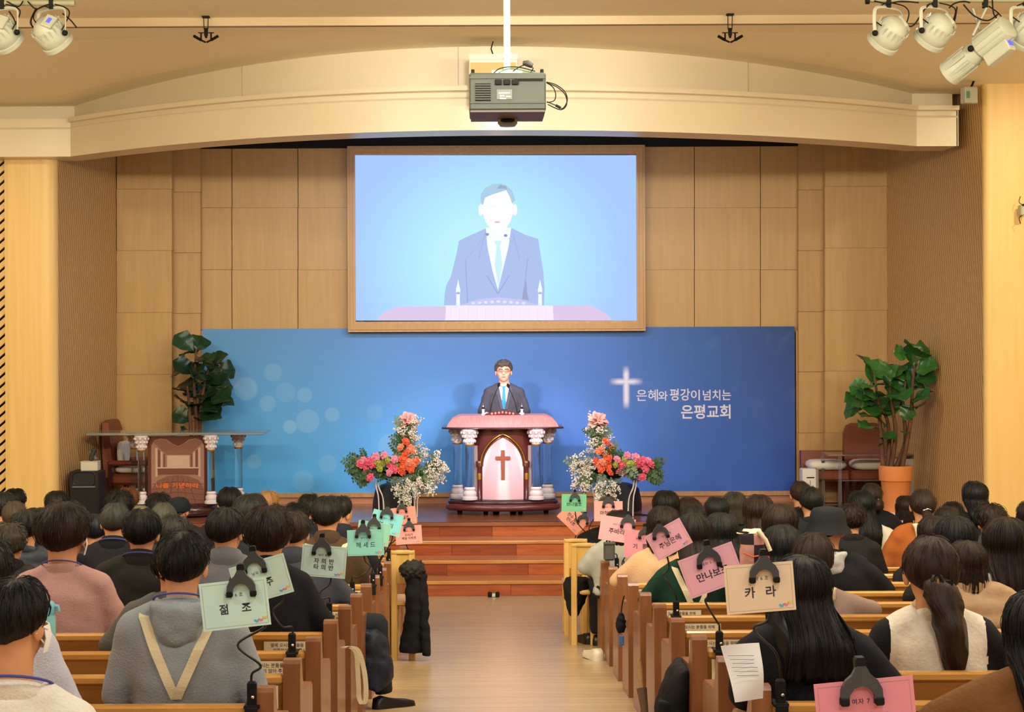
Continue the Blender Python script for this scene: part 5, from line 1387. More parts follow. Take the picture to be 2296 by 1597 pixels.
def hair_build(t, c, a, style, mat, yaw, seed, nA=56, wide=1.0, k_len=1.0, back=-.14, flare=0.0):
    """hair shell round the head centre c (local), a = half head width"""
    st = dict(short=(2.15, 1.72, .95, .020, .006, .003), long_short=(2.25, 1.95, .9, .026, .012, .004), curly=(2.15, 1.85, .95, .026, .016, .011), buzz=(2.1, 1.6, 1.0, .012, .004, .002), thin=(2.05, 1.65, .75, .008, .005, .002),
              bob=(1.75, 1.75, .9, .020, .016, .003), long=(1.75, 1.75, .9, .018, .014, .003), tied=(2.25, 1.75, .9, .012, .008, .002), cap=(1.9, 1.7, 1.1, .014, .014, .0))[style]
    eb, es, ef, tt_, te, amp = st
    curtain = {'bob': .125, 'long': .30}.get(style, 0) * k_len
    nP = 14; nC = 12 if curtain else 0
    V = []; UV = []; F_ = []
    cy, sy = math.cos(yaw), math.sin(yaw)
    cols = nA + 1
    def put(x, y, z):
        V.append((c[0] + x * cy - y * sy, c[1] + x * sy + y * cy, c[2] + z))
    rws = nP + 1 + nC + 1
    for i in range(cols):
        az = -PI + 2 * PI * i / nA
        s_ = (1 - math.cos(az)) / 2
        e = lerp(eb, es, s_ / .5) if s_ < .5 else lerp(es, ef, sm01((s_ - .5) / .5))
        clen = curtain * sm01((2.05 - abs(az)) / .5)
        for j in range(nP + 1):
            u = j / nP; th = e * u
            n = fbm(az * (5 if style != 'curly' else 3.2) + seed, th * (1.2 if style != 'curly' else 4.0), seed) * amp * (1 if style == 'curly' else min(1, u * 2))
            ext = lerp(tt_, te, u ** 2.2) + n + .010 * wide * math.sin(min(u, 1) * PI) * (1 if style not in ('thin', 'tied', 'buzz') else .1)
            rx, ry, rz_ = a + ext, a * 1.2 + ext, a * 1.2 + ext
            x, y, z = math.sin(th) * math.sin(az) * rx, -math.sin(th) * math.cos(az) * ry, math.cos(th) * rz_
            if style in ('short', 'buzz', 'long_short', 'curly', 'thin') and z < -a * .2 and y < 0:      # nape tapers into the neck
                q = sm01((-a * .2 - z) / (a * .9)); x *= 1 - .22 * q; y *= 1 - .18 * q
            put(x, y, z); UV.append((az / (2 * PI), u * .6))
        if nC:
            bx, by, bz = x, y, z
            for j in range(1, nC + 1):
                u = j / nC
                n = fbm(az * 7 + seed, u * 1.4, 3.0) * .007 * (.4 + u)
                if style == 'bob': fx = 1 + .10 * math.sin(u * PI * .7) - .10 * u * u; dy = 0
                else: fx = 1 + .05 * math.sin(u * PI) - (.16 - flare) * sm01(u); dy = 0
                yy = by
                if style == 'long' and by < .02:
                    yy = lerp(by, min(by, (back - .012) - c[1] + .09 * (1 - (1 if abs(bx) < .01 else 1))), sm01(u * 1.6)) - .015 * math.sin(u * PI)
                nx, ny = math.sin(az), -math.cos(az)
                cut = clen * (1 + .12 * noise.noise(Vector((az * 4 + seed, 0, 7))))
                put(bx * fx + nx * n, yy * (1.02 if style == 'bob' else 1) + ny * n, bz - cut * u); UV.append((az / (2 * PI), .6 + u))
        # closing row towards the head
        lx, ly, lz = V[-1]
        V.append((lerp(c[0], lx, .82), lerp(c[1], ly, .82), lz + .004)); UV.append((az / (2 * PI), 1.7))
    for i in range(nA):
        for j in range(rws - 1):
            F_.append((i * rws + j, i * rws + j + 1, (i + 1) * rws + j + 1, (i + 1) * rws + j))
    # loose locks lying on the shell
    rs = random.Random(int(seed * 100) + 3)
    grid_n = len(V)
    def G(ci, rj):
        ci = ci % nA; i0 = int(ci); fi = ci - i0; j0 = min(int(rj), nP + nC - 1); fj = rj - j0
        A, B = Vector(V[i0 * rws + j0]), Vector(V[(i0 + 1) * rws + j0]); C_, D = Vector(V[i0 * rws + j0 + 1]), Vector(V[(i0 + 1) * rws + j0 + 1])
        return A.lerp(B, fi).lerp(C_.lerp(D, fi), fj)
    big = nA > 50
    nl = {'thin': 40, 'tied': 60, 'buzz': 60, 'cap': 0}.get(style, 130) * (2 if big else 1)
    for _ in range(nl):
        ci = rs.uniform(.10, .90) * nA; tot = nP + nC
        j0 = rs.uniform(.06, .80) * tot; ln_ = rs.uniform(.14, .30) * tot
        if style == 'long': ln_ *= 1.3
        j1 = min(tot - .05, j0 + ln_); hwid = rs.uniform(.10, .32) * nA / 56 * (1.0 if style != 'curly' else 1.6); drift = rs.uniform(-.9, .9) * (1 if style != 'curly' else 2.5)
        lift = rs.uniform(.002, .0065) if style not in ('curly', 'long_short') else rs.uniform(.004, .014)
        b0 = len(V); steps = 4
        for k in range(steps + 1):
            u = k / steps; rj = lerp(j0, j1, u); cc = ci + drift * u * u
            wv = hwid * (1 - .75 * u) * (.5 + .5 * min(1, u * 4))
            p0, p1 = G(cc - wv, rj), G(cc + wv, rj)
            o_ = ((p0 + p1) / 2 - Vector((c[0], c[1], min(c[2], p0.z)))); o_ = o_.normalized() if o_.length > 1e-5 else Vector((0, 0, 1))
            lf = lift * (.25 + math.sin(min(1, u * 1.1) * PI * .8) )
            V.append(tuple(p0 + o_ * lf)); V.append(tuple((p0 + p1) / 2 + o_ * (lf + .0022))); V.append(tuple(p1 + o_ * lf))
            uu = rs.uniform(0, 1) if k == 0 else uu
            for q in (0, .006, .012): UV.append((uu + q, u))
        for k in range(steps):
            q = b0 + k * 3
            F_.append((q, q + 1, q + 4, q + 3)); F_.append((q + 1, q + 2, q + 5, q + 4))
    me = bpy.data.meshes.new('hair'); me.from_pydata(V, [], F_); me.materials.append(mat)
    uvl = me.uv_layers.new(name='UVMap')
    vi = [0] * len(me.loops); me.loops.foreach_get('vertex_index', vi)
    flat = [q for k in vi for q in UV[k]]; uvl.data.foreach_set('uv', flat)
    me.polygons.foreach_set('use_smooth', [True] * len(me.polygons)); 
    return link('hair', me, t)

def uv_tube(name, pts, rad, mat, parent, n=14, lump=.0, seed=0.0, flat=1.0):
    mb = MB().tube(pts, rad, n, flat=flat)
    if lump:
        mb.v = [tuple(Vector(p) + Vector((noise.noise(Vector((p[0] * 45 + seed, p[1] * 45, p[2] * 6))), noise.noise(Vector((p[0] * 45, p[1] * 45 + seed, p[2] * 6 + 3))), 0)) * lump) for p in mb.v]
    me = bpy.data.meshes.new(name); me.from_pydata(mb.v, [], mb.f); me.materials.append(mat)
    uvl = me.uv_layers.new(name='UVMap'); vi = [0] * len(me.loops); me.loops.foreach_get('vertex_index', vi)
    uvl.data.foreach_set('uv', [q for k in vi for q in ((k % n) / n * .4, (k // n) / len(pts))])
    me.polygons.foreach_set('use_smooth', [True] * len(me.polygons))
    return link(name, me, parent)

def head_into(mb, c, a, yaw, face=True, skull=1.0):
    """closed shapes of head, jaw, nose, ears (face towards +y)"""
    Mh = Matrix.Translation(c) @ Matrix.Rotation(yaw, 4, 'Z')
    mb.ball((0, 0, 0), (a * .97, a * 1.18, a * 1.16), 22, 16, M=Mh)
    mb.ball((0, a * .30, -a * .55), (a * .78, a * .86, a * .92), 18, 12, M=Mh)
    mb.ball((0, a * .62, -a * 1.12), (a * .42, a * .42, a * .34), 12, 8, M=Mh)
    mb.loft([ring(0, a * 1.10, a * .05, a * .10, a * .10, 8), ring(0, a * 1.22, -a * .25, a * .15, a * .14, 8), ring(0, a * 1.30, -a * .42, a * .2, a * .16, 8), ring(0, a * 1.14, -a * .52, a * .17, a * .1, 8)], M=Mh)
def ears_into(mb, c, a, yaw):
    Mh = Matrix.Translation(c) @ Matrix.Rotation(yaw, 4, 'Z')
    for s_ in (-1, 1):
        Me = Mh @ Matrix.Translation((s_ * a * 1.0, a * .08, -a * .28)) @ Matrix.Rotation(-s_ * .45, 4, 'Z')
        mb.ball((0, 0, 0), (a * .10, a * .22, a * .36), 10, 8, M=Me)

ROWS_D = .27
def person(p):
    """seated figure seen from behind; p: dict"""
    row = p['row']; d = row_y(row) + p.get('dy', ROWS_D)
    fz = floor_z(d)
    px_, top, w = p['px'], p['top'], p['w']
    wm = w * d / F
    hc = W(px_, top, d)
    htop = hc.z - fz
    style = p['style']
    extra = {'short': .030, 'long_short': .036, 'curly': .042, 'buzz': .018, 'thin': .014, 'bob': .034, 'long': .030, 'tied': .018, 'cap': .026}[style]
    a = max(.066, min(.094, wm / 2 - extra * .72))
    seat = .40
    c = Vector((0, .02, htop - a * 1.2 - {'curly': .03, 'thin': .012, 'buzz': .014, 'tied': .014}.get(style, .022)))
    yaw = p.get('yaw', 0.0)
    bx = p.get('bpx'); base_x = W(bx, top, d).x if bx else hc.x
    off = hc.x - base_x
    c.x = off
    t = thing('person', p['label'], 'person', (base_x, d, fz), rot=(0, 0, p.get('rz', 0.0)))
    zs = c.z - a * 1.55 - p.get('neck', .045)            # shoulder line
    male = style in ('short', 'long_short', 'buzz', 'thin', 'cap') or p.get('male')
    sw = p.get('sw', (.215 if male else .19) * max(.95, min(1.18, a / .078)))
    skin = p.get('skin', SKIN)
    seed = px_ * .37 + top * .11
    near = w > 85
    vox = .014 if near else .02
    col_, kind = p['cloth'], p.get('kind', 'knit')
    lean = p.get('lean', 0.0)
    # body: torso core, neck, head, arms and legs in one skin
    core = MB()
    def torso(mb, g):
        H = zs - seat
        mb.loft([ring(off * f ** 2, .0 + lean * f, seat + H * f, ww + g, dd + g) for f, ww, dd in ((.0, .165, .12), (.25, sw * .72, .105), (.55, sw * .80, .112), (.78, sw * .84, .108), (.90, sw * .74, .09), (.98, sw * .50, .072), (1.05, .066, .06))])
    torso(core, -.012)
    nb_ = Vector((off, lean, zs + .0))
    core.tube([nb_ + Vector((0, 0, -.03)), (nb_ + c) / 2 + Vector((0, -.008, -.02)), c + Vector((0, -.01, -a * .6))], [a * .78, a * .70, a * .74], 14)
    head_into(core, c, a, yaw)
    hipx = .095
    hip_y = .0
    kz = seat + .055
    arms = []
    for s_ in (-1, 1):
        sh = Vector((off * .9 + s_ * (sw - .058), lean, zs - .055)); el = Vector((s_ * (sw + .015), .03 + lean * .5, seat + .21)); wr = Vector((s_ * .12, .25, seat + .16))
        arms.append((sh, el, wr))
        core.tube([sh, el], [.044, .036], 10); core.tube([el, wr], [.036, .024], 10); core.ball(sh, .046, 12, 8); core.ball(el, .037, 10, 8)
    legs = p.get('legs')
    lg = []
    for i, s_ in enumerate((-1, 1)):
        hip = Vector((s_ * hipx, .0, seat + .06)); kn = Vector((s_ * .11, .40, kz)); ft = Vector((s_ * .11, .37, .07 - .03))
        if legs and legs[i]: kn, ft = [Vector(q) for q in legs[i]]
        lg.append((hip, kn, ft))
        core.tube([hip, kn], [.07, .05], 10); core.tube([kn, ft + Vector((0, 0, .03))], [.048, .032], 10); core.ball(kn, .05, 10, 8)
    me = remesh(core, vox, 4)
    eb = MB(); ears_into(eb, c, a, yaw)
    bm = bmesh.new(); bm.from_mesh(me); bmx = bpy.data.meshes.new('e'); bmx.from_pydata(eb.v, [], eb.f); bm.from_mesh(bmx); bm.to_mesh(me); bm.free(); TRASH.append(bmx)
    me.polygons.foreach_set('use_smooth', [True] * len(me.polygons)); me.materials.clear(); me.materials.append(skin)
    link('body', me, t)
    # upper garment
    gar = MB(); g = {'puffer': .022, 'coat': .014, 'fleece': .014}.get(kind, .006)
    torso(gar, g)
    for s_, (sh, el, wr) in zip((-1, 1), arms):
        trap = [Vector((off + s_ * .045, lean, zs + .012)), sh + Vector((-s_ * .03, 0, .018)), sh]
        gar.tube(trap, [.050 + g, .056 + g, .058 + g], 12)
        gar.ball(sh, .060 + g, 14, 10); gar.tube([sh, el], [.060 + g, .050 + g], 12); gar.ball(el, .051 + g, 12, 8)
        gar.tube([el, lerp(el, wr, .95)], [.050 + g, .036 + g], 12)
    gm = remesh(gar, vox * 1.05, 6, wrinkle=.007 if kind in ('knit', 'suit', 'fleece') else .009, seed=seed, freq=8)
    if kind == 'puffer':
        displace(gm, lambda c_, n_: .010 * abs(math.sin(c_.z * 38 + c_.y * 4)))
    gm.materials.clear(); gm.materials.append(cloth(col_, kind))
    gname = {'knit': 'sweater', 'coat': 'coat', 'puffer': 'puffer_jacket', 'fleece': 'fleece_vest', 'suit': 'suit_jacket'}[kind]
    gar_o = link(gname, gm, t)
    if p.get('sleeve'):
        gm.materials.append(cloth(p['sleeve'], 'knit'))
        for pl in gm.polygons:
            if abs(pl.center.x - off * .9) > sw * .80: pl.material_index = 1
    # trousers, shoes, hands
    tr = MB(); tr.loft([ring(0, 0, seat - .01, .17, .13), ring(0, 0, seat + .10, .165, .12)])
    for hip, kn, ft in lg:
        tr.tube([hip, kn], [.088, .066], 12); tr.ball(kn, .067, 12, 8); tr.tube([kn, ft + Vector((0, 0, .02))], [.064, .052], 12)
    tm_ = remesh(tr, .022, 4, wrinkle=.006, seed=seed)
    tm_.materials.clear(); tm_.materials.append(cloth(p.get('pants', '#1a1b20'), 'coat'))
    link('trousers', tm_, t)
    for hip, kn, ft in lg:
        dirv = Vector((kn.x - hip.x, kn.y - hip.y))
        add_shoe(t, (ft.x, ft.y, ft.z - .075 if ft.z < .06 else ft.z - .06), math.atan2(-dirv.x, dirv.y), p.get('shoe'))
    for s_, (sh, el, wr) in zip((-1, 1), arms):
        dv = wr - el
        add_hand(t, s_, wr - dv.normalized() * .01, (-.15, 0, math.atan2(-dv.x, dv.y)), skin)
    # collars, hoods, lanyards
    def neck_ring(name, r0, r1, z0, z1, mat, tilt=.35, open_=False):
        rr = []
        n = 22
        for k in range(n + (0 if not open_ else 1)):
            tt = 2 * PI * k / n
            u_ = (math.sin(tt), -math.cos(tt))
            dz = math.cos(tt) * .030 * tilt / .35
            ct = Vector((off, lean * 1.0, 0))
            rr.append([(ct.x + u_[0] * r, ct.y + .004 + u_[1] * r * .84, z + dz) for r, z in ((r0 - .012, z0 - .05), (r0, z0), (lerp(r0, r1, .5) + .006, lerp(z0, z1, .55)), (r1, z1), (r1 - .012, z1 - .004), (r0 - .016, z0))])
        rr.append(rr[0])
        return MB().loft(rr, cap=False).build(name, mat, t, smooth=60)
    zc = zs + .012
    if p.get('collar'):
        cm_ = cloth(p['collar'], 'coat' if kind != 'fleece' else 'knit')
        neck_ring('collar', .098, .076, zc - .012, zc + .052, cm_)
    else:
        neck_ring('neckband', .088, .074, zc - .008, zc + .022, cloth(col_, kind))
    if p.get('hood'):
        hm = MB().loft([ring(off, lean - .075 - .02 * math.sin(f * PI), zs + .05 - .15 * f, lerp(.105, .06, f) , lerp(.045, .03, f), 16) for f in (0, .2, .45, .7, .9, 1)])
        h2 = remesh(hm, .014, 5, wrinkle=.01, seed=seed, freq=14); h2.materials.clear(); h2.materials.append(cloth(p['hood'], 'knit')); link('hood', h2, t)
    if p.get('lanyard'):
        pts = [(off + math.sin(q) * .093, lean - math.cos(q) * .079 - .002, zc + .030 + math.cos(q) * .034 + (.0 if not p.get('collar') else .002)) for q in [-1.6 + 3.2 * k / 14 for k in range(15)]]
        MB().tube(pts, .0038, 6).build('lanyard', M_LANYARD, t, smooth=60)
    bvh = None
    def on_back(x, z, lift=.006):
        nonlocal bvh
        if bvh is None: bvh = BVHTree.FromPolygons([v.co[:] for v in gm.vertices], [pl.vertices[:] for pl in gm.polygons])
        h = bvh.ray_cast(Vector((x, -1, z)), Vector((0, 1, 0)))
        return Vector((x, (h[0].y if h[0] is not None else -.12) - lift, z))
    if p.get('straps'):
        H = zs - seat
        for s_ in (-1, 1):
            pts = []
            for k in range(19):
                f = k / 18; x = off + s_ * lerp(sw * .54, -.0, f); z = lerp(zs - .004, seat + H * p.get('vee', .1), f)
                pts.append(on_back(x, z))
            q0 = pts[0]; pts = [Vector((q0.x, q0.y + .07, q0.z + .016)), Vector((q0.x, q0.y + .03, q0.z + .02))] + pts
            lf = [q + Vector((-.017, 0, 0)) for q in pts]; rt = [q + Vector((.017, 0, 0)) for q in pts]
            rr = [[tuple(l), tuple(r), tuple(r + Vector((0, .004, 0))), tuple(l + Vector((0, .004, 0)))] for l, r in zip(lf, rt)]
            MB().loft(rr).build('apron_strap', M_STRAP, t)
    if p.get('mask'):
        Mh = Matrix.Translation(c) @ Matrix.Rotation(yaw, 4, 'Z')
        rr = []
        for k in range(9):
            q = -1.45 + 2.9 * k / 8
            rr.append([tuple(Mh @ Vector((math.sin(q) * a * (.93 + ex), a * .30 + math.cos(q) * a * (1.06 + ex) * .92, z * a))) for z, ex in ((-.15, .05), (-.6, .14), (-1.15, .0), (-1.12, -.04), (-.6, .10), (-.17, .0))])
        MB().loft(rr).build('face_mask', M_MASK, t, smooth=60)
        for s_ in (-1, 1):
            MB().tube([Mh @ Vector((s_ * a * .96, a * .62, -a * .3)), Mh @ Vector((s_ * a * 1.06, a * .15, -a * .1)), Mh @ Vector((s_ * a * 1.02, a * -.04, -a * .35)), Mh @ Vector((s_ * a * .9, a * .6, -a * .9))], .0022, 5).build('ear_loop', M_MASK, t)
    if p.get('glasses'):
        Mh = Matrix.Translation(c) @ Matrix.Rotation(yaw, 4, 'Z')
        for s_ in (-1, 1): MB().tube([Mh @ Vector((s_ * a * 1.02, -.0, -a * .05)), Mh @ Vector((s_ * a * .95, a * 1.0, 0))], .0025, 5).build('glasses_arm', M_BLACK, t)
    # hair or hat
    hm_ = hair_mat(p['hair'])
    wide = p.get('wide', 1.0)
    back_y = -.125 - g + lean
    if style == 'cap':
        hair_build(t, c + Vector((0, 0, -.0)), a, 'buzz', hm_, yaw, seed, 36)
        Mh = Matrix.Translation(c) @ Matrix.Rotation(yaw, 4, 'Z')
        prof = [(a * 1.22, -a * .12), (a * 1.24, a * .12), (a * 1.2, a * .6), (a * 1.02, a * 1.05), (a * .6, a * 1.36), (.002, a * 1.45)]
        hat = MB().lathe(prof, 24, M=Mh, sy=1.14)
        if p.get('brim'):
            hat = MB().lathe([(a * 1.62, -a * .34), (a * 1.6, -a * .30), (a * 1.26, a * .18), (a * 1.22, a * .6), (a * 1.1, a * 1.1), (a * .95, a * 1.3), (a * .4, a * 1.42), (.002, a * 1.44)], 28, M=Mh, sy=1.12)
        hat.build('bucket_hat' if p.get('brim') else 'cap', cloth(p.get('hat', '#17181b'), 'coat'), t, smooth=60)
    else:
        hair_build(t, c, a, style, hm_, yaw, seed, 88 if w > 100 else (64 if near else 44), wide, p.get('klen', 1.0), back_y, p.get('flare', 0.0))
    cs, sn = math.cos(yaw), math.sin(yaw)
    def hp_(x, y, z): return Vector((c.x + x * cs - y * sn, c.y + x * sn + y * cs, c.z + z))
    if style == 'tied':
        tie = hp_(p.get('tx', 0) * a, -a * 1.22, -a * p.get('tie', .35))
        L_ = p.get('tail', .22)
        b0 = Vector((tie.x + p.get('tdx', 0), min(tie.y - .035, back_y - .02), tie.z - L_ * .5)); b1 = Vector((tie.x + p.get('tdx', 0) * 1.4, back_y - .012, tie.z - L_))
        if p.get('bun'):
            uv_tube('bun', [tie + Vector((0, .01, .02)), tie + Vector((0, -.02, 0)), tie + Vector((0, -.03, -.04)), tie + Vector((0, -.01, -.075))], [.02, .045, .048, .015], hm_, t, 14, .008, seed)
        else:
            pts = spline([tie + Vector((0, .02, .008)), tie + Vector((0, -.015, -.01)), lerp(tie, b0, .55) + Vector((0, -.015, 0)), b0, b1], 5)
            n_ = len(pts); tw = p.get('tw', .034)
            uv_tube('ponytail', pts, [tw * (.55 + .45 * sm01(i / (n_ * .25)) + .25 * math.sin(i / n_ * PI)) * (1 - .75 * sm01((i / n_ - .72) / .28)) for i in range(n_)], hm_, t, 16, p.get('lump', .006), seed, .75)
        if p.get('clip'):
            cl_ = tie + Vector((p.get('cdx', 0), -.03, .018))
            if p['clip'] == 'claw':
                mb = MB()
                for s_ in (-1, 1):
                    mb.tube([cl_ + Vector((s_ * .012 - .02, -.01, .035)), cl_ + Vector((s_ * .02 - .02, -.018, 0)), cl_ + Vector((s_ * .012 - .02, -.006, -.05))], [.007, .010, .006], 8)
                mb.box(tuple(cl_ + Vector((.015, -.008, -.006))), (.045, .02, .035))
                mb.build('claw_clip', pm('black_gloss', '#0c0d10', .15), t, smooth=60)
                MB().box(tuple(cl_ + Vector((-.022, -.03, .012))), (.006, .004, .022)).build('clip_glint', M_GOLD, t)
            else:
                MB().tube([cl_ + Vector((-.028, .0, -.006)), cl_ + Vector((0, -.008, .008)), cl_ + Vector((.028, .0, -.002))], .006, 8).build('hair_clip', {'gold': M_GOLD, 'silver': M_CHROME}[p['clip']], t, smooth=60)
    if p.get('tie_knot'):
        uv_tube('hair_knot', [hp_(0, -a * 1.1, -a * .1), hp_(0, -a * 1.32, -a * .25), hp_(0, -a * 1.2, -a * .5)], [.012, .022, .012], hm_, t, 12, .004, seed)
    return t

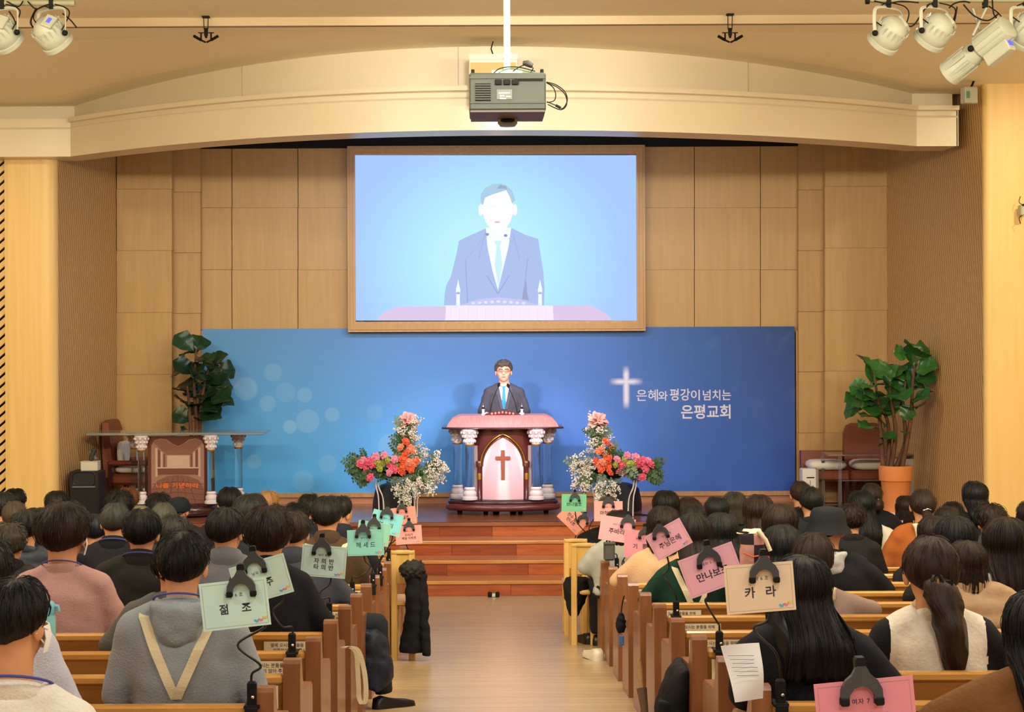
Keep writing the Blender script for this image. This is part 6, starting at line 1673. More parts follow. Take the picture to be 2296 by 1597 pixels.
K, DK, BR, DB, GR = '#15130f', '#1d1a15', '#33231a', '#241a14', '#3a372f'
def P(row, px, top, w, style, hair, cloth_, label, **kw):
    d = dict(row=row, px=px, top=top, w=w, style=style, hair=hair, cloth=cloth_, label=label); d.update(kw); return d
BLK, NAVY = '#15161a', '#20242f'
PEOPLE = [
 # ---- left of the aisle, nearest first
 P(-1, 30, 1302, 150, 'short', K, '#d9d4c6', 'man at lower left corner with black hair, white face mask and a white top', yaw=-.5, mask=1, lanyard=1, bpx=14, neck=.085, sw=.20),
 P(0, -42, 1214, 122, 'short', DK, '#b9bac6', 'person in a pale lilac shirt cut off by the left edge beside the masked man', bpx=-12, sw=.205),
 P(1, 407, 1193, 128, 'short', K, '#8d9396', 'man in a grey hooded top with crossed cream apron straps, back to the camera', straps=1, hood='#8d9396', lanyard=1, sw=.212, wide=.5, bpx=412, vee=.46),
 P(4, 139, 1131, 116, 'long_short', '#2a1f18', '#b58d85', 'man in a dusty pink sweater with thick dark hair and a mask, left pews', mask=1, lanyard=1, sw=.225, bpx=150, yaw=-.22, wide=1.3),
 P(4, 601, 1140, 108, 'long_short', '#231712', '#17181c', 'man in a black suit with dark brown hair near the aisle, behind tilted mint card', kind='suit', collar='#17181c', sw=.195, bpx=628, wide=1.2),
 P(5, 506, 1140, 88, 'short', '#1f1d19', '#6d6f72', 'man in a grey jacket with short dark hair, looking slightly right, left pews', kind='suit', collar='#6d6f72', yaw=-.3, sw=.215),
 P(5, 316, 1144, 88, 'short', '#171613', '#23251f', 'man in a dark olive coat with a blue lanyard and a mask, left pews', kind='coat', collar='#23251f', lanyard=1, sw=.235, bpx=318),
 P(3, 384, 1222, 86, 'short', K, '#5b5956', 'person in a dark grey knit top, head hidden behind the man in grey', bpx=362),
 P(6, 658, 1150, 78, 'short', '#2b2118', '#3d4048', 'man in a charcoal jacket at the aisle, dark trousered leg out in the aisle', kind='suit', collar='#3d4048', bpx=694, lean=0, yaw=-.1, pants='#1c1f28',
   legs=[None, ((.36, .22, .45), (.40, .14, .05))]),
 P(6, 58, 1144, 72, 'short', '#1b1a16', '#2b3038', 'person in a slate blue puffer jacket with short dark hair, far left', kind='puffer'),
 P(5, 18, 1175, 78, 'curly', '#413b30', '#1c1c1c', 'grey curly-haired person in a black puffer jacket at the left edge', kind='puffer', collar='#1c1c1c', yaw=-.5),
 P(8, 733, 1114, 74, 'short', '#1b1b18', '#4a3826', 'man in a brown collared shirt with cream apron straps beside the aisle', straps=1, collar='#4a3826', vee=.55, sw=.225, bpx=745, yaw=-.12),
 P(7, 256, 1128, 70, 'buzz', '#33342f', '#17181d', 'man in a black coat with grey-black hair and a blue lanyard, left pews', kind='coat', collar='#17181d', lanyard=1, sw=.225),
 P(7, 390, 1157, 64, 'curly', '#2c2a25', '#1b1c20', 'person with dark curly hair right beside the man in the olive coat', kind='coat', collar='#1b1c20'),
 P(8, 562, 1109, 80, 'short', '#22231f', '#1e2024', 'person with black hair brushed flat, before the blond head at centre left', kind='coat', yaw=-.4, wide=1.3),
 P(10, 665, 1129, 60, 'curly', '#191813', '#282b33', 'dark wavy-haired man in a navy coat between two men near the aisle', kind='coat', yaw=-.3),
 P(9, 763, 1114, 62, 'short', '#1f1d19', '#252932', 'man in a navy suit in right profile, nearest the blue and teal cards', kind='suit', collar='#252932', yaw=-.85, bpx=775),
 P(8, 213, 1155, 60, 'short', '#1d2026', '#1a1d22', 'person in a black padded coat between pink sweater and grey-haired man', kind='puffer'),
 P(9, 31, 1123, 58, 'thin', '#473a2c', '#22221f', 'balding brown-haired person at the far left', kind='coat'),
 P(10, 6, 1105, 60, 'short', '#20211f', '#1f1f22', 'person with flat black hair touching the left edge, before the pillar', kind='coat'),
 P(12, 32, 1097, 52, 'short', '#0f0f0e', '#1d1d20', 'black-haired person far left in front of the yellow pillar', kind='coat'),
 P(11, 126, 1102, 54, 'bob', '#151613', '#1d1d20', 'person with glossy black bobbed hair beside the black loudspeaker', kind='coat'),
 P(8, 80, 1141, 50, 'short', '#24231e', '#1d1d20', 'person with dark hair peeking over the slate blue puffer jacket', kind='coat'),
 P(10, 267, 1101, 64, 'curly', '#171612', '#1d1d20', 'person with black curly hair before the communion table, left of centre', kind='coat'),
 P(13, 288, 1096, 46, 'long_short', '#6b4325', '#30241c', 'brown-haired person behind the black curly head, below communion table', kind='coat'),
 P(11, 313, 1133, 54, 'thin', '#857a63', '#2a2a2c', 'elderly person with thin pale hair below the communion table', kind='coat'),
 P(12, 355, 1107, 62, 'curly', '#20201b', '#1d1d20', 'person with dark curly hair in front of the printed table front', kind='coat'),
 P(9, 365, 1127, 64, 'thin', '#4b4a3e', '#26272a', 'man with thinning grey hair and a bald spot below the communion table', kind='coat'),
 P(10, 400, 1113, 44, 'cap', '#151513', '#1b1c20', 'person wearing a black knit cap below the communion table', kind='coat', hat='#141b20', yaw=-.4),
 P(11, 514, 1094, 60, 'short', '#141310', '#1e1f23', 'black-haired person right of the communion table, before the banner', kind='coat', yaw=.3),
 P(12, 602, 1102, 52, 'short', '#a67c4c', '#8a6a4a', 'person with light sandy-blond hair before the blue banner', kind='coat', yaw=-.7),
 P(12, 693, 1110, 46, 'curly', '#231f18', '#1e1f23', 'dark curly-topped head behind the man in brown, near the aisle', kind='coat'),
 # ---- right of the aisle
 P(0, 2330, 1330, 150, 'long', '#16161a', '#6b4522', 'woman with long black hair cut off by the right edge, brown coat', kind='fleece', sw=.24, bpx=2300, klen=1.0),
 P(1, 1800, 1250, 128, 'long', '#191614', '#14151a', 'woman in a black coat with long dark hair behind the cream card', kind='coat', sw=.225, bpx=1838, klen=.85, yaw=.15, wide=1.4, flare=.5),
 P(2, 2092, 1203, 130, 'tied', '#2c1f17', '#e0d6c0', 'woman in a cream fleece vest with a brown ponytail in a black claw clip', kind='fleece', sleeve='#16171a', clip='claw', tail=.34, tie=.55, tw=.058, lump=.022, tdx=.03, sw=.225, wide=2.0, bpx=2115),
 P(5, 1825, 1195, 108, 'tied', '#2f241d', '#8f7a6d', 'woman in a beige-grey sweater, dark brown hair tied back, right pews', tail=.20, tie=.6, tw=.04, sw=.225, bpx=1850, hood='#cdbf9d', wide=2.0),
 P(4, 2172, 1215, 84, 'bob', '#2a2018', '#a98a66', 'woman in a tan quilted puffer jacket behind the cream vest', kind='puffer', collar='#a98a66', sw=.235, bpx=2196),
 P(5, 2258, 1161, 108, 'long', '#221813', '#a3aa98', 'woman with long straight dark brown hair at the right edge', klen=1.05, wide=1.3),
 P(6, 1555, 1152, 84, 'long', '#1f1913', '#0f3327', 'woman in a dark green sweater with crossed cream apron straps', straps=1, vee=.36, sw=.205, bpx=1540, klen=.6),
 P(6, 1755, 1178, 96, 'long', '#1a1c1b', '#1a1b1e', 'woman with straight black hair directly above the cream card', kind='coat', klen=.7, yaw=-.3),
 P(6, 2145, 1158, 98, 'long', '#111214', '#1b1c1f', 'woman with long black hair above the brown ponytail', kind='coat', klen=.9, yaw=-.2),
 P(7, 1857, 1136, 80, 'cap', '#1d1a15', '#15161a', 'woman in a black bucket hat with a pale grey hood, right pews', kind='coat', brim=1, hat='#1d1f22', hood='#b4b2ad', yaw=-.6, sw=.23, bpx=1895),
 P(7, 1750, 1131, 82, 'bob', '#2b1c12', '#1d1b1c', 'woman with a brown bob in front of the banner corner', kind='coat', klen=1.1),
 P(7, 1618, 1152, 78, 'long', '#1b1c1a', '#17181b', 'woman with wavy black hair left of the plaid coat', kind='coat', klen=.5, wide=1.4),
 P(8, 1488, 1137, 76, 'bob', '#221b14', '#c39d78', 'woman in a peach knit top behind the pink cards', bpx=1462, sw=.21, klen=1.2),
 P(8, 2095, 1158, 72, 'bob', '#221a15', '#1b1c1f', 'woman with dark brown hair left of the long black hair', kind='coat'),
 P(8, 2222, 1131, 70, 'curly', '#1d1611', '#3c3c40', 'person in a dark grey jacket with short curly dark hair, far right', kind='suit', collar='#3c3c40', yaw=.25, male=1),
 P(9, 1702, 1110, 72, 'long', '#2a1a11', '#1d1b1c', 'woman with long reddish-brown hair below the banner', kind='coat', klen=.6),
 P(9, 1556, 1133, 58, 'bob', '#1d1b16', '#1b1c1f', 'woman with a dark bob just above the tilted light pink card', kind='coat'),
 P(9, 1910, 1130, 64, 'curly', '#221510', '#1b191a', 'woman with curly dark red-brown hair behind the bucket hat', kind='coat', male=0),
 P(11, 1932, 1100, 62, 'long', '#131414', '#cfc8b8', 'woman in a cream knit coat with long straight black hair', kind='fleece', collar='#d8cfbd', sw=.245, bpx=1965, klen=1.05, yaw=.2),
 P(10, 2070, 1097, 60, 'tied', '#2d2119', '#9a5524', 'woman in a rust-orange coat with a brown ponytail in a silver clip', kind='coat', hood='#d8cfb2', clip='silver', tail=.16, tie=.5, tw=.036, sw=.225, bpx=2058),
 P(9, 2126, 1137, 60, 'bob', '#1e1812', '#1b1c1f', 'woman with a dark bob right of the rust-orange coat', kind='coat'),
 P(12, 2138, 1126, 52, 'bob', '#1c1814', '#1b1c1f', 'dark-haired woman in front of the fluted right wall', kind='coat'),
 P(10, 1385, 1146, 56, 'bob', '#1f1a15', '#a9a9a4', 'person in a pale grey jacket with a dark shoulder bag behind pink cards', kind='coat', bpx=1378, sw=.2),
 P(10, 1607, 1116, 56, 'bob', '#191b18', '#1b1c1f', 'woman with a rounded black bob below the banner lettering', kind='coat'),
 P(11, 1494, 1101, 62, 'bob', '#15140f', '#1b1c1f', 'woman with a black bob in front of the banner, right of the flowers', kind='coat', klen=1.1),
 P(12, 1545, 1116, 60, 'bob', '#34241a', '#1f1c1c', 'brown-haired woman beside the black bob, before the banner', kind='coat'),
 P(12, 1648, 1104, 56, 'bob', '#3d3a2e', '#1c2322', 'older woman with a grey-brown bob and a dark green-black coat', kind='coat', collar='#1c2322'),
 P(12, 1363, 1112, 60, 'thin', '#4a4636', '#16171a', 'person with olive-grey hair just behind the upper pink card', kind='coat', collar='#16171a'),
 P(10, 1819, 1091, 56, 'tied', '#191813', '#1b1c1f', 'woman with black tied-back hair and pale neck before the white purifier', kind='coat', tail=.10, tie=.7, tw=.02, yaw=.2),
 P(12, 1795, 1079, 48, 'tied', '#2f2016', '#1f1c1c', 'woman with a brown ponytail and a small pale clip at the banner corner', kind='coat', clip='silver', tail=.2, tie=.3, tw=.03, yaw=.2),
 P(12, 1955, 1083, 50, 'tied', '#2a1e16', '#131418', 'woman in a black coat with a low bun and gold clip', kind='coat', bun=1, tie=.55, clip='gold', tx=.35, sw=.22, bpx=1975),
 P(13, 2032, 1113, 46, 'bob', '#241a15', '#d79a9a', 'dark-haired woman in a pink top beside the terracotta pot', kind='knit', klen=1.1),
 P(11, 2187, 1080, 58, 'long', '#151617', '#1d1e20', 'woman with straight black hair, tallest head against the right pillar', kind='coat', klen=.6),
 P(9, 2310, 1126, 56, 'bob', '#1d1611', '#1d1e20', 'dark-haired person at the right frame edge before the pillar', kind='coat'),
]
for p in PEOPLE: person(p)

# ------------------------------------------------------------------ the speaker at the pulpit
def speaker():
    d = 21.2; k = d / F
    base = W(1131, 1100, d)
    t = thing('person', 'man in a dark grey suit and bright blue tie speaking at the pulpit', 'person', (base.x, d, STAGE_Z), rot=(0, 0, PI))
    zpx = lambda py: W(1131, py, d).z - STAGE_Z
    a = .089
    c = Vector((.004, .03, zpx(806.5) - a * 1.2 - .024))
    zs = zpx(869)
    sw = 45 * k; tilt = 0.0
    core = MB()
    def torso(mb, g):
        mb.loft([ring(0, 0, z, w + g, dd + g) for z, w, dd in ((.86, .175, .13), (1.0, sw * .70, .118), (1.15, sw * .76, .122), (zs - .16, sw * .84, .12), (zs - .07, sw * .80, .10), (zs - .01, sw * .52, .078), (zs + .03, .07, .062))])
    torso(core, -.012)
    core.tube([(0, -.005, zs - .02), (0, .01, (zs + c.z) / 2), c + Vector((0, -.005, -a * .6))], [a * .74, a * .66, a * .7], 14)
    head_into(core, c, a, 0.0)
    Mh = Matrix.Translation(c)
    for s_ in (-1, 1):
        core.ball((s_ * a * .40, a * 1.0, a * .20), (a * .34, a * .12, a * .08), 10, 6, M=Mh)      # brow
        core.ball((s_ * a * .55, a * .72, -a * .40), (a * .26, a * .28, a * .28), 10, 6, M=Mh)      # cheek
    core.ball((0, a * 1.02, -a * .80), (a * .30, a * .14, a * .13), 10, 6, M=Mh)
    arms = []
    for s_ in (-1, 1):
        sh = Vector((s_ * (sw - .062), 0, zs - .062)); el = Vector((s_ * (sw + .022), .02, zpx(922))); wr = Vector((s_ * .20, .24, zpx(934) + .02))
        arms.append((s_, sh, el, wr))
        core.tube([sh, el], [.044, .036], 10); core.tube([el, wr], [.036, .026], 10); core.ball(sh, .046, 12, 8); core.ball(el, .037, 10, 8)
        core.tube([(s_ * .09, 0, .9), (s_ * .10, .02, .48), (s_ * .10, 0, .09)], [.075, .05, .035], 10)
    me = remesh(core, .0085, 3)
    eb = MB(); ears_into(eb, c, a, 0.0)
    bm = bmesh.new(); bm.from_mesh(me); bx_ = bpy.data.meshes.new('e'); bx_.from_pydata(eb.v, [], eb.f); bm.from_mesh(bx_); bm.to_mesh(me); bm.free()
    me.polygons.foreach_set('use_smooth', [True] * len(me.polygons)); me.materials.clear(); me.materials.append(SKIN_L)
    link('body', me, t)
    suit = cloth('#4a4c58', 'suit')
    gar = MB(); torso(gar, .010)
    gar.loft([ring(0, 0, z, w, dd) for z, w, dd in ((.78, .20, .15), (.9, .195, .145), (1.0, sw * .74, .13))])
    for s_, sh, el, wr in arms:
        gar.tube([Vector((s_ * .05, 0, zs + .012)), sh + Vector((-s_ * .03, 0, .022)), sh], [.052, .062, .066], 12)
        gar.ball(sh, .068, 14, 10); gar.tube([sh, el], [.067, .056], 12); gar.ball(el, .057, 12, 8); gar.tube([el, lerp(el, wr, .95)], [.056, .042], 12)
    gm = remesh(gar, .011, 5, wrinkle=.006, seed=3.0, freq=9); gm.materials.clear(); gm.materials.append(suit)
    link('suit_jacket', gm, t)
    bvh = BVHTree.FromPolygons([v.co[:] for v in gm.vertices], [pl.vertices[:] for pl in gm.polygons])
    def front(x, z, lift):
        h = bvh.ray_cast(Vector((x, 1, z)), Vector((0, -1, 0)))
        y = h[0].y if h[0] is not None else .09
        return Vector((x, max(y, .055) + lift, z))
    vz0, vz1 = zpx(866), zpx(917)
    def strip(name, mat, left, right, lift, n=14, m=4):
        rr = []
        for i in range(n + 1):
            f = i / n; z = lerp(vz0, vz1, f); l, r_ = left(f), right(f)
            rr.append([tuple(front(lerp(l, r_, j / m), z, lift)) for j in range(m + 1)] + [tuple(front(lerp(r_, l, j / m), z, -.006)) for j in range(m + 1)])
        return MB().loft(rr).build(name, mat, t, smooth=60)
    vw = lambda f: .060 * (1 - f) ** .85 + .002
    strip('shirt', pm('white_shirt', '#f1eef4', .7), lambda f: -vw(f), lambda f: vw(f), .006)
    tw = lambda f: .026 if f < .06 else (.013 if f < .14 else lerp(.014, .026, min(1, (f - .14) / .6)))
    strip('necktie', pm('blue_tie', '#1f8fc4', .5), lambda f: -min(tw(f), vw(f) + .004) + .004, lambda f: min(tw(f), vw(f) + .004) + .004, .013)
    for s_ in (-1, 1):
        strip('lapel', cloth('#55576a', 'suit'), (lambda f, s_=s_: s_ * vw(f)), (lambda f, s_=s_: s_ * (vw(f) + .048 * math.sin(min(1, f * 1.6 + .25) * PI * .72))), .009, 14, 2)
    rr = []
    for q in range(25):
        tt = 2 * PI * q / 24; dz = -.016 * math.cos(tt)
        rr.append([(math.sin(tt) * r, .006 + math.cos(tt) * r * .95, z + dz) for r, z in ((.082, zs - .02), (.078, zs + .012), (.069, zs + .05), (.062, zs + .045), (.066, zs - .02))])
    MB().loft(rr, cap=False).build('shirt_collar', pm('white_shirt', '#f1eef4', .7), t, smooth=60)
    tr = MB(); tr.loft([ring(0, 0, .80, .17, .125), ring(0, 0, .97, .165, .12)])
    for s_ in (-1, 1): tr.tube([(s_ * .09, 0, .88), (s_ * .10, .02, .48), (s_ * .10, 0, .07)], [.098, .075, .062], 12)
    tm2 = remesh(tr, .02, 4, wrinkle=.005); tm2.materials.clear(); tm2.materials.append(suit); link('trousers', tm2, t)
    for s_ in (-1, 1): add_shoe(t, (s_ * .10, 0, 0), 0)
    for s_, sh, el, wr in arms:
        dv = wr - el; add_hand(t, s_, wr - dv.normalized() * .012, (-.3, 0, math.atan2(-dv.x, dv.y)), SKIN_L)
        MB().tube([lerp(el, wr, .9), lerp(el, wr, .98)], [.040, .036], 12).build('shirt_cuff', pm('white_shirt', '#f1eef4', .7), t, smooth=60)
    hair_build(t, c, a, 'short', hair_mat('#665e58'), 0.0, 12.0, 64, .8)
    # fringe swept over the forehead
    for i in range(9):
        x = lerp(-.055, .05, i / 8)
        uv_tube('fringe', spline([c + Vector((x - .015, a * .55, a * 1.22)), c + Vector((x, a * 1.08, a * .92)), c + Vector((x + .018, a * 1.16, a * .60 + .012 * math.sin(i)))], 3), [.013, .013, .014, .014, .012, .009, .004], hair_mat('#665e58'), t, 6, flat=.5)
    M_EYE = pm('eye_line', '#8a6254', .6)
    for s_ in (-1, 1):
        MB().tube(spline([c + Vector((s_ * a * x, a * y, a * z)) for x, y, z in ((.18, 1.17, -.02), (.38, 1.15, -.05), (.58, 1.02, -.01))], 3), .0032, 5).build('eye', M_EYE, t)
        MB().tube(spline([c + Vector((s_ * a * x, a * y, a * z)) for x, y, z in ((.14, 1.22, .20), (.40, 1.18, .28), (.66, .98, .20))], 3), .0045, 5, flat=.6).build('eyebrow', hair_mat('#665e58'), t)
    gl = MB()
    for s_ in (-1, 1):
        ctr = c + Vector((s_ * a * .40, a * 1.24, -a * .02))
        gl.tube([ctr + Vector((math.cos(q) * a * .32, -abs(math.cos(q) * (1 if math.cos(q) * s_ > 0 else 0)) * a * .10, math.sin(q) * a * .22)) for q in [2 * PI * i / 16 for i in range(17)]], .0022, 5)
        gl.tube([ctr + Vector((s_ * a * .32, -a * .10, 0)), c + Vector((s_ * a * 1.04, a * .1, a * .0))], .0022, 5)
    gl.tube([c + Vector((-a * .1, a * 1.27, 0)), c + Vector((a * .1, a * 1.27, 0))], .0022, 5)
    gl.build('glasses', pm('gold_wire', '#a8794a', .3, metal=.6), t)
    MB().ball(c + Vector((0, a * 1.13, -a * .80)), (a * .27, a * .07, a * .075), 12, 6).build('lips', pm('lips', '#c76a62', .5), t, smooth=60)
speaker()

# ------------------------------------------------------------------ group cards on gooseneck holders
M_HOLD = pm('dark_grey_clip', '#3a3e40', .5); M_NECK = pm('black_gooseneck', '#141516', .35)
E_BLUE, E_PINK, E_YEL = pm('blue_emblem', '#5aa7c8', .6), pm('pink_emblem', '#e07a94', .6), pm('yellow_emblem', '#dcc25a', .6)
def card(TL, TR, row, hexc, small, big, label, clip, neck, base, colour_name, big_size=.036, ratio=.705, dd=.10, space=1.0, emblem=True, bold=.018):
    d = row_y(row) - dd
    tl, tr_ = W(*TL, d), W(*TR, d)
    wv = tr_ - tl; wd = wv.length; th = math.atan2(wv.z, wv.x); hd = wd * ratio
    ux = wv.normalized(); uz = Vector((-ux.z, 0, ux.x))
    c = tl + ux * wd / 2 - uz * hd / 2
    k = wd / .21
    t = thing('paper_card', label, 'sign', c, rot=(0, -th, 0))
    MB().box((0, .0, 0), (wd, .0012, hd)).build('card', pm('card_' + hexc.lstrip('#'), hexc, .75, vary=.02, bscale=20), t)
    fr = MB(); e = .008 * k
    for (x, z, w_, h_) in ((0, hd / 2 - e, wd - 2 * e, .0007), (0, -hd / 2 + e, wd - 2 * e, .0007), (-wd / 2 + e, 0, .0007, hd - 2 * e), (wd / 2 - e, 0, .0007, hd - 2 * e)):
        fr.box((x, -.0010, z), (w_, .0006, h_))
    fr.build('border_line', pm('card_border', '#b8a070', .7), t)
    lettering(small, .0135 * k, M_INK, t, (0, -.0014, hd * .19), .004, space=1.15)
    lettering(big, big_size * k, M_INK, t, (0, -.0014, -hd * .10), bold, space=space, line=1.05)
    if emblem:
        em = MB()
        for i, (x, z, m) in enumerate(((-.014, -.004, 0), (0, -.002, 1), (.013, .004, 2))):
            em.prism([(wd * .36 + k * (x + dx), -hd * .36 + k * (z + dz)) for dx, dz in ((-.009, .002), (-.003, .005), (.001, .001), (.008, .006), (.005, -.004), (-.002, -.006))], -.0016, -.0008, m)
        em.build('emblem', [E_BLUE, E_PINK, E_YEL], t)
    # holder: jaw on the card, gooseneck, base clamp on the pew
    cp = W(*clip, d)
    h = thing('card_holder', 'black gooseneck holder gripping the %s' % colour_name, 'holder', cp, rot=(0, -th * .35, 0))
    half = [(.010, .034), (.020, .016), (.034, .004), (.043, -.014), (.045, -.046), (.028, -.046), (.026, -.026), (.016, -.012), (.0, -.007)]
    MB().prism([(x * k, z * k) for x, z in half] + [(-x * k, z * k) for x, z in reversed(half[:-1])], -.018, -.002).build('jaw', M_HOLD, h)
    for s_ in (-1, 1): MB().box((s_ * .0365 * k, -.010, -.040 * k), (.019 * k, .022, .018 * k), bev=.003).build('jaw_pad', M_BLACK, h)
    MB().loft([[(x * w_ * k, y * .014, z * k) for x, y in ((-1, -1), (1, -1), (1, 1), (-1, 1))] for z, w_ in ((.005, .018), (.02, .011), (.045, .012), (.052, .008))]).build('jaw_grip', M_BLACK, h, smooth=40)
    bd = row_y(row); bp = Vector((W(*base, bd).x, bd + .02, floor_z(bd) + .614))
    pts = [cp + Vector((0, .012, 0))] + [W(x, y, d + .02) for x, y in neck] + [bp + Vector((0, -.02, .10)), bp + Vector((0, -.02, .05))]
    MB().tube(spline(pts, 7), .0042, 8).build('gooseneck', M_NECK, h, True, smooth=60)
    MB().box(tuple(bp + Vector((0, -.02, .035))), (.030, .026, .085), bev=.006).build('base_clamp', M_BLACK, h, True)
    MB().box(tuple(bp + Vector((0, .0, -.002))), (.05, .075, .012), bev=.003).build('clamp_pad', M_BLACK, h, True)
    MB().box(tuple(bp + Vector((0, -.048, -.03))), (.04, .008, .06), bev=.002).build('clamp_jaw', M_BLACK, h, True)
    MB().ball(tuple(bp + Vector((.004, -.036, .03))), (.006, .004, .006), 8, 6).build('clamp_screw', M_CHROME, h, True, smooth=60)
MINT, TEAL = '#c2e2d8', '#86cdbd'
card((445, 1310.6), (596.4, 1293.8), 1, MINT, '남자 6 조', '젊    조', 'pale mint card reading 젊 조, in front of the man in grey', (541, 1302), [(590, 1395), (588, 1410), (533, 1447), (584, 1492)], (565, 1560), 'pale mint card of the man in grey', .034)
card((512, 1275), (635, 1240), 3, MINT, '남자 5 조', '  한주', 'tilted pale mint card partly hidden behind the nearer mint card', (569, 1256), [(634, 1336), (612, 1371), (632, 1405)], (655, 1475), 'tilted pale mint card', .036)
card((679, 1220), (779, 1228), 5, MINT, '남자 4 조', '자 의 반\n타 의 반', 'pale mint card with two lines of lettering, left of the aisle', (722, 1221), [(742, 1300), (720, 1326), (716, 1345)], (738, 1380), 'mint card with two lines', .027, space=1.1)
card((778, 1189.5), (860, 1187), 7, TEAL, '남자 3 조', '헤 세 드', 'teal green card reading 헤 세 드 left of the aisle', (814, 1187), [(817, 1252), (830, 1272), (805, 1295)], (790, 1330), 'teal green card', .034, bold=.008)
card((805, 1166), (877, 1176), 8, '#8fcfbb', '남자 2 조', '비    이', 'teal card half hidden behind the nearer teal green card', (839, 1171), [(862, 1228), (858, 1245)], (836, 1290), 'half hidden teal card', .034)
card((838.6, 1140.7), (906, 1157.5), 9, '#86d6dc', '남자 1 조', '여    리', 'light sky-blue card left of the aisle', (868, 1147), [(880, 1200), (872, 1225)], (852, 1270), 'sky-blue card', .034)
card((875.6, 1140.7), (931, 1134.7), 12, '#e2978c', '여자 7 조', '한열조', 'salmon card behind the sky-blue card', (901, 1137), [(905, 1175), (900, 1200)], (872, 1225), 'upper salmon card', .032)
card((885.7, 1181), (944.5, 1177), 11, '#ec9f99', '여자 2 조', '우리가\n제일 이쁘조', 'salmon pink card with two lines left of the steps', (917, 1177), [(911, 1220), (921, 1240), (926, 1256)], (872, 1240), 'lower salmon pink card', .024)
card((1259.5, 1108), (1315, 1108.7), 12, '#6cbb93', '여자 1 조', '브니엘조', 'green card right of the pulpit base', (1289, 1112), [(1290, 1150), (1300, 1180)], (1345, 1230), 'green card', .036)
card((1279, 1126), (1323, 1169), 13, '#e79b8d', '여자 2 조', '천수 필레\n만나조', 'salmon card turned like a diamond beside the green card', (1309, 1160), [(1290, 1205), (1291, 1222)], (1340, 1222), 'diamond-turned salmon card', .03, ratio=.72)
card((1332, 1124), (1396, 1124), 12, '#f0a8a2', '여자 1 조', '마하나임', 'pink card highest on the right of the aisle', (1364, 1124), [(1326, 1172), (1318, 1205), (1310, 1225)], (1352, 1240), 'highest pink card', .034)
card((1349, 1154.6), (1426, 1166), 10, '#f0a6ae', '여자 3 조', '주바라', 'pink card reading 주바라 right of the aisle', (1408, 1166), [(1368, 1212), (1360, 1226), (1372, 1240)], (1383, 1268), 'pink card before the pale grey jacket', .036, bold=.02)
card((1400, 1189), (1471, 1190), 9, '#da8f9f', '여자 3 조', '기   쁨', 'deep rose card behind the tilted light pink card', (1446, 1192), [(1398, 1255), (1398, 1270)], (1399, 1290), 'deep rose card', .036, ratio=.86)
card((1446, 1203.5), (1523, 1161), 5, '#f1b4c6', '여자 4 조', '주님은혜', 'strongly tilted light pink card right of the aisle', (1479, 1188), [(1500, 1268), (1487, 1290), (1500, 1310)], (1516, 1372), 'strongly tilted pink card', .036, ratio=.72, bold=.006)
card((1519, 1258.5), (1640, 1214), 3, '#f1b6ca', '여자 5 조', '만나보조', 'tilted light pink card reading 만나보조 beside the cream card', (1587, 1243), [(1588, 1330), (1582, 1350), (1608, 1395)], (1613, 1455), 'tilted pink card beside the cream card', .034)
card((1622, 1270), (1777, 1258), 1, '#dfc9ac', '여자 6 조', '카   라', 'cream card with a black clip in front of the long-haired woman', (1712, 1270), [(1725, 1382), (1690, 1410), (1738, 1462)], (1750, 1555), 'cream card', .036)
card((1824, 1535), (2046, 1514), -1, '#d9899c', '여자 7 조', '생명조', 'large rose pink card at the bottom edge', (1929, 1528), [(1935, 1660)], (1935, 1760), 'rose pink card at the bottom edge', .036, bold=.02)

# ------------------------------------------------------------------ coats, bags and small things
def lump(t, name, rings, hexc, kind='coat', vox=.014, wr=.012, freq=11, seed=1.0):
    m = remesh(MB().loft(rings), vox, 4, wrinkle=wr, seed=seed, freq=freq); m.materials.clear(); m.materials.append(cloth(hexc, kind)); return link(name, m, t)
# black parka over the left aisle chair
z = floor_z(12.6)
t = thing('parka', 'long black parka with furry hood draped over the pale chair left of the aisle', 'coat', (-.525, 12.43, z))
lump(t, 'coat_body', [ring(.02 + .02 * math.sin(f * 4), .0, lerp(.69, .07, f), lerp(.06, .085, f), lerp(.07, .06, f), 18) for f in (0, .12, .3, .5, .7, .85, 1)], '#121316', seed=4)
lump(t, 'sleeve', [ring(.085 + .03 * f, -.03, lerp(.62, .05, f), .035, .04, 12) for f in (0, .3, .6, 1)], '#121316', seed=8)
lump(t, 'fur_trim', [ring(.02, -.02, lerp(.71, .58, f), .09 * math.sin(PI * (.2 + .7 * f)), .085 * math.sin(PI * (.2 + .7 * f)), 18) for f in (0, .25, .5, .75, 1)], '#2a2a26', 'fleece', .010, .02, 40)
# navy jacket folded over the knee in the aisle
y_ = 10.0; p = W(832, 1478, y_)
t = thing('folded_jacket', 'dark navy padded jacket bundled over the knee sticking into the aisle', 'jacket', (p.x, y_, p.z))
lump(t, 'bundle', [ring(-.02 + .05 * f, 0, lerp(.17, -.17, f), w_, .10, 18) for f, w_ in ((0, .05), (.12, .085), (.35, .105), (.6, .115), (.8, .10), (.95, .06), (1, .03))], '#1b2130', 'puffer', .012, .014, 12)
lump(t, 'sleeve', [ring(-.07 + .02 * f, -.06, lerp(.02, -.21, f), .035, .03, 12) for f in (0, .3, .7, 1)], '#1b2130', 'puffer', .012, .010, 12)
MB().tube([(-.105, .06, .06), (-.09, -.10, .05), (-.06, -.112, -.02)], .003, 5).build('seam', pm('navy_seam', '#10141e', .8), t)
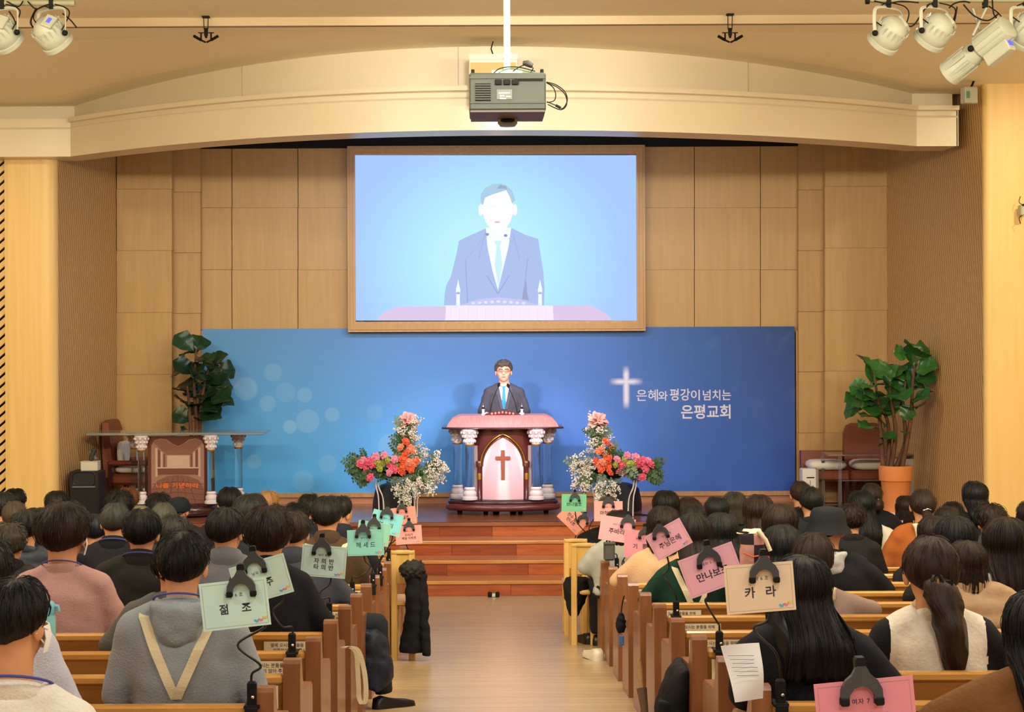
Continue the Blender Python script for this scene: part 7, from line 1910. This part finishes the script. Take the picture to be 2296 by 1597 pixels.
# cream tote strap hanging from a left pew end
y_ = row_y(4) + .02; p = W(776, 1440, y_)
t = thing('tote_strap', 'cream cloth strap hanging over a pew end left of the aisle', 'strap', (AISLE_L + .035, y_ + .12, floor_z(y_) + .50))
rr = [[tuple(q + Vector((-.011, 0, 0))), tuple(q + Vector((.011, 0, 0))), tuple(q + Vector((.011, .004, 0))), tuple(q + Vector((-.011, .004, 0)))] for q in spline([(-.02, .0, .022), (.012, 0, .024), (.040, 0, .0), (.046, 0, -.07), (.050, 0, -.15), (.052, 0, -.20), (.066, -.008, -.232), (.082, -.008, -.215), (.084, -.004, -.15), (.074, .0, -.07), (.05, .004, .01), (.015, .006, .03), (-.02, .004, .026)], 5)]
MB().loft(rr).build('strap', M_STRAP, t, smooth=60)
# white paper beside the cream card
y_ = 5.50; p = W(1664, 1510, y_)
t = thing('paper_sheet', 'white printed sheet leaning on the pew beside the black-coated woman', 'paper', p)
mb = MB(); rr = []
for i in range(11):
    f = i / 10; zz = lerp(.088, -.088, f)
    rr.append([(lerp(-.060, .060, j / 6) * (1 - .25 * f) + .028 * f * f - .006 + (.012 * math.sin(f * 3)), .012 * math.sin(f * 5 + j * .4) + .02 * f, zz + (.008 * j / 6 - .004)) for j in range(7)] + [(lerp(.060, -.060, j / 6) * (1 - .25 * f) + .028 * f * f - .006 + (.012 * math.sin(f * 3)), .0012 + .012 * math.sin(f * 5 + (6 - j) * .4) + .02 * f, zz + (.008 * (6 - j) / 6 - .004)) for j in range(7)])
MB().loft(rr).build('sheet', pm('white_paper', '#eceeee', .8), t, smooth=60)
ln = MB()
for i in range(6): ln.box((-.005 + .004 * i, -.016 + .012 * math.sin((.2 + .07 * i) * 5), .055 - .012 * i), (.08 - .006 * (i % 3), .0006, .0012))
ln.build('print_lines', M_INK, t)
# turquoise tumbler
t = thing('tumbler', 'turquoise drink bottle standing on a pew rail at the lower left', 'bottle', Vector((W(101, 1480, row_y(2)).x, row_y(2) + .03, floor_z(row_y(2)) + .614)))
MB().lathe([(.026, 0), (.030, .006), (.031, .10), (.031, .21), (.027, .222)], 20).build('bottle_body', pm('turquoise_plastic', '#7fc4bd', .4), t, smooth=40)
MB().lathe([(.029, .218), (.030, .224), (.030, .255), (.022, .265)], 20).build('bottle_cap', pm('turquoise_cap', '#6fb6c4', .4), t, smooth=40)
MB().tube([(.022, 0, .25), (.040, 0, .247), (.042, 0, .23)], .007, 8).build('cap_loop', pm('turquoise_cap', '#6fb6c4', .4), t, smooth=60)
# plaid coat with cream collar
y_ = row_y(6) - .12; p = W(1690, 1222, y_)
t = thing('plaid_coat', 'black and pink checked coat with a cream collar and red scarf on the pew', 'coat', p)
m, nt, b = nodes_of('plaid_cloth'); L = nt.links.new
tc = N(nt, 'ShaderNodeTexCoord'); mp = N(nt, 'ShaderNodeMapping'); mp.inputs['Scale'].default_value = (14, 0, 9); ck = N(nt, 'ShaderNodeTexChecker'); ck.inputs['Scale'].default_value = 1.0
ck.inputs['Color1'].default_value = lin('#1c1a1c'); ck.inputs['Color2'].default_value = lin('#b5837a'); L(tc.outputs['Object'], mp.inputs[0]); L(mp.outputs[0], ck.inputs['Vector']); L(ck.outputs[0], b.inputs['Base Color']); b.inputs['Roughness'].default_value = .9
o = lump(t, 'coat_body', [ring(0, .04, lerp(.06, -.14, f), lerp(.06, .085, f), .05, 18) for f in (0, .2, .5, .8, 1)], '#1c1a1c', seed=3, wr=.008); o.data.materials.clear(); o.data.materials.append(m)
lump(t, 'coat_collar', [ring(lerp(-.075, .03, f), .02, .075 - .03 * abs(f - .4), .022, .035, 12) for f in (0,)] + [ring(-.02, .03, .055, .075, .045), ring(.0, .03, .085, .06, .04)], '#ddd2b0', 'fleece', .01, .006, 20)
MB().tube([(.02, -.012, .075), (.06, -.02, .03), (.085, -.02, -.03)], .011, 8).build('collar_flap', cloth('#ddd2b0', 'fleece'), t, smooth=60)
lump(t, 'scarf', [ring(lerp(.0, .06, f), -.02, lerp(-.15, -.06, f), .028, .03, 12) for f in (0, .5, 1)], '#a3222c', 'knit', .01, .006, 20)
MB().tube([(-.06, -.02, -.04), (-.01, -.03, -.06), (.06, -.02, -.05)], .004, 6).build('orange_cord', pm('orange_cord', '#d4582c', .6), t)
# black coat bulging over the right pew ends near the camera
y_ = row_y(3) + .26
t = thing('black_coat', 'black coat hung over the armrest of a right pew, bulging into the aisle', 'coat', (.790, y_, floor_z(y_)))
lump(t, 'bundle', [ring(lerp(.035, -.012, min(1, f * 2.2)), 0, lerp(.535, .05, f), w_, .17, 18) for f, w_ in ((0, .02), (.04, .045), (.14, .066), (.3, .078), (.6, .07), (1, .06))], '#141517', 'coat', .012, .012, 9)
lump(t, 'sleeve', [ring(-.045 + .02 * f, -.10, lerp(.40, .02, f), .04, .05, 12) for f in (0, .3, .7, 1)], '#141517', 'coat', .012, .010, 10)
# pouch, woven handle, bag, coat on right chair
y_ = row_y(7) + .1; p = W(1404, 1398, y_)
t = thing('black_pouch', 'small black pouch hanging at the aisle side of a right pew', 'bag', (AISLE_R - .035, y_, floor_z(y_) + .43))
lump(t, 'pouch', [ring(0, 0, lerp(.06, -.06, f), w_, w_ * 1.2, 14) for f, w_ in ((0, .012), (.3, .028), (.7, .032), (1, .02))], '#141518', 'coat', .008, .008, 30)
MB().tube(spline([(.0, 0, .05), (.012, .02, .12), (.02, -.01, .16)], 4), .004, 6).build('strap', M_BLACK, t)
MB().box((.0, -.02, -.10), (.03, .02, .06), bev=.004).build('blue_tag', pm('blue_tag', '#3f5f93', .6), t)
y_ = row_y(5) + .02; p = W(1457, 1462, y_)
t = thing('umbrella', 'umbrella with a woven brown handle resting against a right pew end', 'umbrella', (AISLE_R - .05, y_, floor_z(y_)))
MB().tube([(0.02, .0, .01), (-.005, .08, .24)], [.008, .026], 10).build('canopy', pm('brown_umbrella', '#5b4632', .8), t)
MB().tube(spline([(-.005, .08, .24), (-.012, .10, .34), (-.02, .11, .38)], 4), .013, 10).build('handle', pm('woven_handle', '#b08a58', .7, bump=.6, bscale=180), t, smooth=60)
y_ = row_y(9) + .06; p = W(1368, 1218, y_)
t = thing('shoulder_bag', 'dark grey shoulder bag on the pale grey jacket behind pink cards', 'bag', W(1366, 1232, row_y(10) - .08))
MB().box((0, 0, -.02), (.08, .05, .12), bev=.012).build('bag_body', pm('dark_grey_canvas', '#4a4a47', .85, bump=.3, bscale=120), t)
MB().box((0, -.02, .045), (.085, .02, .02), bev=.004).build('bag_flap', pm('dark_grey_canvas', '#4a4a47', .85), t)
MB().tube([(-.02, 0, .05), (-.0, .02, .11), (.05, .03, .14)], .006, 6).build('bag_strap', M_BLACK, t)
t = thing('black_coat', 'black coat draped over the seat of the nearer pale chair right of the aisle', 'coat', (.735, 13.52, floor_z(13.5) + .43))
lump(t, 'bundle', [ring(-.03 - .03 * f, .08, lerp(.06, -.22, f), w_, .13, 16) for f, w_ in ((0, .08), (.2, .11), (.5, .09), (.8, .06), (1, .035))], '#16171a', 'coat', .012, .012, 13)
for px_, py_, lab, mat in ((1342, 1445, 'black sneaker on the floor at the right pew ends', None), (1356, 1482, 'white sneaker on the floor at the right pew ends', pm('white_leather', '#d5cdbb', .5))):
    d_ = 1.37 * F / (py_ - 1041)
    t = thing('sneaker', lab, 'shoe', (.775, d_, floor_z(d_)), group='single sneakers at the right pew ends')
    add_shoe(t, (0, 0, 0), .3, mat)
bpy.data.scenes.remove(TMP)
bpy.data.batch_remove(TRASH)
